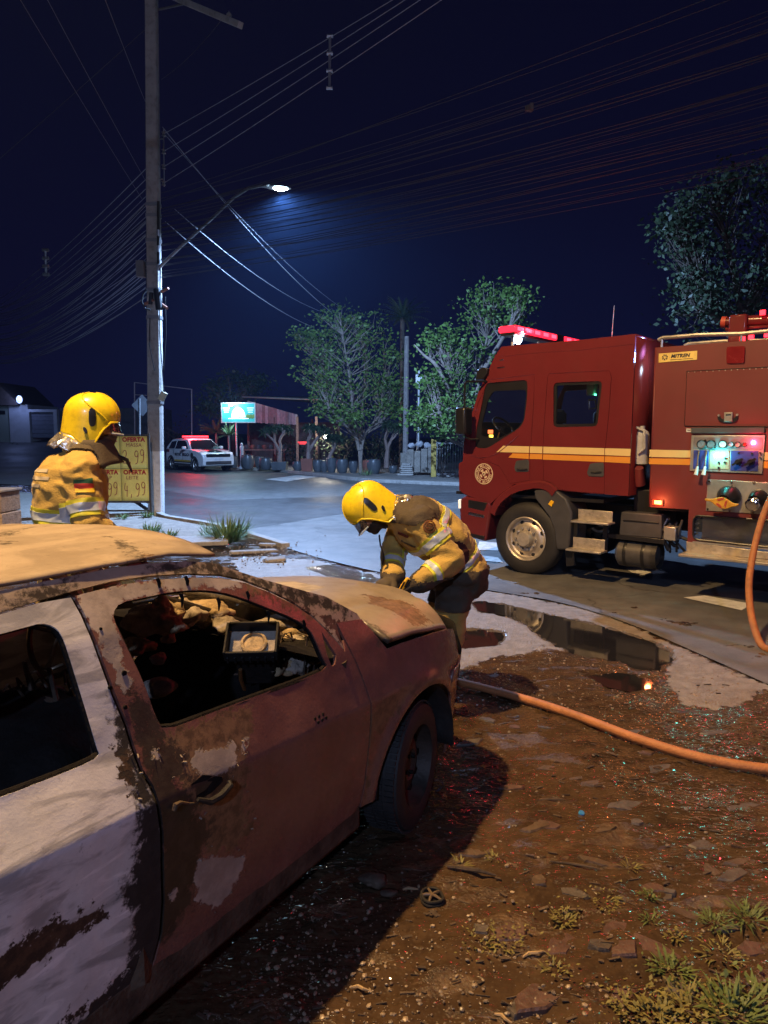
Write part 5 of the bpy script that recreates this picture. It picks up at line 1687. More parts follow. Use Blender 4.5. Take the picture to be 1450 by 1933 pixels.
# wheels
WR = .468
def truck_wheel(x, y, sg):
    c = Vector((x, y, WR - .004))
    ax = Vector((0, sg, 0))
    prof = [(.27, -.02), (.30, -.005), (.36, 0), (.42, -.012), (.452, -.035), (.466, -.07), (.468, -.14), (.466, -.2), (.45, -.24), (.36, -.27), (.28, -.26)]
    t = MB().lathe(prof, c, ax, 56).build('wheel', m_rubber, truck)
    MB().lathe([(.272, -.02), (.285, -.004), (.275, .002), (.258, -.012), (.245, -.06), (.225, -.07), (.19, -.055), (.165, -.035), (.16, -.02), (.12, -.02), (.115, .0), (.095, .045), (.085, .055), (0, .058)], c, ax, 48).build('rim', mat('rim_steel', (.48, .43, .36), rough=.42, metal=.55, var=.25, vs=7, dirt=.25), t)
    for k in range(10):
        a = 2 * PI * k / 10
        q = c + Vector((math.cos(a) * .14, 0, math.sin(a) * .14)) - ax * .022
        MB().cyl(q, q + ax * .035, .014, n=6).build('wheel_nut', m_alu, t)
    for k in range(8):
        a = 2 * PI * (k + .5) / 8
        q = c + Vector((math.cos(a) * .212, 0, math.sin(a) * .212)) - ax * .068
        MB().ellipsoid(q, (.030, .012, .030), None, 12, 6).build('vent_hole', m_blk, t)
    return t
fwh = TS(990, 1015, 0)
truck_wheel(.0, 0.0, 1)
truck_wheel(.0, -WID, -1)
truck_wheel(-3.9, 0.0, 1)
truck_wheel(-3.9, -WID, -1)
MB().prism([(ac[0] + .60 * math.cos(R(k)), .45 + .60 * math.sin(R(k))) for k in range(0, 181, 12)], tf(-.3), -.02, 0).build('wheel_well', m_blk, truck)
# roof gear
rl = [(TS(x, y_, -.1)[0], -.1, TS(x, y_, -.1)[1]) for x, y_ in ((1243, 642), (1250, 638), (1320, 632), (1400, 630), (1480, 622), (1600, 610))]
MB().tube(rl, .022, 8).build('roof_rail', m_alu, truck)
MB().tube([(v[0], -1.0, v[2] + .02) for v in rl], .022, 8).build('roof_rail', m_alu, truck)
for k in (1, 3, 5):
    MB().cyl((rl[k][0], -.1, topz), (rl[k][0], -.1, rl[k][2]), .015, n=7).build('rail_post', m_alu, truck)
q = lambda x, y_, yy=-.5: Vector((TS(x, y_, yy)[0], yy, TS(x, y_, yy)[1]))
mon = empty('water_monitor', (0, 0, 0)); mon.parent = truck
MB().tube([q(1365, 608), q(1400, 606), q(1460, 603), q(1520, 600)], [.05, .055, .06, .06], 12).build('barrel', m_red, mon)
MB().cyl(q(1363, 608), q(1372, 608), .062, n=12).build('nozzle', m_embr, mon)
MB().box(q(1396, 622), (.18, .2, .3)).build('bracket', m_red, mon, bevel=.02)
MB().tube([q(1385, 612), q(1390, 630), q(1398, 640)], .02, 7).tube([q(1370, 622), q(1440, 616), q(1500, 612)], .02, 7).build('linkage', m_red, mon)
for (x, y_) in ((1418, 636), (1402, 640), (1440, 590), (1448, 632)):
    MB().box(q(x, y_, -.4), (.05, .03, .05)).build('roof_marker', mat('roof_red_led', (.7, .05, .06), emit=(1, .012, .03), es=5), truck)
# work lamp on the body front, shining at the back of the cab
wl = Vector((bodyx + .03, -.35, topz - .06))
MB().cyl(wl, wl + Vector((.05, 0, 0)), .05, n=14).build('work_lamp', mat('work_led', (.8, .9, 1), emit=(.6, .8, 1), es=30), truck)
lamp('work_light', 'SPOT', wl + Vector((.07, 0, -.0)), (.16, .36, 1), 260, truck, size=.05, target=Vector((cabx, -.1, topz + .1)), spot=R(80))
L_ = [c for c in children(truck) if c.name.startswith('work_light')][0]
L_.rotation_euler = (Vector((cabx, -.10, topz + .12)) - L_.location).to_track_quat('-Z', 'Y').to_euler()
# red beacons on the tail of the body, out beyond the frame
for yy in (-.25, -2.0):
    MB().lathe([(.08, 0), (.085, .08), (.06, .13), (0, .14)], (BX1 + .3, yy, topz + .01), n=18).build('tail_beacon', m_rl, truck)
lamp('tail_beacon_light', 'SPOT', (BX1 + .3, -.1, topz + .30), (1, .05, .06), 150, truck, size=.08, target=TI @ Vector((0, 3, .4)), spot=R(110))

# =================================================================== HOSES
m_hose = mat('hose_orange', (.36, .145, .055), rough=.6, var=.2, vs=8, bump=.4, bs=90, dirt=.35)
def catmull(pts, n=8):
    out = []
    p = [pts[0]] + list(pts) + [pts[-1]]
    for i in range(1, len(p) - 2):
        for k in range(n):
            t = k / n
            a, b_, c_, d_ = p[i - 1], p[i], p[i + 1], p[i + 2]
            out.append(.5 * ((2 * b_) + (c_ - a) * t + (2 * a - 5 * b_ + 4 * c_ - d_) * t * t + (3 * b_ - a - 3 * c_ + d_) * t ** 3))
    out.append(pts[-1])
    return out
hp = [G(x, y_, .035) for x, y_ in [(560, 1262), (700, 1268), (800, 1275), (865, 1287), (985, 1318), (1090, 1352), (1190, 1390), (1290, 1422), (1370, 1440), (1450, 1452), (1580, 1462), (1720, 1470)]]
h = MB().tube(catmull(hp, 8), .028, 14).build('fire_hose', m_hose)
tag(h, 'orange fire hose lying across the wet ground from the burnt car', 'fire hose', 'fire hoses')
hp = [P(x, y_, d) for x, y_, d in [(1490, 905, 6.85), (1462, 930, 6.75), (1444, 965, 6.7), (1430, 1010, 6.6), (1420, 1055, 6.5), (1414, 1100, 6.35), (1416, 1145, 6.15), (1424, 1185, 5.95), (1440, 1220, 5.8), (1470, 1248, 5.65), (1540, 1262, 5.55), (1650, 1266, 5.6)]]
hp = [Vector((p.x, p.y, max(p.z, .035))) for p in hp]
h = MB().tube(catmull(hp, 8), .030, 14).build('fire_hose', m_hose)
tag(h, 'brown fire hose curving down from the pump panel to the ground', 'fire hose', 'fire hoses')
# =================================================================== PEOPLE
m_coat = mat('bunker_cloth', (.42, .285, .068), rough=.85, var=.16, vs=4, bump=.5, bs=130, sheen=.1, dirt=.18)
m_coatd = mat('dark_reinforcement', (.060, .046, .030), rough=.8, var=.3, vs=7, bump=.4, bs=140)
m_skin = mat('skin', (.36, .19, .12), rough=.55, var=.1)
m_glove = mat('glove_leather', (.035, .03, .026), rough=.7, var=.3, bump=.4, bs=90)
m_boot = mat('boot_rubber', (.02, .02, .02), rough=.45)
m_yel = mat('helmet_yellow', (.74, .58, .018), rough=.30, var=.08, coat=.2, rvar=.12, dirt=.22, vs=11)
m_ylime = mat('tape_lime', (.60, .58, .05), rough=.5, var=.05, emit=None)
m_silv = mat('tape_silver', (.55, .64, .74), rough=.32, var=.08, metal=.25)
m_foil = mat('aluminised_cloth', (.62, .58, .50), rough=.28, metal=.85, var=.2, vs=14, bump=.7, bs=22)
m_visor = mat('visor', (.10, .08, .06), rough=.05, alpha=.45, spec=.8)
m_hair = mat('beard', (.03, .022, .016), rough=.9)
def capsule(mb, a, b, ra, rb, n=18, flat=1.0, side=None, k=5):
    """tapered rounded limb; flat squeezes the section along `side`"""
    a, b = Vector(a), Vector(b)
    d = (b - a)
    L = d.length
    d.normalize()
    if side is None: u, w = orth(d)
    else:
        u = (Vector(side) - d * d.dot(Vector(side))).normalized()
        w = d.cross(u)
    rows = []
    for i in range(k + 1):
        t = PI / 2 * i / k
        rows.append((a - d * (ra * math.cos(t)), ra * math.sin(t)))
    for i in range(1, 4): rows.append((a.lerp(b, i / 4), ra + (rb - ra) * i / 4))
    for i in range(k + 1):
        t = PI / 2 * i / k
        rows.append((b + d * (rb * math.sin(t)), rb * math.cos(t)))
    vs = [c + u * (r * flat * math.cos(2 * PI * j / n)) + w * (r * math.sin(2 * PI * j / n)) for c, r in rows for j in range(n)]
    fs = [(i * n + j, i * n + (j + 1) % n, (i + 1) * n + (j + 1) % n, (i + 1) * n + j) for i in range(len(rows) - 1) for j in range(n)]
    mb.add(vs, fs)
def hand(mb, wrist, direction, palm_n, curl, k=1.0, sgn=1):
    d = Vector(direction).normalized()
    n = Vector(palm_n)
    n = (n - d * n.dot(d)).normalized()
    s = d.cross(n) * sgn
    w = Vector(wrist)
    for j in range(4):
        o = (j - 1.5) * .021 * k
        capsule(mb, w + d * .01, w + d * .085 * k + s * o, .022 * k, .016 * k, 10)
        L = (.036, .042, .040, .031)[j] * k
        p = w + d * .090 * k + s * o
        a = 0.0
        r = .0125 * k
        for q in range(3):
            a += curl
            e = p + (d * math.cos(a) + n * math.sin(a)) * L * (1, .72, .6)[q]
            capsule(mb, p, e, r, r * .92, 9, k=3)
            p = e
            r *= .92
    p = w + d * .03 * k + s * -.030 * k
    for q in range(3):
        e = p + (d * (.55 + .2 * q) - s * (.7 - .35 * q) + n * (.35 + .25 * q)).normalized() * (.036, .030, .024)[q] * k
        capsule(mb, p, e, .0155 * k, .013 * k, 9, k=3)
        p = e
def head_shape(mb, c, f, up, k=1.0):
    """head with jaw, nose, brows, ears, neck root; f = facing"""
    f, up = Vector(f).normalized(), Vector(up)
    up = (up - f * f.dot(up)).normalized()
    s = f.cross(up)
    c = Vector(c)
    M3 = Matrix((f, s, up)).transposed()
    mb.ellipsoid(c + up * .02, (.098 * k, .078 * k, .108 * k), M3, 24, 16)
    mb.ellipsoid(c + f * .028 - up * .055, (.070 * k, .062 * k, .065 * k), M3, 20, 12)
    mb.ellipsoid(c + f * .075 - up * .098, (.026, .032, .022), M3, 12, 8)
    capsule(mb, c + f * .092 + up * .012, c + f * .116 - up * .026, .010, .017, 10)
    for q in (-1, 1):
        mb.ellipsoid(c + f * .088 + s * .033 * q + up * .022, (.016, .026, .011), M3, 12, 8)
        mb.ellipsoid(c + f * .07 + s * .042 * q - up * .02, (.024, .022, .02), M3, 12, 8)
        mb.ellipsoid(c - f * .005 + s * .080 * q - up * .012, (.02, .011, .032), M3, 12, 8)
    mb.ellipsoid(c + f * .096 - up * .058, (.014, .026, .008), M3, 12, 6)
    mb.ellipsoid(c + f * .095 - up * .072, (.014, .022, .008), M3, 12, 6)
    return f, s, up
def skinned(name, mb, voxel, wr=0.0, seed=0):
    o = mb.build(name, m_coat, None, merge=False, recalc=False)
    md = o.modifiers.new('remesh', 'REMESH')
    md.mode = 'VOXEL'
    md.voxel_size = voxel
    md = o.modifiers.new('smooth', 'SMOOTH')
    md.factor = .5
    md.iterations = 4
    me_ = evaluated(o, name)
    bpy.data.objects.remove(o)
    return me_
def band_from(me_, name, pred, planes, off, m, parent, thick=.003):
    """strip of cloth lying on the body: copy faces where pred holds, cut between two planes, lift"""
    bm = bmesh.new()
    bm.from_mesh(me_)
    bm.verts.ensure_lookup_table()
    bmesh.ops.delete(bm, geom=[f for f in bm.faces if not pred(f.calc_center_median())], context='FACES')
    for co, no in planes:
        bmesh.ops.bisect_plane(bm, geom=bm.verts[:] + bm.edges[:] + bm.faces[:], plane_co=co, plane_no=no, clear_outer=True)
    bm.normal_update()
    for v in bm.verts: v.co += v.normal * off
    m2 = bpy.data.meshes.new(name)
    bm.to_mesh(m2)
    bm.free()
    m2.materials.clear()
    o = mesh_obj(name, m2, m, parent)
    md = o.modifiers.new('solid', 'SOLIDIFY')
    md.thickness = thick
    md.offset = 1
    esplit(o, 50)
    return o
def seg_dist(p, a, b):
    a, b = Vector(a), Vector(b)
    ab = b - a
    t = max(0, min(1, (p - a).dot(ab) / ab.length_squared))
    return (p - a - ab * t).length, t
def limb_tape(me_, parent, a, b, t0, w, rmax, double=True):
    """lime tape with a silver centre round the limb a-b at fraction t0"""
    a, b = Vector(a), Vector(b)
    d = (b - a).normalized()
    c = a.lerp(b, t0)
    pr = lambda p: abs((p - c).dot(d)) < w * 1.6 and ((p - c) - d * (p - c).dot(d)).length < rmax
    band_from(me_, 'reflective_tape', pr, [(c + d * w, d), (c - d * w, -d)], .002, m_ylime, parent)
    band_from(me_, 'silver_tape', pr, [(c + d * w * .52, d), (c - d * w * .52, -d)], .0055, m_silv, parent)
def helmet(parent, c, f, up, k=1.0):
    f, up = Vector(f).normalized(), Vector(up)
    up = (up - f * f.dot(up)).normalized()
    s = f.cross(up)
    c = Vector(c)
    def q(x, y, z): return c + (f * x + s * y + up * z) * k
    def sh(th, ph, g=1.0):
        # th from the top (0) down; ph around, 0 = front
        cf, sf = math.cos(ph), math.sin(ph)
        rx = .158 if cf > 0 else .182
        r = math.sin(min(th, PI / 2)) * (1 + .05 * max(0, th - PI / 2))
        x, y = rx * cf * r, .128 * sf * r
        z = .155 * math.cos(min(th, PI / 2)) - .17 * max(0, th - PI / 2)
        ridge = .010 * math.exp(-(y / .03) ** 2) * math.sin(min(th, PI / 2)) ** .5 * (1 if th < 1.5 else 0)
        return x * g - .012, y * g, z * g + ridge + .02
    def rim(ph):
        a = abs(math.atan2(math.sin(ph), math.cos(ph)))
        # brow high in front, dips to the jaw at the ear, long neck at the back
        return float(np.interp(a, [0, .9, 1.25, 1.55, 1.95, 2.3, PI], [1.62, 1.70, 2.02, 2.62, 2.70, 2.42, 2.30]))
    rows = []
    n = 48
    for i in range(21):
        rows.append([q(*sh(rim(2 * PI * j / n) * i / 20, 2 * PI * j / n)) for j in range(n + 1)])
    h = MB().grid(rows).build('helmet', m_yel, parent, angle=60)
    h.modifiers.new('solid', 'SOLIDIFY').thickness = .007
    MB().tube([q(*sh(rim(2 * PI * j / n), 2 * PI * j / n, 1.006)) for j in range(n + 1)], .0055, 6).build('rim_edge', m_yel, h)
    for sg in (-1, 1):
        def on(x, z, g):
            y = .128 * math.sqrt(max(0.02, 1 - ((x + .012) / (.158 if x > -.012 else .182)) ** 2 - (max(0, z - .02) / .155) ** 2))
            if z < .02: y *= 1 + .05 * (.02 - z) / .17
            return q(x, sg * (y + g), z)
        def patch(nm, cx, cz, a, b, tilt, m, g):
            rows = []
            for i in range(6):
                rr = i / 5
                rows.append([on(cx + rr * (a * math.cos(t) * math.cos(tilt) - b * math.sin(t) * math.sin(tilt)), cz + rr * (a * math.cos(t) * math.sin(tilt) + b * math.sin(t) * math.cos(tilt)), g) for t in [2 * PI * j / 28 for j in range(29)]])
            rows = [[rows[0][0]] * 29] + rows[1:]
            o = MB().grid(rows).build(nm, m, h)
            o.modifiers.new('solid', 'SOLIDIFY').thickness = .004
        # a tall pill-shaped side vent: three overlapping lobes make its straight sides
        pill = []
        for j in range(40):
            t = 2 * PI * j / 40
            px_ = .021 * (abs(math.cos(t)) ** .8) * (1 if math.cos(t) > 0 else -1)
            pz_ = .058 * (abs(math.sin(t)) ** .55) * (1 if math.sin(t) > 0 else -1)
            pill.append((px_ * math.cos(.08) - pz_ * math.sin(.08) - .028, px_ * math.sin(.08) + pz_ * math.cos(.08) + .015))
        rows = [[on(-.028 + (x + .028) * rr, .015 + (z - .015) * rr, .004) for x, z in pill + [pill[0]]] for rr in (0.001, .35, .7, .95, 1.0)]
        rows.append([on(x, z, -.004) for x, z in pill + [pill[0]]])
        MB().grid(rows).build('side_vent', m_blk, h)
        patch('visor_pivot', -.062, -.072, .010, .022, .5, m_blk, .005)
    # clear visor tucked under the brow
    rows = []
    for i in range(6):
        z = .02 - .018 * i
        rows.append([q(.150 * math.cos(a) + .006 * i - .008, .122 * math.sin(a), z) for a in [R(-62 + 124 * j / 20) for j in range(21)]])
    MB().grid(rows).build('visor', m_visor, h).modifiers.new('solid', 'SOLIDIFY').thickness = .003
    MB().tube([q(.150 * math.cos(a) + .028, .122 * math.sin(a), -.071) for a in [R(-62 + 124 * j / 20) for j in range(21)]], .005, 6).build('visor_rim', m_silv, h)
    for sg in (-1, 1):
        MB().tube([q(*sh(t, sg * (2.55 - 1.45 * max(0, t - .55) / 1.1), 1.004)) for t in [.25 + .14 * k for k in range(11)]], .0045, 6).build('shell_ridge', m_yel, h)
    MB().tube([q(*sh(t, 0, 1.004)) for t in [.02 + .156 * k for k in range(11)]], .006, 6).build('crest', m_yel, h)
    # aluminised neck cape, crumpled
    rows = []
    for i in range(9):
        u = i / 8
        row = []
        for j in range(33):
            ph = R(98 + 164 * j / 32)
            x, y, z = sh(rim(ph) * .97, ph)
            fl = 1 + .22 * u + .10 * u * math.sin(j * 1.7)
            row.append(q(x * fl - .016 * u, y * fl, z - .085 * u + .018 * math.sin(j * 1.3 + u * 3) * u))
        rows.append(row)
    o = MB().grid(rows).build('neck_cape', m_foil, h)
    o.modifiers.new('solid', 'SOLIDIFY').thickness = .003
    return h
def person(label, J, wrinkle_seed, head_c, head_f, head_up, cape_scale=1.0, beard=False, hk=1.0):
    """J: joints (pelvis, belly, chest, neck, shl, ell, wrl, shr, elr, wrr, hpl, knl, anl, hpr, knr, anr, hand dirs, facing)"""
    mb = MB()
    f = Vector(J['f']).normalized()
    side = Vector(J['side'])
    # trunk
    bk_ = J.get('bulk', 1.0)
    capsule(mb, J['pelvis'], J['belly'], .165 * bk_, .165 * bk_, 26, 1.18, side)
    capsule(mb, J['belly'], J['chest'], .165 * bk_, .172 * bk_, 26, 1.22, side)
    capsule(mb, J['chest'], J['neck'], .165 * bk_, .085, 24, 1.30, side)
    capsule(mb, J['shl'], J['shr'], .098, .098, 20)
    for s_ in 'lr': capsule(mb, Vector(J['neck']).lerp(Vector(J['chest']), .22), J['sh' + s_], .105, .094, 18)
    hem = J.get('hem')
    if hem: capsule(mb, J['pelvis'], hem, .172, .200, 26, 1.16, side, k=2)
    for s_ in 'lr':
        capsule(mb, J['sh' + s_], J['el' + s_], .098, .082, 18)
        capsule(mb, J['el' + s_], J['wr' + s_], .084, .062, 18)
        capsule(mb, J['hp' + s_], J['kn' + s_], .118, .094, 18)
        capsule(mb, J['kn' + s_], J['an' + s_], .096, .090, 18)
        capsule(mb, J['an' + s_], Vector(J['an' + s_]) + f * .17 - Vector((0, 0, .045)), .06, .05, 14)
        hand(mb, Vector(J['wr' + s_]) + (Vector(J['wr' + s_]) - Vector(J['el' + s_])).normalized() * .03, J['hd' + s_], J['pn' + s_], J.get('curl', .45), 1.08, 1 if s_ == 'l' else -1)
    capsule(mb, J['neck'], Vector(head_c) - Vector(head_up) * .05, .075, .062, 16)
    # stand-up collar
    capsule(mb, J['neck'], Vector(J['neck']).lerp(Vector(head_c), .42), .112, .098, 20, k=2)
    head_shape(mb, head_c, head_f, head_up)
    me_ = skinned('person', mb, .0105)
    hc = Vector(head_c)
    zone = np.zeros(len(me_.polygons), np.int32)
    for i, p in enumerate(me_.polygons):
        c = p.center
        if (c - hc).length < .150 and seg_dist(c, J['neck'], Vector(J['neck']).lerp(hc, .42))[0] > .103: zone[i] = 1
        for s_ in 'lr':
            w = Vector(J['wr' + s_])
            d = (w - Vector(J['el' + s_])).normalized()
            if (c - w).dot(d) > .035 and (c - w).length < .30: zone[i] = 2
            a = Vector(J['an' + s_])
            if c.z < a.z + .16 and (c - a).length < .36: zone[i] = 3
    # cloth folds
    nrm = [v.normal.copy() for v in me_.vertices]
    cloth = np.ones(len(me_.vertices), bool)
    for i, p in enumerate(me_.polygons):
        if zone[i] in (1, 2):
            for v in p.vertices: cloth[v] = False
    for i, v in enumerate(me_.vertices):
        if not cloth[i]: continue
        co = v.co
        k = wrinkle_seed
        n1 = 1 - abs(mnoise.noise(Vector((co.x * 7 + k, co.y * 7, co.z * 11)))) * 2
        n2 = 1 - abs(mnoise.noise(Vector((co.x * 15 + k, co.y * 15 + 4, co.z * 19)))) * 2
        v.co = co + nrm[i] * (.013 * n1 + .006 * n2 - .008)
    me_.polygons.foreach_set('material_index', zone)
    me_.update()
    o = bpy.data.objects.new('person', me_)
    COL.objects.link(o)
    me_.materials.clear()
    for m in (m_coat, m_skin, m_glove, m_boot): me_.materials.append(m)
    me_.polygons.foreach_set('material_index', zone)
    me_.polygons.foreach_set('use_smooth', [True] * len(me_.polygons))
    tag(o, label, 'person', 'firefighters')
    # eyes and brows
    fq, up = Vector(head_f).normalized(), Vector(head_up)
    up = (up - fq * fq.dot(up)).normalized()
    sd = fq.cross(up)
    for q in (-1, 1):
        MB().ellipsoid(hc + fq * .0865 + sd * .033 * q + up * .004, (.0125, .0125, .0105), None, 12, 8).build('eye', m_blk, o)
    if beard:
        band_from(me_, 'beard', lambda p: (p - hc).length < .16 and (p - hc).dot(up) < -.045 and (p - hc).dot(fq) > .0 and (p - hc).dot(up) > -.14, [], .004, m_hair, o)
    h = helmet(o, hc + up * .03, fq, up, hk)
    return o, me_, h

# ---- the firefighter who walks past behind the car
D0 = 4.02
f1 = Vector((.90, .44, 0)).normalized()
r1 = Vector((f1.y, -f1.x, 0))
def at1(px, py, d=D0): return P(px, py, d)
C1 = at1(140, 940)
gz_ = lambda x, y, z: Vector((x, y, z))
B = Vector((C1.x, C1.y, 0))
J1 = dict(f=f1, side=r1, pelvis=B + gz_(0, 0, 1.02) - f1 * .02, belly=B + gz_(0, 0, 1.24) - f1 * .03, chest=B + gz_(0, 0, 1.50) - f1 * .01, neck=B + gz_(0, 0, 1.695) + f1 * .075,
          shl=B - r1 * .185 + gz_(0, 0, 1.590) + f1 * .03, shr=B + r1 * .185 + gz_(0, 0, 1.590) + f1 * .03, hem=B + gz_(0, 0, .86) - f1 * .02,
          elr=B + r1 * .255 + gz_(0, 0, 1.32) + f1 * .05, wrr=B + r1 * .22 + gz_(0, 0, 1.13) + f1 * .24, ell=B - r1 * .25 + gz_(0, 0, 1.32) + f1 * .05, wrl=B - r1 * .2 + gz_(0, 0, 1.14) + f1 * .24,
          hpl=B - r1 * .10 + gz_(0, 0, .95), knl=B - r1 * .11 + gz_(0, 0, .53) + f1 * .12, anl=B - r1 * .11 + gz_(0, 0, .12) + f1 * .10,
          hpr=B + r1 * .10 + gz_(0, 0, .95), knr=B + r1 * .11 + gz_(0, 0, .53) + f1 * .0, anr=B + r1 * .11 + gz_(0, 0, .12) - f1 * .18,
          hdl=f1 * .5 + gz_(0, 0, -.8), hdr=f1 * .6 + gz_(0, 0, -.7), pnl=r1, pnr=-r1, bulk=1.13)
H1 = B + f1 * .125 + gz_(0, 0, 1.838)
ff1, me1, h1 = person('firefighter in tan coat and yellow helmet standing behind the car roof, facing right', J1, 3.0, H1, (f1 + gz_(0, 0, -.12)), gz_(0, 0, 1) + f1 * .05, hk=.87)
limb_tape(me1, ff1, J1['shr'], J1['elr'], .74, .046, .13)
limb_tape(me1, ff1, J1['chest'], J1['belly'], .62, .044, .27)
band_from(me1, 'collar_flap', lambda p: seg_dist(p, J1['neck'], H1)[0] < .17 and 1.60 < p.z < 1.78 and (p - J1['neck']).dot(r1) > .0 and (p - J1['neck']).dot(f1) > -.10 and seg_dist(p, J1['neck'], Vector(J1['neck']).lerp(H1, .42))[0] < .16, [], .006, m_coatd, ff1, .008)
band_from(me1, 'forearm_sleeve', lambda p: seg_dist(p, J1['elr'], J1['wrr'])[0] < .10 and p.z < 1.30 and (p - J1['elr']).dot(f1) > -.09, [], .004, m_coatd, ff1, .004)
# shoulder flag (green, red, yellow), back print, radio on the chest
def decal(me_, name, c, n, up, w, h, m, parent, off=.008):
    n = Vector(n).normalized()
    up = Vector(up)
    up = (up - n * n.dot(up)).normalized()
    s = up.cross(n)
    c = Vector(c)
    pr = lambda p: abs((p - c).dot(s)) < w and abs((p - c).dot(up)) < h and -.12 < (p - c).dot(n) < .12
    return band_from(me_, name, pr, [(c + s * w / 2, s), (c - s * w / 2, -s), (c + up * h / 2, up), (c - up * h / 2, -up)], off, m, parent, .002)
fc = J1['shr'].lerp(J1['elr'], .26) + r1 * .10
up_ = gz_(0, 0, 1)
dn = (J1['elr'] - J1['shr']).normalized()
for k, (m, w) in enumerate(((mat('flag_green', (.02, .10, .04)), .024), (mat('flag_red', (.50, .035, .02)), .030), (mat('flag_yellow', (.62, .42, .02)), .022))):
    decal(me1, 'flag_patch', fc + dn * (-.024 + .026 * k), r1 - f1 * .1, up_, .088, w, m, ff1)
bk = B + gz_(0, 0, 1.56) - f1 * .17 + r1 * .0
mt = mat('back_print', (.46, .40, .28), rough=.7)
for k, (z_, w_) in enumerate(((1.595, .22), (1.555, .26), (1.515, .20))):
    decal(me1, 'back_print', B + gz_(0, 0, z_) - f1 * .17 + r1 * .04, -f1, up_, w_, .018, mt, ff1, .0015)
rows = []
nk = J1['neck'] + gz_(0, 0, -.02)
for i in range(7):
    u = i / 6
    row = []
    for j in range(19):
        a = R(-150 + 185 * j / 18)
        rr = .118 + .012 * math.sin(j * 1.1) * u + .035 * u
        row.append(nk + (f1 * math.cos(a) - r1 * math.sin(a)) * rr * (1 + .10 * u) + gz_(0, 0, .085 - .16 * u + .035 * math.cos(a) * u) + f1 * .02)
    rows.append(row)
o = MB().grid(rows).build('collar', m_coatd, ff1)
o.modifiers.new('solid', 'SOLIDIFY').thickness = .012
MB().tube([nk + f1 * .15 + r1 * .06, nk + f1 * .21 + r1 * .05 - gz_(0, 0, .03), nk + f1 * .235 + r1 * .05 - gz_(0, 0, .10)], [.010, .012, .006], 7).build('collar_strap', m_blk, ff1)

# ---- the firefighter bending over the bonnet
f2 = Vector((-.985, -.17, 0)).normalized()
s2 = Vector((-f2.y, f2.x, 0))       # his left, towards the camera
q2 = lambda px, py, d: P(px, py, d)
J2 = dict(f=f2, side=Vector((0, 1, 0)), pelvis=q2(858, 1058, 4.72), belly=q2(838, 1020, 4.68), chest=q2(795, 990, 4.64), neck=q2(748, 968, 4.62), hem=q2(866, 1082, 4.72),
          shl=q2(792, 985, 4.46), ell=q2(852, 1058, 4.40), wrl=q2(790, 1098, 4.26), shr=q2(765, 978, 4.82), elr=q2(742, 1045, 4.78), wrr=q2(742, 1090, 4.50),
          hpl=q2(862, 1092, 4.62), knl=q2(850, 1190, 4.56), anl=q2(836, 1330, 4.70), hpr=q2(850, 1090, 4.84), knr=q2(826, 1190, 4.80), anr=q2(815, 1300, 4.92),
          hdl=q2(758, 1112, 4.28) - q2(790, 1098, 4.26), hdr=q2(712, 1104, 4.40) - q2(742, 1090, 4.50), pnl=(0, 0, -1), pnr=(0, 0, -1), curl=.62, bulk=1.06)
J2['anl'].z = J2['anr'].z = .12
H2 = q2(700, 966, 4.60)
ff2, me2_, h2 = person('firefighter in tan coat and yellow helmet bending over the burnt bonnet', J2, 9.0, H2, Vector((-.62, -.16, -.77)), Vector((-.78, -.05, .62)), beard=True, hk=.93)
limb_tape(me2_, ff2, J2['shl'], J2['ell'], .50, .042, .125)
limb_tape(me2_, ff2, J2['ell'], J2['wrl'], .62, .034, .115)
limb_tape(me2_, ff2, J2['elr'], J2['wrr'], .55, .034, .115)
limb_tape(me2_, ff2, J2['chest'], J2['belly'], .30, .036, .26)
limb_tape(me2_, ff2, J2['belly'], J2['pelvis'], .85, .030, .27)
nk2 = J2['chest'].lerp(J2['neck'], .45)
band_from(me2_, 'shoulder_yoke', lambda p: seg_dist(p, J2['shl'], J2['shr'])[0] < .165 and (p - q2(778, 958, 4.5)).length < .17 and (p - J2['shl']).dot(Vector((0, 0, 1))) > -.01, [], .004, m_coatd, ff2, .004)
band_from(me2_, 'side_panel', lambda p: seg_dist(p, J2['pelvis'], J2['belly'])[0] < .26 and (p - q2(858, 1050, 4.5)).length < .10, [], .004, mat('maroon_panel', (.05, .015, .012), rough=.8), ff2, .003)
band_from(me2_, 'trouser_reinforcement', lambda p: p.z < q2(870, 1075, 4.6).z and p.z > q2(860, 1148, 4.6).z and p.z > 0, [], .006, m_coatd, ff2, .005)
band_from(me2_, 'knee_pad', lambda p: (p - (J2['knl'] + f2 * .09)).length < .085, [], .008, m_coatd, ff2, .006)
sd = J2['shl'].lerp(J2['ell'], .22)
nrm_ = Vector((.12, -.93, .33)).normalized()
pc = sd + nrm_ * .10
mb = MB()
uu = Vector((.9, .1, .1)); uu = (uu - nrm_ * uu.dot(nrm_)).normalized(); vv = nrm_.cross(uu)
pm = mat('patch_maroon', (.16, .05, .015), rough=.8)
mb.lathe([(.040, .0), (.040, .010), (.034, .012), (.034, .0)], pc, nrm_, 28)
mb.lathe([(.026, .0), (.026, .010), (.022, .012), (.022, .0)], pc, nrm_, 24)
for k in range(4):
    a = PI / 2 * k + .5
    mb.box(pc + nrm_ * .006 + (uu * math.cos(a) + vv * math.sin(a)) * .012, (.012, .006, .01), M=Matrix((uu, vv, nrm_)).transposed())
mb.build('sleeve_badge', pm, ff2)
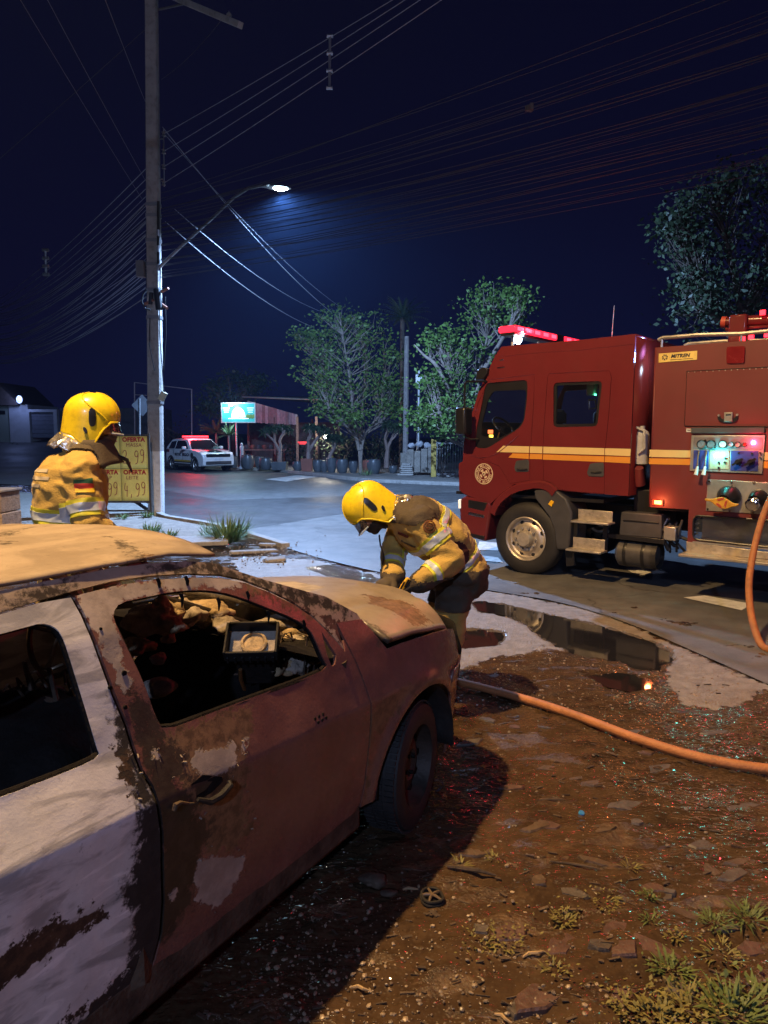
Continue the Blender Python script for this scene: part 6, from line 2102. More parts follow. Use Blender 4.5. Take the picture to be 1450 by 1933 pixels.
# open coat front: pocket, name tape, clips
for (px_, py_, w_, h_, m, d_, nm) in ((757, 1014, .075, .022, mat('name_tape', (.10, .02, .012), rough=.8), 4.42, 'name_tape'), (768, 1030, .10, .012, m_coatd, 4.44, 'pocket_flap')):
    decal(me2_, nm, q2(px_, py_, d_), (-.25, -.95, -.1), Vector((.25, 0, .9)), w_, h_, m, ff2, .006)
MB().tube([q2(722, 1040, 4.50), q2(722, 1052, 4.50), q2(723, 1066, 4.50)], [.006, .016, .006], 8).build('hanging_clip', m_blk, ff2)
MB().tube([q2(716, 1010, 4.55), q2(718, 1028, 4.53), q2(722, 1040, 4.50)], .006, 6).build('clip_cord', m_blk, ff2)
MB().box(q2(763, 1104, 4.22), (.03, .03, .10), M=Matrix.Rotation(.6, 3, 'Y')).build('torch_body', mat('torch_yellow', (.65, .38, .02), rough=.4), ff2, bevel=.008)
for k in range(3):
    MB().box(q2(752 + 8 * k, 1109 - 4 * k, 4.19), (.010, .012, .05), M=Matrix.Rotation(.5, 3, 'Y')).build('tool_rib', m_blk, ff2)
lamp_ = None
mb = MB()
lettering(mb, 'SOS', .030, lambda u, v: Vector((0, 0, 0)), bold=.001) if False else None
# =================================================================== PRICE BOARD
bd = 15.35
bo = P(281, 975, bd); bo.z = 0
board = empty('price_board', (P(228, 940, bd).x, bd, .06), 0, 'yellow handwritten supermarket price board standing against the utility pole', 'price board')
bl, br = P(172, 822, bd), P(278, 825, bd)
bz0, bz1 = P(230, 946, bd).z - .06, P(230, 823, bd).z - .06
bx0, bx1 = bl.x - board.location.x, br.x - board.location.x
m_frame = mat('board_frame', (.05, .045, .04), rough=.6)
m_poster = mat('yellow_poster', (.80, .73, .20), rough=.35, var=.10, vs=6, bump=.35, bs=9)
m_rink = mat('red_print', (.42, .03, .02), rough=.6)
m_hink = mat('handwriting_red', (.30, .05, .05), rough=.6)
for x in (bx0 - .02, bx1 + .02):
    MB().box((x, .02, bz1 / 2 + .02), (.045, .045, bz1 + .06)).build('frame_post', m_frame, board)
for z in (bz0 - .02, bz1 + .02, .09):
    MB().box(((bx0 + bx1) / 2, .021, z), (bx1 - bx0, .04, .035)).build('frame_rail', m_frame, board)
MB().box(((bx0 + bx1) / 2, .03, (bz0 + bz1) / 2), (bx1 - bx0, .012, bz1 - bz0)).build('backing', m_frame, board)
mxx, mzz = (bx0 + bx1) / 2, (bz0 + bz1) / 2
hw, hh_ = (bx1 - bx0) / 2, (bz1 - bz0) / 2
seg = {'2': [[(.1, .8), (.3, 1), (.7, 1), (.8, .75), (.6, .5), (.2, .15), (.15, .05), (.5, .1), (.9, .0)]],
       '9': [[(.8, .85), (.5, 1), (.2, .85), (.2, .6), (.5, .5), (.8, .65), (.82, .9), (.78, .4), (.6, .05), (.25, .02)]],
       '4': [[(.35, 1), (.15, .45), (.8, .45)], [(.7, .8), (.62, 0)]],
       '0': [[(.5, 1), (.2, .8), (.15, .3), (.45, 0), (.8, .25), (.82, .75), (.5, 1)]],
       ',': [[(.4, .08), (.3, -.18)]], '7': [[(.1, 1), (.85, 1), (.4, 0)]]}
def poster(cx, cz, title, word, digits, wx=0.0):
    rows = []
    for i in range(7):
        rows.append([Vector((cx - hw / 2 + .004 + (hw - .008) * j / 7, .018 - .006 * abs(mnoise.noise(Vector((cx + j * .6, cz, i * .7)))), cz - hh_ / 2 + .004 + (hh_ - .008) * i / 6)) for j in range(8)])
    p = MB().grid(rows).build('poster', m_poster, board, recalc=False)
    p.modifiers.new('solid', 'SOLIDIFY').thickness = .002
    fm = lambda u, v: Vector((u, .006, v))
    mb = MB()
    lettering(mb, title, hw * .215, lambda u, v: fm(cx + u, cz + hh_ * .385 + v), bold=.006, spacing=1.03)
    o = mb.build('print', m_rink, p, smooth=False)
    mb = MB()
    lettering(mb, word, hw * .18, lambda u, v: fm(cx + wx + u, cz + hh_ * .22 + v), spacing=1.05, shear=.08)
    n = len(digits)
    for k, ch in enumerate(digits):
        if ch == ' ': continue
        w = hw * .19
        strokes(mb, [[(cx - hw * .42 + w * 1.08 * k + a * w, cz - hh_ * .36 + .04 * (k % 2) * hh_ + b_ * hh_ * .42) for a, b_ in smooth_poly(q, 2, closed=False)] for q in seg[ch]], .0075, lambda u, v: Vector((u, .008, v)))
    mb.build('handwriting', m_hink, p, smooth=False)
poster(mxx - hw / 2, mzz + hh_ / 2, 'OFERTA', 'CUJO', '7,09')
poster(mxx + hw / 2, mzz + hh_ / 2, 'OFERTA', 'MASSA', '2,99')
poster(mxx - hw / 2, mzz - hh_ / 2, 'OFERTA', 'KAP', '4,99')
poster(mxx + hw / 2, mzz - hh_ / 2, 'OFERTA', 'LEITE', '4,99', -hw * .10)

# =================================================================== PLANTS
rt = random.Random(17)
def leaf_mat(name, c, var=.35):
    m = mat(name, c, rough=.55, var=var, vs=1.3)
    return m
m_leafA = leaf_mat('street_tree_leaf', (.088, .155, .028))
m_leafB = leaf_mat('light_leaf', (.085, .16, .032))
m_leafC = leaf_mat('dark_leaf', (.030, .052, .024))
m_bark = mat('pale_bark', (.24, .20, .17), rough=.9, var=.3, vs=5, bump=.6, bs=30)
m_barkd = mat('dark_bark', (.10, .08, .065), rough=.9, var=.3, vs=5, bump=.6, bs=30)
def tree(name, base, stems, blobs, leaf, bark, label, group, cat='tree', per=260, lsize=.16, spread=.42, rbase=.12, seed=1):
    """stems: polylines from the base in world space; blobs: (centre, radii) of foliage"""
    r_ = random.Random(seed)
    base = Vector(base)
    t = empty(name, base, 0, label, cat, group)
    tk = MB()
    nodes = []
    for s_ in stems:
        q = catmull([Vector(p) - base for p in s_], 4)
        rr = [max(.012, rbase * (1 - .85 * i / (len(q) - 1))) for i in range(len(q))]
        tk.tube(q, rr, 7)
        nodes += q[len(q) // 3:]
    lf = MB()
    for c, rad in blobs:
        c = Vector(c) - base
        for k in range(max(4, int(per / 16))):
            d = Vector((r_.gauss(0, 1), r_.gauss(0, 1), r_.gauss(0, 1))).normalized()
            rr = r_.random() ** .45
            tip = c + Vector((d.x * rad[0], d.y * rad[1], d.z * rad[2])) * rr
            nb = min(nodes, key=lambda n_: (n_ - tip).length + (1.8 if n_.z > tip.z - .7 else 0))
            if (nb - tip).length < 3.6:
                mid = nb.lerp(tip, .55) + Vector((r_.uniform(-.12, .12), r_.uniform(-.12, .12), -.08))
                tk.tube([nb, mid, tip], [.022, .014, .006], 4, cap=False)
            n_l = 16
            sp = spread * (.7 + .6 * r_.random())
            for _ in range(n_l):
                p = tip + Vector((r_.gauss(0, sp), r_.gauss(0, sp), r_.gauss(0, sp * .55)))
                a = Vector((r_.gauss(0, 1), r_.gauss(0, 1), r_.gauss(-.25, .6))).normalized()
                u, w = orth(a)
                s = lsize * (.6 + .8 * r_.random())
                ang = r_.random() * PI
                w = u * math.cos(ang) + w * math.sin(ang)
                lf.add([p, p + a * s * .5 + w * s * .30, p + a * s, p + a * s * .5 - w * s * .30], [(0, 1, 2), (0, 2, 3)])
    tk.build('trunk', bark, t, angle=60)
    lf.build('crown', leaf, t, smooth=False, merge=False, recalc=False)
    return t
def bl(px, py, d, rx, ry=None, rz=None): return (P(px, py, d), (rx, ry or rx, rz or rx * .8))
D = 32.4
tree('street_tree', G(680, 897), [[G(680, 897), P(679, 860, D), P(672, 815, D), P(640, 745, D), P(610, 680, D)], [G(681, 897), P(682, 860, D), P(690, 820, D), P(720, 770, D + .5), P(725, 690, D + 1)],
                                  [P(678, 850, D), P(668, 800, D), P(662, 730, D - .6), P(650, 650, D - 1), P(640, 590, D - 1)], [P(681, 850, D), P(683, 790, D + .5), P(690, 700, D + 1), P(690, 620, D + 1)],
                                  [P(676, 830, D), P(640, 790, D - 1), P(622, 770, D - 1.5)]],
     [bl(640, 605, D, 1.0), bl(605, 648, D, 1.0), bl(690, 625, D, 1.2), bl(650, 660, D - .8, 1.3), bl(720, 680, D, 1.0), bl(600, 700, D, .9), bl(630, 730, D - 1, 1.0), bl(700, 735, D, 1.2), bl(615, 765, D - 1, .7), bl(730, 770, D, .6), bl(665, 790, D - 1, .8, 1, .5), bl(580, 640, D, .6), bl(740, 730, D + .5, .6)],
     m_leafA, m_bark, 'leafy street tree with forked pale trunk growing before the potted plants', 'street trees', per=480, lsize=.15, spread=.26, rbase=.085, seed=4)
D = 27
tree('street_tree', G(880, 912), [[G(880, 912), P(878, 860, D), P(872, 800, D), P(850, 720, D), P(840, 650, D)], [P(878, 850, D), P(895, 770, D), P(915, 660, D + 1), P(930, 590, D + 1)], [P(875, 810, D), P(830, 700, D - 1), P(800, 670, D - 1), P(782, 650, D - 1)], [P(874, 790, D), P(830, 780, D - 1.5), P(800, 790, D - 1.5)], [P(900, 720, D), P(960, 620, D), P(985, 575, D)]],
     [bl(935, 552, D + 1, .85, .9, .5), bl(905, 590, D + 1, .8), bl(980, 572, D, .5, .6, .4), bl(850, 640, D, .8), bl(880, 670, D, .8), bl(825, 640, D, .5), bl(810, 720, D - 1, .5), bl(850, 720, D, .8), bl(800, 790, D - 1.5, .55, .7, .4), bl(840, 800, D - 1.5, .6, .7, .45), bl(870, 760, D - 1, .7), bl(820, 770, D - 1, .5), bl(960, 610, D + 1, .5)],
     m_leafB, m_bark, 'tree with bright lower leaves and bare twigs growing behind the fire engine cab', 'street trees', per=420, lsize=.15, spread=.27, rbase=.11, seed=9)
D = 19
tree('street_tree', (P(1420, 800, D).x, D, 0), [[(P(1420, 800, D).x, D, 0), P(1420, 760, D), P(1400, 600, D), P(1370, 450, D), P(1340, 360, D)], [P(1410, 650, D), P(1340, 560, D), P(1290, 470, D)], [P(1405, 600, D), P(1460, 480, D), P(1490, 380, D)], [P(1408, 640, D), P(1340, 590, D - 1), P(1320, 590, D - 1)]],
     [bl(1310, 400, D, .8), bl(1360, 350, D, .9), bl(1300, 460, D, .7), bl(1350, 510, D, 1.0), bl(1430, 420, D, 1.0), bl(1330, 590, D - 1, .8, .8, .6), bl(1460, 330, D, .9), bl(1400, 560, D, 1.0), bl(1275, 420, D, .45), bl(1470, 520, D, .9), bl(1310, 545, D - .5, .6)],
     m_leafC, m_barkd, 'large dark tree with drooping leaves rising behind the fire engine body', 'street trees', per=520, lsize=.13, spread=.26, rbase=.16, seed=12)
D = 46
tree('street_tree', (P(440, 860, D).x, D, 0), [[(P(440, 860, D).x, D, 0), P(440, 800, D), P(435, 740, D), P(430, 710, D)], [P(438, 780, D), P(470, 730, D), P(480, 715, D)], [P(438, 780, D), P(405, 740, D), P(390, 730, D)]],
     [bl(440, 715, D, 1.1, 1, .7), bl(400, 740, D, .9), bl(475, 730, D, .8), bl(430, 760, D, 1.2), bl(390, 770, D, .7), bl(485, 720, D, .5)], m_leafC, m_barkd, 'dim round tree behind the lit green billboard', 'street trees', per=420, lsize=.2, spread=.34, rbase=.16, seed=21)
m_frond = leaf_mat('palm_frond', (.05, .085, .035))
m_frondg = leaf_mat('fresh_frond', (.08, .17, .06))
def palm(name, base, top, n, L, droop, leaf, bark, label, group, width=.07, rb=.12, seed=1, blades=9, cat='palm'):
    r_ = random.Random(seed)
    base, top = Vector(base), Vector(top)
    t = empty(name, base, 0, label, cat, group)
    MB().tube([Vector((0, 0, 0)), (top - base) * .5 + Vector((.02, 0, 0)), top - base], [rb, rb * .8, rb * .7], 8).build('trunk', bark, t)
    mb = MB()
    for k in range(n):
        a = 2 * PI * k / n + r_.uniform(-.3, .3)
        el = r_.uniform(-.1, 1.2)
        d = Vector((math.cos(a) * math.cos(el), math.sin(a) * math.cos(el), math.sin(el)))
        pts = []
        p = top - base
        l = L * r_.uniform(.75, 1.1)
        for i in range(7):
            pts.append(p.copy())
            p = p + d * (l / 6)
            d = (d + Vector((0, 0, -droop * (.5 + i * .2)))).normalized()
        for i in range(6):
            sd = d.cross(Vector((0, 0, 1)))
            sd = sd.normalized() if sd.length > 1e-3 else Vector((1, 0, 0))
            w0, w1 = width * (1 - i / 6) ** .6, width * max(.05, (1 - (i + 1) / 6)) ** .6
            mb.add([pts[i] - sd * w0, pts[i] + sd * w0, pts[i + 1] + sd * w1, pts[i + 1] - sd * w1], [(0, 1, 2, 3)])
            if blades > 9:
                for sg in (-1, 1):
                    for q in (0, .5):
                        b_ = pts[i].lerp(pts[i + 1], q)
                        dv = (pts[i + 1] - pts[i]).normalized()
                        e = b_ + (sd * sg * .9 + dv * .6 + Vector((0, 0, -.55))) * (L * .26 * (1 - i / 7.5))
                        mb.add([b_ - dv * .02, b_ + dv * .03, e], [(0, 1, 2)])
    mb.build('fronds', leaf, t, smooth=False, merge=False, recalc=False)
    return t
D = 37
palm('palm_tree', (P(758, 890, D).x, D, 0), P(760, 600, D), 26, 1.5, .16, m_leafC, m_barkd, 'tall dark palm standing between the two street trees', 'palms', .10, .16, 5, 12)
palm('palm_tree', (P(432, 868, 35.5).x, 35.5, 0), P(432, 822, 35.5), 34, .75, .10, m_frondg, m_bark, 'bright green spiky palm beside the police car bonnet', 'palms', .06, .07, 6)
palm('palm_tree', (P(408, 868, 38).x, 38, 0), P(408, 815, 38), 26, 1.0, .12, m_frond, m_barkd, 'dim feathery palm behind the police car roof', 'palms', .05, .08, 7, 12)
# desert-rose plants: thick forked stems with tufts, in pots
m_stem = mat('grey_stem', (.22, .16, .14), rough=.8, var=.2)
m_pot = mat('dark_glazed_pot', (.075, .085, .095), rough=.35, var=.25, vs=3)
m_pott = mat('terracotta_pot', (.22, .075, .05), rough=.7, var=.25, vs=3)
def pot(px, py, d, w, h, m, label, square=False):
    c = G(px, py) ; s_ = d / c.y
    c = P(px, py, d); c.z = .115
    wr_, hr = w * d / F_PX, h * d / F_PX
    t = empty('plant_pot', c, 0, label, 'plant pot', 'pots before the nursery')
    if square:
        r0 = wr_ / 2
        ring_loft([[(x * k, y * k, z) for x, y in ((-r0, -r0), (r0, -r0), (r0, r0), (-r0, r0))] for k, z in ((.85, 0), (1, hr), (.85, hr + .001), (.82, hr * .8))]).build('vessel', m, t, smooth=False, bevel=.01)
    else:
        r0 = wr_ / 2
        MB().lathe([(r0 * .55, 0), (r0 * .72, hr * .08), (r0 * .95, hr * .45), (r0 * .97, hr * .75), (r0 * .88, hr * .95), (r0 * .94, hr), (r0 * .84, hr), (r0 * .80, hr * .85)], (0, 0, 0), n=22).build('vessel', m, t)
    MB().lathe([(0, 0), (wr_ * .42, 0)], (0, 0, hr * .86), n=18).build('soil', m_soot, t, recalc=False)
    return t
pots = [(440, 874, 36, 20, 22, m_pot), (468, 879, 35, 26, 26, m_pot), (490, 880, 35.5, 18, 22, m_pot), (502, 882, 34.2, 26, 22, m_pot), (528, 880, 34, 30, 15, m_pot, 1), (480, 874, 37, 24, 12, m_pott), (500, 868, 37, 24, 12, m_pott),
        (562, 890, 33, 20, 18, m_pot), (580, 892, 32.6, 22, 24, m_pott, 1), (600, 893, 32.2, 20, 22, m_pot), (612, 894, 32, 16, 22, m_pot), (626, 895, 31.6, 20, 27, m_pot), (646, 896, 31.2, 24, 26, m_pot), (667, 896, 31.4, 18, 22, m_pot), (706, 899, 30.6, 28, 27, m_pot), (695, 897, 31.4, 22, 24, m_pott), (742, 897, 31, 18, 14, m_pot)]
pl_ = ['small dark pot left of the row', 'round dark pot under the billboard', 'narrow dark pot beside the round one', 'wide round dark pot before the red posts', 'low square planter under the first forked plant', 'shallow terracotta bowl on the left stand', 'shallow terracotta bowl nearer the shed',
       'lone dark pot right of the first forked plant', 'square terracotta planter under the second forked plant', 'rounded pot right of the terracotta planter', 'slim pot in the middle of the row', 'tall dark pot in the middle of the row', 'largest round pot left of the street tree', 'pot touching the street tree trunk', 'big round dark pot right of the tree trunk', 'terracotta pot behind the tree trunk', 'low pot beside the old post']
for q, lb_ in zip(pots, pl_):
    pot(q[0], q[1], q[2], q[3], q[4], q[5], lb_, len(q) > 6)
def forked(px, py, d, hpx, label, seed):
    r_ = random.Random(seed)
    b_ = P(px, py, d); b_.z = .30
    t = empty('potted_plant', b_, 0, label, 'plant', 'forked plants of the nursery')
    k = d / F_PX
    mb, lf = MB(), MB()
    H = hpx * k
    def grow(p, d_, l, r0, dep):
        e = p + d_ * l
        mb.tube([p, p.lerp(e, .5) + Vector((r_.uniform(-.04, .04), 0, 0)), e], [r0, r0 * .85, r0 * .7], 7)
        if dep == 0:
            for _ in range(34):
                a = Vector((r_.gauss(0, 1), r_.gauss(0, 1), r_.gauss(.3, .8))).normalized()
                u, w = orth(a)
                L_ = .34 * r_.uniform(.6, 1.1)
                lf.add([e - u * .018, e + u * .018, e + a * L_ * .6 + u * .022 + Vector((0, 0, -.04)), e + a * L_ + Vector((0, 0, -.14)), e + a * L_ * .6 - u * .022 + Vector((0, 0, -.04))], [(0, 1, 2, 3, 4)])
            return
        for j in range(2 if dep > 1 else 3):
            a = r_.uniform(0, 2 * PI) + j * PI
            nd = (d_ + Vector((math.cos(a) * .75, math.sin(a) * .5, .25))).normalized()
            grow(e, nd, l * .78, r0 * .68, dep - 1)
    grow(Vector((0, 0, 0)), Vector((.05, 0, 1)), H * .36, .13, 3)
    mb.build('stem', m_stem, t)
    lf.build('leaf_tufts', m_leafC, t, smooth=False, merge=False, recalc=False)
forked(528, 870, 34, 75, 'forked thick-stemmed plant in the square planter', 3)
forked(581, 875, 32.6, 80, 'forked thick-stemmed plant right of the shed front', 5)
forked(622, 872, 32.5, 60, 'small forked plant behind the middle pots', 8)
forked(730, 885, 32, 85, 'dark forked plant beside the old wooden post', 13)
# dark understorey behind the pots
def shrub(px, py, d, rx, rz, label, seed, m=None):
    r_ = random.Random(seed)
    b_ = P(px, py, d); b_.z = 0.1
    t = empty('shrub', b_, 0, label, 'shrub', 'shrubs of the nursery')
    lf, st = MB(), MB()
    for k in range(7):
        st.tube([Vector((0, 0, 0)), Vector((r_.uniform(-rx, rx) * .4, r_.uniform(-.3, .3), rz * .8)), Vector((r_.uniform(-rx, rx) * .8, r_.uniform(-.5, .5), rz * 1.5))], [.03, .02, .008], 5)
    for k in range(650):
        p = Vector((r_.gauss(0, .45) * rx, r_.gauss(0, .45) * rx * .7, rz * (1 + .75 * max(-1.2, min(1.2, r_.gauss(0, .55))))))
        a = Vector((r_.gauss(0, 1), r_.gauss(0, 1), r_.gauss(0, .7))).normalized()
        u, w = orth(a)
        s = .17 * r_.uniform(.6, 1.3)
        lf.add([p, p + a * s * .5 + u * s * .28, p + a * s, p + a * s * .5 - u * s * .28], [(0, 1, 2, 3)])
    st.build('stems', m_barkd, t)
    lf.build('foliage', m or m_leafC, t, smooth=False, merge=False, recalc=False)
for k, (px, d, rx, rz, lb_) in enumerate(((640, 36, 1.5, 1.1, 'dark bush under the street tree crown'), (700, 35.5, 1.4, 1.2, 'dark bush right of the street tree trunk'), (735, 34, 1.0, 1.0, 'dark bush at the foot of the tall palm'), (560, 39, 1.0, .8, 'low bush inside the nursery shed'), (838, 33, 1.3, 1.3, 'dark bush behind the barred gate'), (345, 50, 2.4, 1.6, 'dark bush far behind the police car'))):
    shrub(px, 880, d, rx, rz, lb_, 40 + k)

# =================================================================== NURSERY SHED
shed = empty('nursery_shed', (P(500, 860, 38).x, 38, .1), 0, 'open timber shed with grey plank gable and dark sheet roof', 'shed')
SO = shed.location
m_plk = [mat('weathered_plank_' + k, c, rough=.85, var=.25, vs=6, bump=.4, bs=25) for k, c in (('grey', (.34, .32, .31)), ('pale', (.42, .40, .39)), ('brown', (.26, .22, .20)))]
m_tin = mat('dark_sheet_roof', (.03, .03, .035), rough=.4, metal=.4)
pr = random.Random(4)
n = 17
for k in range(n):
    t0, t1 = k / n, (k + .93) / n
    def ln(t): return 467 + (562 - 467) * t, 40.2 - 3.0 * t
    qs = []
    for t in (t0, t1):
        px_, d_ = ln(t)
        qs.append((P(px_, 756 + 27 * t, d_) - SO, P(px_, 797 + 5 * t + pr.uniform(-1, 1), d_) - SO))
    a, b_, c_, e_ = qs[0][1], qs[1][1], qs[1][0], qs[0][0]
    nr = Vector((0, pr.uniform(.025, .04), 0))
    MB().add([a, b_, c_, e_, a + nr, b_ + nr, c_ + nr, e_ + nr], [(0, 1, 2, 3), (7, 6, 5, 4), (0, 4, 5, 1), (1, 5, 6, 2), (2, 6, 7, 3), (3, 7, 4, 0)]).build('plank', pr.choice(m_plk), shed, smooth=False)
r4 = [P(459, 750, 40.3) - SO, P(604, 764, 36.0) - SO, P(720, 790, 41) - SO, P(560, 760, 47) - SO]
r4[1].z = r4[0].z - .35; 
mb = MB()
mb.add([r4[0], r4[1], Vector((r4[1].x + 4, r4[1].y + 5, r4[1].z - .3)), Vector((r4[0].x + 4, r4[0].y + 6, r4[0].z + .3))], [(0, 1, 2, 3)])
o = mb.build('roof', m_tin, shed, smooth=False)
o.modifiers.new('solid', 'SOLIDIFY').thickness = .06
MB().tube([r4[0] + Vector((0, -.05, .02)), r4[1] + Vector((0, -.05, .02))], .05, 6).build('roof_edge', m_galv, shed)
m_post = mat('timber_post', (.16, .10, .08), rough=.85, var=.3)
for px_, d_ in ((470, 40), (520, 38.6), (562, 37.2), (598, 36.6), (640, 39), (590, 43)):
    p0 = P(px_, 860, d_) - SO; p0.z = 0
    MB().box((p0.x, p0.y, 1.3), (.12, .12, 2.6)).build('post', m_post, shed)
m_inner = mat('inner_boarding', (.10, .065, .055), rough=.9, var=.35, vs=5)
a, b_ = P(470, 850, 44) - SO, P(640, 850, 42) - SO
for k in range(16):
    t = k / 16
    q = a.lerp(b_, t)
    w = (b_ - a).length / 16 * .94
    MB().box((q.x + w / 2, q.y, 1.2), (w, .04 + .02 * (k % 2), 2.4)).build('back_board', m_inner, shed)
q = P(500, 868, 39.4) - SO
MB().box((q.x, q.y, .85), (2.6, .5, .08)).box((q.x - 1.1, q.y, .4), (.08, .4, .8)).box((q.x + 1.1, q.y, .4), (.08, .4, .8)).build('potting_bench', m_post, shed)
for k in range(7):
    MB().lathe([(.07, 0), (.12, .08), (.13, .2), (.10, .24)], (q.x - 1.0 + k * .33, q.y, .89), n=12).build('small_pot', m_pott if k % 2 else m_pot, shed)
q = P(616, 824, 35.8) - SO
lp_ = MB().ellipsoid(q, (.12, .12, .13), None, 12, 8).build('bulb', mat('warm_white_bulb', (1, .95, .85), emit=(1, .93, .80), es=26), shed)
lamp('shed_light', 'POINT', q + Vector((0, -.2, 0)), (1, .9, .75), 210, shed, size=.12)
q = P(571, 835, 36.2) - SO
MB().box(q, (.46, .04, .09)).box(q + Vector((0, 0, -.08)), (.3, .04, .05)).build('red_tag', mat('red_sign', (.6, .03, .03), emit=(1, .05, .06), es=.5), shed)
for k, px_ in enumerate((455, 462)):
    c_ = P(px_, 868, 35.6)
# white garden statue column and post
c_ = P(457, 868, 35.4); c_.z = .1
t = empty('garden_column', c_, 0, 'slim pale garden column under the billboard', 'garden column')
MB().lathe([(.16, 0), (.16, .08), (.10, .14), (.085, .9), (.11, 1.0), (.12, 1.08), (.05, 1.14), (.07, 1.22), (0, 1.3)], (0, 0, 0), n=16).build('shaft', mat('pale_stone', (.45, .47, .5), rough=.7), t)
# billboard
bb = empty('billboard', (P(449, 860, 36.4).x, 36.4, .1), 0, 'lit teal billboard with a white dome emblem on a post', 'billboard')
o_ = bb.location
a, b_ = P(418.5, 761, 36.4) - o_, P(479.5, 797, 36.0) - o_
m_teal = mat('billboard_teal', (.02, .22, .22), rough=.5, var=.4, vs=1.2, emit=(.02, .32, .34), es=.55)
MB().box(((a.x + b_.x) / 2, 0, (a.z + b_.z) / 2), (b_.x - a.x, .08, a.z - b_.z)).build('board', m_teal, bb)
for z in (a.z, b_.z): MB().box(((a.x + b_.x) / 2, -.01, z), (b_.x - a.x + .06, .12, .05)).build('frame', m_galv, bb)
for x in (a.x, b_.x): MB().box((x, -.012, (a.z + b_.z) / 2), (.05, .11, a.z - b_.z - .06)).build('frame', m_galv, bb)
m_bw = mat('billboard_white', (.75, .8, .75), rough=.5, emit=(.55, .85, .78), es=.45)
bcx, bcz, bw_, bh_ = (a.x + b_.x) / 2, (a.z + b_.z) / 2, b_.x - a.x, a.z - b_.z
mb = MB()
mb.prism([(bcx + bw_ * .21 * math.cos(t), bcz - bh_ * .24 + bh_ * .52 * math.sin(t)) for t in [PI * k / 20 for k in range(21)]], lambda u, v, d: Vector((u, -.042 - d, v)), 0, .004)
for sx_ in (-1, 1):
    for k in range(3):
        mb.box((bcx + sx_ * bw_ * .36, -.044, bcz + bh_ * (.25 - .11 * k)), (bw_ * .2 * (1 - .15 * k), .004, bh_ * .035))
mb.box((bcx, -.0442, bcz - bh_ * .30), (bw_ * .62, .004, bh_ * .05))
mb.build('emblem', m_bw, bb, smooth=False)
mb = MB()
mb.tube([Vector((bcx + bw_ * .07 * math.cos(t), -.05, bcz + bh_ * .07 + bh_ * .12 * math.sin(t))) for t in [R(40 + 300 * k / 16) for k in range(17)]], .022, 5)
mb.build('ring_logo', mat('logo_brown', (.12, .08, .02)), bb)
mb = MB()
for k in range(5):
    mb.ellipsoid((bcx + bw_ * (.28 + .045 * k), -.042, bcz - bh_ * (.18 + .04 * (k % 2))), (.09, .008, .10), None, 10, 6)
mb.build('leaf_print', m_leafB, bb)
fl = P(436, 764, 36.1) - o_
MB().box(fl, (.16, .1, .1)).build('floodlight', mat('flood_led', (.9, 1, 1), emit=(.7, .95, 1), es=60), bb)
lamp('billboard_light', 'POINT', fl + Vector((0, -.35, .1)), (.55, .85, 1.0), 190, bb, size=.1)
MB().cyl((bcx - .15, .06, 0), (bcx - .15, .06, b_.z), .045, n=8).build('post', m_galv, bb)

# =================================================================== POSTS, GATE, WALLS
def upright(name, px, py0, py1, d, r0, r1, m, label, cat, lean=0.0):
    b_ = P(px, py1, d); b_.z = 0
    top = P(px + lean, py0, d)
    t = empty(name, b_, 0, label, cat)
    MB().tube([Vector((0, 0, 0)), (top - b_) * .5, top - b_], [r0, (r0 + r1) / 2, r1], 9).build('shaft', m, t)
    return t, top - b_
m_old = mat('old_timber', (.22, .20, .19), rough=.9, var=.3, vs=3, bump=.5, bs=20)
t, tp = upright('timber_post', 765, 635, 897, 31, .13, .10, m_old, 'old grey timber post beside the stack of stones', 'post', 3)
MB().box((0, 0, .5), (.42, .36, 1.0)).build('concrete_collar', m_conc2, t, bevel=.03)
t, tp = upright('steel_post', 789, 700, 895, 30, .075, .06, m_galv, 'slim pale steel post behind the grey wall stub', 'post', 2)
MB().box(tp + Vector((0, -.05, -.35)), (.3, .2, .4)).build('transformer_box', m_galv, t, bevel=.02)
t = empty('wall_stub', (P(800, 900, 29.5).x, 29.5, .1), 0, 'broken grey wall stub with pale lumps on top', 'wall')
pr = random.Random(3)
for k in range(5):
    MB().box((-.55 + .28 * k, pr.uniform(-.04, .04), .55 + .1 * pr.uniform(-1, 1)), (.26, .22, 1.1 + .25 * pr.uniform(-1, 1))).build('block', m_conc2, t, bevel=.02)
for k in range(4):
    lump('pale_stone', (-.5 + .32 * k, 0, 1.24 + .06 * (k % 2)), (.15, .12, .12), mat('pale_lump', (.34, .35, .38), rough=.8), 50 + k, .3, t)
t = empty('stone_stack', (P(766, 902, 29.4).x, 29.4, .115), 0, 'neat stack of flat pale stones on the far pavement', 'stone stack')
for k in range(6):
    MB().box((pr.uniform(-.05, .05), pr.uniform(-.04, .04), .04 + .085 * k), (.62 - .05 * k + pr.uniform(-.06, .06), .45, .07), pr.uniform(-.2, .2)).build('stone', mat('stack_stone', (.36, .34, .31), rough=.8, var=.2, vs=2), t, bevel=.015)
t = empty('barred_gate', (P(846, 905, 28.5).x, 28.5, .1), 0, 'grey barred gate hung on a yellow post behind the fire engine', 'gate')
gw = 44 * 28.5 / F_PX
zt = P(846, 832, 28.5).z - .1
MB().box((-gw / 2 - .12, 0, zt / 2 + .03), (.20, .2, zt + .06)).build('gate_post', mat('yellow_post', (.50, .36, .08), rough=.7, dirt=.3), t, bevel=.015)
for k in range(14):
    MB().cyl((-gw / 2 + .03 + gw * k / 9, 0, .05), (-gw / 2 + .03 + gw * k / 9, 0, zt - .05), .016, n=6).build('bar', mat('gate_bar', (.20, .21, .22), rough=.6), t)
for z in (.12, zt - .1): MB().box((gw * .28, .025, z), (gw * 1.55, .03, .05)).build('rail', m_galv, t)
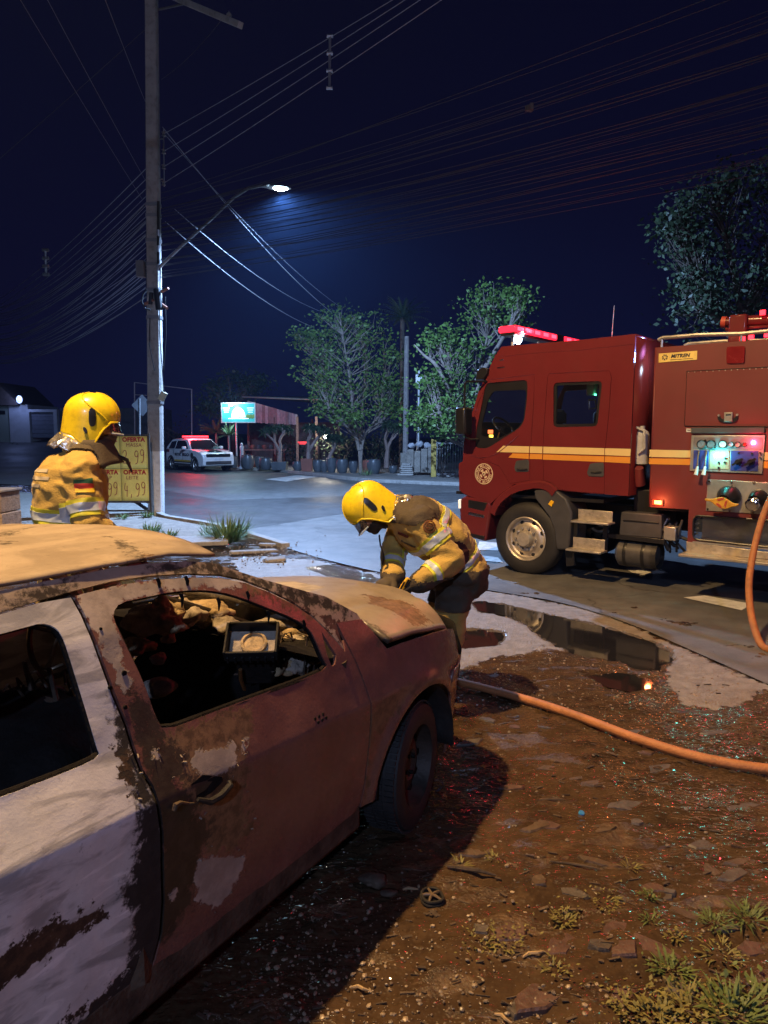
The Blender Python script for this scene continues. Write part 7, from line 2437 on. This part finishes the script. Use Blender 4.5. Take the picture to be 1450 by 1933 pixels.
MB().box((gw * .3, .0, -.02), (gw * 1.6, .25, .2)).build('plinth', m_conc, t)
# low building across the street on the left
hz = 64.0
hb = empty('house', (P(40, 830, hz).x, hz, far_rise(P(40, 830, hz).x, hz) - .1), 0, 'low white house with a framed garage door and round lit sign', 'house')
ho_ = hb.location
def hq(px, py, d=hz): return P(px, py, d) - ho_
m_wallw = mat('house_white', (.42, .44, .46), rough=.8, var=.12, vs=.6, dirt=.15)
m_wallg = mat('house_green', (.22, .26, .22), rough=.8, var=.12, vs=.6)
def hbox(name, x0, y0, x1, y1, dy, th, m, parent=hb, **kw):
    a, b_ = hq(x0, y1), hq(x1, y0)
    return MB().box(((a.x + b_.x) / 2, dy + th / 2, (a.z + b_.z) / 2), (b_.x - a.x, th, b_.z - a.z)).build(name, m, parent, smooth=False, **kw)
hbox('wall', -120, 762, 22, 836, 0, 6, m_wallg)
hbox('wall', 22.3, 764, 54, 836, -.2, 6, m_wallw)
hbox('wall', 112, 770, 290, 836, .4, 5, mat('house_dark', (.10, .10, .11), rough=.8))
hbox('garage_frame', 54.3, 773, 110, 778, -.3, .5, m_wallw)
hbox('garage_frame', 54.3, 778.2, 58, 836, -.3, .5, m_wallw)
hbox('garage_frame', 106, 778.2, 110, 836, -.3, .5, m_wallw)
for k in range(6):
    hbox('door_panel', 58.2, 778.4 + 8 * k, 105.8, 786.1 + 8 * k, -.05 + .02 * (k % 2), .2, mat('garage_door', (.13, .14, .17), rough=.6), hb)
hbox('window', 0, 775, 10, 782, -.06, .05, m_blk)
hbox('window', 150, 790, 175, 806, .34, .05, m_blk)
mb = MB()
a, b_, c_ = hq(-140, 712), hq(0, 722), hq(40, 760)
mb.prism([(a.x, a.z), (b_.x, b_.z), (c_.x, c_.z), (c_.x, c_.z - .25), (a.x, c_.z - .25)], lambda u, v, d: Vector((u, -.7 + d, v)), 0, 7)
mb.build('roof', mat('roof_tile', (.06, .045, .04), rough=.8, var=.3, vs=3), hb, smooth=False)
a = hq(47, 755)
sg_ = MB().lathe([(0, -.02), (.22, -.02), (.25, 0), (.25, .1), (0, .1)], (a.x, -1.0, a.z), (0, 1, 0), 24)
sg_.v = [(v[0], v[1], a.z + (v[2] - a.z) * 1.35) for v in sg_.v]
sg_.build('round_sign', mat('sign_lit', (.6, .7, .9), emit=(.45, .6, 1), es=1.1), hb)
MB().box((a.x, -1.03, a.z - .06), (.40, .012, .05)).box((a.x, -1.031, a.z - .20), (.3, .012, .04)).build('sign_print', mat('sign_blue', (.03, .05, .25)), hb)
lamp('sign_light', 'POINT', (a.x, -1.7, a.z), (.3, .42, 1), 110, hb, size=.3)
shrub(38, 832, 62, 1.4, .5, 'low bush at the foot of the white house', 61)
# road sign back and pipe frame seen past the pole
t, tp = upright('road_sign', 264, 752, 905, 24, .03, .03, m_galv, 'grey diamond road sign seen from behind beside the pole', 'road sign')
dd_ = P(268, 765, 24) - t.location
MB().prism([(dd_.x - .36, dd_.z), (dd_.x, dd_.z + .36), (dd_.x + .36, dd_.z), (dd_.x, dd_.z - .36)], lambda u, v, d: Vector((u, .03 + d, v)), 0, .012).build('plate', mat('sign_back', (.07, .075, .085), rough=.6), t, smooth=False)
t = empty('pipe_frame', (P(310, 850, 44).x, 44, 0), 0, 'tall thin pipe frame standing behind the pole', 'pipe frame')
fr4 = [P(254, 850, 44), P(254, 722, 44), P(362, 735, 44), P(362, 850, 44)]
fr4[0].z = fr4[3].z = 0
MB().tube([p - t.location for p in fr4], .045, 7).build('pipe', m_galv, t)
MB().tube([P(254, 745, 44) - t.location, P(300, 748, 44) - t.location], .03, 6).build('pipe_brace', m_galv, t)
# pillar stub behind the car roof at far left
t = empty('block_pillar', (P(-22, 960, 9.2).x, 9.2, 0), 0, 'rough rendered block pillar at the left behind the car roof', 'pillar')
zt = P(0, 927, 9.2).z
for k in range(4):
    MB().box((0, 0, zt * (k + .5) / 4), (.60 - .01 * (k % 2), .5, zt / 4 - .008)).build('block', mat('rough_block', (.34, .27, .20), rough=.95, var=.3, vs=14, bump=1.0, bs=45, dirt=.5), t, bevel=.012)
MB().box((0, 0, zt + .015), (.64, .54, .03)).build('cap', m_conc, t, bevel=.006)

# =================================================================== POLICE CAR
pa = R(-50)
pc0 = P(376, 860, 35.6)
pol = empty('police_car', (pc0.x, pc0.y, 0.01), pa, 'white police car with lit red roof bar parked before the nursery', 'police car', scale=1.0)
m_pw = mat('police_white', (.74, .75, .76), rough=.3, var=.05, coat=.2)
m_pg = mat('police_glass', (.012, .013, .016), rough=.05)
lowp = [(-2.10, .42), (-2.14, .62), (-2.10, .90), (-2.02, 1.04), (.82, 1.06), (1.45, 1.00), (1.86, .92), (2.05, .78), (2.10, .55), (2.06, .32), (1.72, .26)] + \
       [(1.32 + .37 * math.cos(a), .33 + .37 * math.sin(a)) for a in [R(k) for k in range(0, 181, 20)]] + [(.9, .26), (-.85, .26)] + [(-1.33 + .37 * math.cos(a), .33 + .37 * math.sin(a)) for a in [R(k) for k in range(0, 181, 20)]] + [(-1.75, .30)]
MB().prism(lowp, lambda u, v, d: Vector((u, d * (1 - .10 * max(0, (abs(u) - 1.5) / .6) ** 2), v)), -.88, .88).build('body', m_pw, pol, bevel=.05, seg=3)
def ghouse(name, prof, m, y_in=0.0, bevel=.04):
    """prof: (x,z) loop; half-width narrows with height"""
    hw_ = lambda z: .84 - .22 * max(0, (z - 1.03) / .52) + y_in
    n = len(prof)
    vs = [Vector((x, -hw_(z), z)) for x, z in prof] + [Vector((x, hw_(z), z)) for x, z in prof]
    fs = [tuple(range(n)), tuple(reversed(range(n, 2 * n)))] + [(k, n + k, n + (k + 1) % n, (k + 1) % n) for k in range(n)]
    return MB().add(vs, fs).build(name, m, pol, bevel=bevel, seg=3)
ghouse('cabin', [(-2.04, 1.03), (-1.98, 1.20), (-1.70, 1.52), (-1.2, 1.57), (-.2, 1.575), (.12, 1.53), (.86, 1.05)], m_pw)
def hw_(z): return .84 - .22 * max(0, (z - 1.03) / .52)
for sg in (-1, 1):
    for q in ([(-1.72, 1.08), (-1.62, 1.42), (-1.02, 1.47), (-1.02, 1.08)], [(-.96, 1.08), (-.96, 1.475), (-.12, 1.475), (.08, 1.40), (.58, 1.08)]):
        MB().prism(q, lambda u, v, d: Vector((u, sg * (hw_(v) + d), v)), -.02, .006).build('side_window', m_pg, pol, smooth=False)
    # wheel trims and mouldings
    MB().prism([(-.93, .27), (.92, .27), (.92, .38), (-.93, .38)], lambda u, v, d: Vector((u, sg * (.88 + d), v)), -.02, .012).build('sill_moulding', m_grey, pol)
    for cx_ in (1.32, -1.33):
        MB().tube([Vector((cx_ + .39 * math.cos(R(k)), sg * .875, .33 + .39 * math.sin(R(k)))) for k in range(0, 181, 15)], .035, 6).build('arch_moulding', m_grey, pol)
    MB().prism([(-1.0, .47), (.92, .47), (.92, .545), (-1.0, .545)], lambda u, v, d: Vector((u, sg * (.88 + d), v)), -.01, .006).build('yellow_band', mat('police_yellow', (.62, .40, .03), rough=.4), pol)
    MB().prism([(-1.0, .42), (.92, .42), (.92, .468), (-1.0, .468)], lambda u, v, d: Vector((u, sg * (.88 + d), v)), -.01, .006).build('black_band', m_blk, pol)
    MB().box((.42, sg * .98, 1.13), (.14, .2, .15)).build('mirror', m_pw, pol, bevel=.04)
    for x in (-1.0, .02, .88):
        MB().box((x, sg * .881, .78), (.012, .006, .5)).build('door_seam', m_blk, pol)
    for cx_ in (1.32, -1.33):
        ax = Vector((0, sg, 0))
        c_ = Vector((cx_, sg * .70, .33))
        w_ = MB().lathe([(.22, .0), (.24, .15), (.30, .18), (.33, .15), (.335, .05), (.33, -.05)], c_, ax, 30).build('wheel', m_rubber, pol)
        mb = MB().lathe([(.225, .14), (.21, .11), (.06, .13), (.05, .15), (0, .155)], c_, ax, 30)
        mb.build('rim', m_alu, w_)
        mb = MB()
        for k in range(5):
            a = 2 * PI * k / 5 + .3
            mb.ellipsoid(c_ + Vector((math.cos(a) * .145, sg * .125, math.sin(a) * .145)), (.05, .012, .05), None, 10, 6)
            mb.build('rim_gap', m_blk, w_) if k == 4 else None
    MB().box((-1.78, sg * .80, .96), (.3, .12, .14)).build('tail_light', m_redd, pol, bevel=.03)
# windscreen, rear glass
for nm, x0, z0, x1, z1_ in (('windscreen', .84, 1.075, .16, 1.50), ('rear_glass', -2.02, 1.16, -1.74, 1.48)):
    d = Vector((x1 - x0, 0, z1_ - z0)).normalized()
    nr = Vector((-d.z, 0, d.x)) if x0 < 0 else Vector((d.z, 0, -d.x))
    if (nr.x > 0) != (x0 > 0): nr = -nr
    a, b_ = hw_(z0) - .06, hw_(z1_) - .07
    v4 = [Vector((x0, -a, z0)), Vector((x0, a, z0)), Vector((x1, b_, z1_)), Vector((x1, -b_, z1_))]
    MB().add([v + nr * .012 for v in v4] + [v - nr * .02 for v in v4], [(0, 1, 2, 3), (4, 5, 6, 7), (0, 1, 5, 4), (1, 2, 6, 5), (2, 3, 7, 6), (3, 0, 4, 7)]).build(nm, m_pg, pol, smooth=False)
def front(name, y0, z0, y1, z1_, x, th, m, **kw):
    return MB().box((x + th / 2, (y0 + y1) / 2, (z0 + z1_) / 2), (th, abs(y1 - y0), abs(z1_ - z0))).build(name, m, pol, **kw)
front('grille', -.62, .70, .62, .86, 1.99, .10, m_blk, bevel=.03)
front('lower_grille', -.66, .36, .66, .52, 2.02, .10, m_grey, bevel=.03)
front('number_plate', -.22, .55, .22, .66, 2.09, .025, mat('plate_white', (.6, .64, .7)), bevel=.004)
for sg in (-1, 1):
    front('headlight', sg * .52, .80, sg * .80, .93, 1.86, .14, mat('headlight_glass', (.55, .6, .65), rough=.15, emit=(.7, .8, 1), es=.6), bevel=.04)
    front('fog_lamp', sg * .60, .50, sg * .78, .64, 1.98, .10, m_blk, bevel=.03)
MB().add([(.9, -.3, 1.066), (.9, .3, 1.066), (1.84, .34, .945), (1.84, -.34, .945), (1.44, .33, 1.012), (1.44, -.33, 1.012)], [(0, 5, 4, 1), (5, 3, 2, 4)]).build('bonnet_band', m_blk, pol).modifiers.new('solid', 'SOLIDIFY').thickness = .012
mb = MB()
lettering(mb, 'BRIGADA', .19, lambda u, v: Vector((.40 + u, -.890, .80 + v)), bold=.008)
lettering(mb, 'MILITAR', .19, lambda u, v: Vector((-.52 + u, -.890, .80 + v)), bold=.008)
mb.build('lettering', m_ink, pol, smooth=False)
MB().lathe([(0, .006), (.14, .006), (.14, -.01)], (.72 + .35, -.884, .78), (0, -1, 0), 20).build('crest', mat('crest_dark', (.05, .05, .04)), pol)
MB().box((-.35, 0, 1.60), (.16, 1.1, .04)).build('bar_base', m_blk, pol)
for k in range(6):
    MB().box((-.35, -.55 + .22 * (k + .0) + .0, 1.67), (.22, .21, .075)).build('bar_lens', mat('police_red', (.6, .02, .03), emit=(1, .02, .03), es=7), pol, bevel=.02)
lamp('police_light', 'POINT', (-.10, -.3, 1.86), (1, .03, .05), 130, pol, size=.12)
lamp('police_light', 'POINT', (-.7, .3, 1.86), (1, .03, .05), 60, pol, size=.12)
# =================================================================== THINGS ON THE GROUND
rg_ = random.Random(77)
# flat paving stones showing through the dirt
stone_m = [mat('slab_stone_' + n, c, rough=.5, var=.35, vs=16, bump=.8, bs=45, dirt=.6, rvar=.25) for n, c in (('grey', (.075, .062, .055)), ('pink', (.082, .046, .038)), ('brown', (.075, .050, .034)))]
def stone(px, py, w, h, ang, m=None, th=.035, up=-.001):
    c = G(px, py)
    n = rg_.randint(4, 6)
    q = [(w * (.5 + rg_.uniform(-.12, .08)) * math.cos(2 * PI * k / n + .4), h * (.5 + rg_.uniform(-.12, .08)) * math.sin(2 * PI * k / n + .4)) for k in range(n)]
    Mz = Matrix.Rotation(ang, 3, 'Z') @ Matrix.Rotation(rg_.uniform(-.10, .10), 3, 'X') @ Matrix.Rotation(rg_.uniform(-.10, .10), 3, 'Y')
    z = ground_height(c.x, c.y) + up
    mb = MB()
    mb.add([Mz @ Vector((u * k_, v * k_, zz)) + Vector((c.x, c.y, z)) for k_, zz in ((1.05, -th), (1, -.004), (.90, .004)) for u, v in q],
           [(r * n + k, r * n + (k + 1) % n, (r + 1) * n + (k + 1) % n, (r + 1) * n + k) for r in range(2) for k in range(n)] + [tuple(range(2 * n, 3 * n))])
    return mb.build('paving_stone', m or rg_.choice(stone_m), ground, smooth=False)
for a in [(1060, 1780, .30, .16, .7, 1), (1175, 1795, .24, .18, .2, 1), (1235, 1790, .30, .16, -.5, 1), (1165, 1755, .22, .12, .4, 1), (1180, 1700, .28, .10, -.6, 0), (1230, 1670, .20, .12, -.5, 1), (1085, 1690, .26, .10, -.4, 0), (1130, 1632, .3, .08, -.4, 2),
          (960, 1760, .3, .2, .2, 1), (900, 1610, .28, .12, .2, 2), (1000, 1560, .34, .14, .1, 2), (1330, 1590, .30, .14, .2, 0), (1180, 1520, .35, .12, .3, 0), (1385, 1650, .3, .12, .4, 0), (1300, 1720, .25, .1, -.4, 2), (1250, 1450, .4, .16, .3, 0),
          (1200, 1380, .4, .14, .2, 0), (900, 1290, .3, .16, .5, 0), (935, 1275, .25, .12, .1, 0), (890, 1400, .3, .14, .4, 0), (920, 1360, .22, .10, -.3, 0), (1350, 1385, .4, .12, .2, 0), (1020, 1880, .35, .2, .3, 1), (1180, 1880, .2, .14, .3, 1), (1420, 1790, .18, .14, .2, 1), (1040, 1450, .3, .1, .2, 2), (1120, 1480, .3, .1, .1, 2), (1400, 1520, .4, .12, .2, 0)]:
    stone(a[0], a[1], a[2] * .62, a[3] * .62, a[4] + rg_.uniform(-.2, .2), stone_m[a[5]])
for k in range(26):
    px_, py_ = rg_.uniform(900, 1450), rg_.uniform(1340, 1930)
    stone(px_, py_, rg_.uniform(.06, .16), rg_.uniform(.03, .08), rg_.uniform(-.9, .3), None, .02, .0)
# gravel: loose pebbles
ico = bmesh.new()
bmesh.ops.create_icosphere(ico, subdivisions=1, radius=1)
iv = [v.co.copy() for v in ico.verts]
jf = [tuple(v.index for v in f.verts) for f in ico.faces]
ico.free()
def scatter(name, n, region, s0, s1, m, flat=.6, up=.3):
    mb = MB()
    for _ in range(n):
        px_, py_ = region()
        c = G(px_, py_)
        if not (-1.2 < c.x < 4 and 1.4 < c.y < 7): continue
        s = s0 * (s1 / s0) ** (rg_.random() ** 2.2)
        Mz = Matrix.Rotation(rg_.random() * 6.3, 3, 'Z') @ Matrix.Rotation(rg_.uniform(-.5, .5), 3, 'X')
        sc_ = Vector((1, rg_.uniform(.5, 1), flat * rg_.uniform(.6, 1.2)))
        z = ground_height(c.x, c.y) + s * up * .5
        mb.add([Mz @ Vector((v.x * sc_.x, v.y * sc_.y, v.z * sc_.z)) * s * (1 + .25 * mnoise.noise(v * 2 + c)) + Vector((c.x, c.y, z)) for v in iv], jf)
    return tag(mb.build(name, m, None, smooth=False, merge=False, recalc=False), kind='stuff')
m_peb = mat('pebble', (.15, .12, .095), rough=.35, var=.6, vs=25, rvar=.2)
m_pebl = mat('pale_pebble', (.25, .19, .13), rough=.4, var=.4, vs=25)
def foreg():
    py = 1933 - 640 * rg_.random() ** 1.5
    return rg_.uniform(380, 1470), py
def lowleft():
    return 500 + abs(rg_.gauss(0, 260)), 1933 - abs(rg_.gauss(0, 140))
def apr():
    return rg_.uniform(860, 1450), rg_.uniform(1140, 1340)
scatter('gravel', 1900, foreg, .0022, .011, m_peb)
scatter('gravel', 620, lowleft, .0025, .013, m_pebl)
scatter('gravel', 1500, apr, .003, .012, m_pebl)
# chips and splinters
mb = MB()
for _ in range(420):
    px_, py_ = foreg() if rg_.random() < .7 else (rg_.uniform(860, 1450), rg_.uniform(1250, 1500))
    c = G(px_, py_)
    if not (-1.2 < c.x < 4 and 1.4 < c.y < 7): continue
    l, w = rg_.uniform(.008, .05), rg_.uniform(.003, .012)
    Mz = Matrix.Rotation(rg_.uniform(-.9, .6), 3, 'Z') @ Matrix.Rotation(rg_.uniform(-.2, .2), 3, 'Y')
    mb.box((c.x, c.y, ground_height(c.x, c.y) + .004), (l, w, .004), M=Mz)
tag(mb.build('debris', m_char, None, smooth=False, merge=False, recalc=False), kind='stuff')
# burnt bits that can be picked out one by one
def stick(px, py, L, ang, m, label, bend=.01, r=.006):
    c = G(px, py); c.z = ground_height(c.x, c.y) + r
    d = Vector((math.cos(ang), math.sin(ang), 0)) * L / 2
    nrm = Vector((-d.y, d.x, 0)).normalized() * bend
    tag(MB().tube([c - d, c - d * .3 + nrm, c + d * .35 - nrm * .5 + Vector((0, 0, r)), c + d], [r * .6, r, r * .9, r * .4], 6).build('stick', m, None), label, 'stick', 'sticks on the dirt')
m_twig = mat('pale_twig', (.34, .24, .13), rough=.7)
stick(1007, 1808, .085, .35, m_twig, 'pale twig lying on the dirt at bottom centre')
stick(890, 1648, .20, -.30, m_char, 'long charred stick left of the middle paving stones', .008, .010)
stick(1040, 1510, .14, .1, m_char, 'dark stick beside the blue bottle cap')
stick(1085, 1640, .20, -.28, m_char, 'thin dark stick along a paving joint', .006, .006)
stick(775, 1680, .06, .05, m_twig, 'pale splinter beside the black grating')
stick(680, 1868, .06, -.2, m_twig, 'pale flat chip near the bottom edge')
stick(950, 1916, .06, -.6, m_twig, 'short pale chip at the bottom edge')
c = G(1098, 1536); c.z = ground_height(c.x, c.y) + .010
tag(MB().lathe([(0, .007), (.012, .007), (.014, .004), (.014, -.006)], c, (.3, -.4, .8), 18).build('bottle_cap', mat('cap_blue', (.03, .22, .50), rough=.4), None), 'small bright blue bottle cap on the brown dirt', 'bottle cap')
# black vent grille torn from the car
gc = G(815, 1698); gc.z = ground_height(gc.x, gc.y) + .02
vg = empty('vent_grille', gc, R(12), 'black plastic car grating with a star-shaped web lying on dirt', 'car part')
w, h = .078, .088
loop = smooth_poly([(-w / 2, -h / 2), (w / 2, -h / 2), (w / 2 * 1.05, h * .1), (w / 2 * .7, h / 2), (-w / 2 * .9, h / 2)], 2)
MB().tube([Vector((x, y, .0)) for x, y in loop + loop[:1]], .006, 7).tube([Vector((x * 1.06, y * 1.06, -.012)) for x, y in loop + loop[:1]], .006, 7).build('rim', m_blackp, vg)
for k in range(5):
    a = 2 * PI * k / 5 + .4
    MB().tube([Vector((0, 0, .003)), Vector((math.cos(a) * .02, math.sin(a) * .02, .004)), Vector((math.cos(a) * .042, math.sin(a) * .045, 0))], [.005, .006, .004], 6).build('web', mat('web_brown', (.10, .07, .045), rough=.5), vg)
MB().prism(loop, lambda u, v, d: Vector((u, v, d)), -.014, -.010).build('back_plate', m_soot, vg)
# burnt fragment in the car's shadow
for k, (px_, py_, s_, lb_) in enumerate(((705, 1668, .05, 'burnt fragment with a pale end at the edge of the car shadow'), (735, 1690, .03, 'small burnt loop just outside the car shadow'))):
    c = G(px_, py_); c.z = ground_height(c.x, c.y) + .02
    o = lump('burnt_fragment', (0, 0, 0), (s_, s_ * .6, s_ * .4), m_char, 70 + k, .6, car, 16)
    o.parent = None
    o.location = c
    tag(o, lb_, 'car part')
# ---- weeds
m_weedg = mat('weed_green', (.075, .105, .028), rough=.6, var=.35, vs=12)
m_weedy = mat('weed_yellow', (.14, .125, .038), rough=.6, var=.35, vs=12)
def weed(px, py, n, L, m, label, spread=.05, z0=None, lw=.006, up=.8, group='weeds on the verge', k2=0):
    c = G(px, py); c.z = ground_height(c.x, c.y) if z0 is None else z0
    t = empty('weed', c, 0, label, 'weed', group)
    mb = MB()
    for _ in range(n):
        a = rg_.random() * 2 * PI
        r0 = spread * math.sqrt(rg_.random())
        p = Vector((math.cos(a) * r0, math.sin(a) * r0, -.004))
        a2 = a + rg_.uniform(-.8, .8)
        el = rg_.uniform(.25, 1.0) * up
        d = Vector((math.cos(a2) * math.cos(el), math.sin(a2) * math.cos(el), math.sin(el)))
        l = L * rg_.uniform(.5, 1.1)
        s = d.cross(Vector((0, 0, 1))).normalized() * lw * rg_.uniform(.7, 1.3)
        p1 = p + d * l * .5
        p2 = p + d * l + Vector((0, 0, -l * .25 * (1.2 - el)))
        mb.add([p - s * .5, p + s * .5, p1 + s, p1 - s, p2], [(0, 1, 2, 3), (3, 2, 4)])
    mb.build('blades', m, t, smooth=False, merge=False, recalc=False)
    if k2:
        lb = MB()
        for _ in range(k2):
            p = Vector((rg_.gauss(0, spread), rg_.gauss(0, spread), abs(rg_.gauss(0, L * .3))))
            a = Vector((rg_.gauss(0, 1), rg_.gauss(0, 1), rg_.gauss(.2, .5))).normalized()
            u, w = orth(a)
            s = lw * rg_.uniform(1.2, 2.4)
            lb.add([p, p + a * s + u * s * .6, p + a * s * 2, p + a * s - u * s * .6], [(0, 1, 2, 3)])
        lb.build('leaves', m, t, smooth=False, merge=False, recalc=False)
for px_, py_, n_, L_, m_, lb_, sp, k2 in ((1065, 1735, 50, .05, m_weedy, 'low weed right of the middle paving stones', .04, 60), (950, 1775, 40, .045, m_weedy, 'flat weed among gravel at bottom centre', .06, 60), (905, 1780, 30, .04, m_weedy, 'small weed left of the pale twig', .05, 40), (868, 1632, 30, .06, m_weedy, 'dry grassy weed above the charred stick', .02, 0), (935, 1622, 24, .05, m_weedy, 'tiny dry weed beside the charred stick', .02, 0),
                                      (1225, 1690, 30, .04, m_weedg, 'small green weed beside a pink paving stone', .02, 30), (1350, 1745, 60, .06, m_weedg, 'bushy weed at the right side of the dirt', .04, 60), (1360, 1800, 60, .07, m_weedy, 'tangled weed above the corner grass', .05, 60), (1270, 1830, 60, .07, m_weedg, 'leafy weed left of the corner grass', .04, 60), (1275, 1770, 20, .05, m_weedy, 'spindly weed under the right paving stone', .02, 30),
                                      (1140, 1700, 30, .035, m_weedy, 'flat yellow weed between two paving stones', .06, 50), (1045, 1830, 20, .04, m_weedy, 'small weed near the bottom edge', .03, 40), (1410, 1740, 50, .10, m_weedg, 'tall weed at the right edge of the frame', .03, 30), (1230, 1740, 20, .04, m_weedg, 'tiny weed between the pink stones', .03, 20), (1190, 1640, 14, .04, m_weedy, 'wispy weed beside the reddish puddle specks', .03, 10)):
    weed(px_, py_, n_, L_, m_, lb_, sp, None, .0035, .8, k2=k2)
for px_, py_, n_, L_, m_, lb_, sp, lw, k2 in ((1310, 1905, 80, .085, m_weedy, 'dense yellow-green weed clump at bottom right', .08, .004, 150), (1385, 1915, 75, .13, m_weedg, 'long-bladed grass clump in the bottom right corner', .06, .005, 90), (1240, 1925, 50, .06, m_weedy, 'low leafy clump left of the corner grass', .06, .005, 160), (1440, 1890, 50, .10, m_weedg, 'broad-leaved weed at the right edge of the frame', .05, .007, 60), (1190, 1900, 30, .045, m_weedy, 'sparse clump at the bottom edge', .05, .004, 80)):
    weed(px_, py_, n_, L_, m_, lb_, sp, None, lw, .95, k2=k2)
m_weedc = mat('weed_cool_green', (.10, .17, .06), rough=.6, var=.35, vs=5)
for px_, py_, n_, L_, lb_, sp in ((430, 1030, 260, .55, 'tall grassy weed clump on the kerb near the road corner', .16), (405, 1022, 120, .4, 'low grassy clump behind the concrete slab', .18), (452, 1012, 80, .35, 'thin grass on the kerb edge', .12), (285, 1010, 110, .22, 'grass tuft behind the car roof near the pole', .14), (320, 1018, 60, .16, 'small tuft left of the concrete slab', .12), (278, 982, 60, .2, 'grass at the foot of the whitewashed pole', .08), (232, 985, 40, .2, 'weed at the foot of the price board', .08), (690, 903, 60, .35, 'grass tuft at the foot of the street tree', .25)):
    z0 = .06 if px_ < 600 else .13
    weed(px_, py_, n_, L_, m_weedc, lb_, sp, z0, .010, 1.25, 'grassy weeds on the kerb')
# concrete slab and rubble on the corner
c = G(372, 1034)
t = MB().box((c.x, c.y, .11), (.95, .75, .07), .25).build('concrete_slab', m_conc, None, bevel=.012)
tag(t, 'flat concrete slab lying on the verge beyond the car roof', 'slab')
for k, (px_, py_, w, h, a_, lb_) in enumerate(((480, 1045, .75, .16, .55, 'long broken kerb stone in front of the grassy clump'), (520, 1060, .3, .2, .2, 'pale broken lump beside the long kerb stone'), (505, 1032, .28, .12, .3, 'small brown rubble piece beyond the grassy clump'))):
    c = G(px_, py_)
    o = MB().box((0, 0, 0), (w, h, .06), 0).build('rubble', m_conc2, None, bevel=.028)
    o.location = (c.x, c.y, .025)
    o.rotation_euler = (rg_.uniform(-.1, .1), rg_.uniform(-.1, .1), a_)
    tag(o, lb_, 'rubble')
scatter2 = MB()
for _ in range(170):
    px_, py_ = 500 + rg_.gauss(0, 45), 1050 + rg_.gauss(0, 12)
    c = G(px_, py_)
    s = rg_.uniform(.006, .018)
    scatter2.add([v * s * (1 + .3 * mnoise.noise(v * 3 + c)) + Vector((c.x, c.y, .03 + s * .3)) for v in iv], jf)
tag(scatter2.build('rubble_chips', m_conc2, None, smooth=False, merge=False, recalc=False), kind='stuff')
# thin haze added for its glow round the lamps
hzm = bpy.data.materials.new('glow_haze')
hzm.use_nodes = True
nt = hzm.node_tree
nt.nodes.remove(nt.nodes['Principled BSDF'])
pv = N(nt, 'ShaderNodeVolumePrincipled')
pv.inputs['Density'].default_value = 0.0006
pv.inputs['Color'].default_value = (.25, .48, 1, 1)
pv.inputs['Anisotropy'].default_value = .6
nt.links.new(pv.outputs[0], nt.nodes['Material Output'].inputs['Volume'])
tag(MB().box((0, 180, 6.0), (700, 520, 17)).build('haze', hzm, None, smooth=False), kind='stuff')
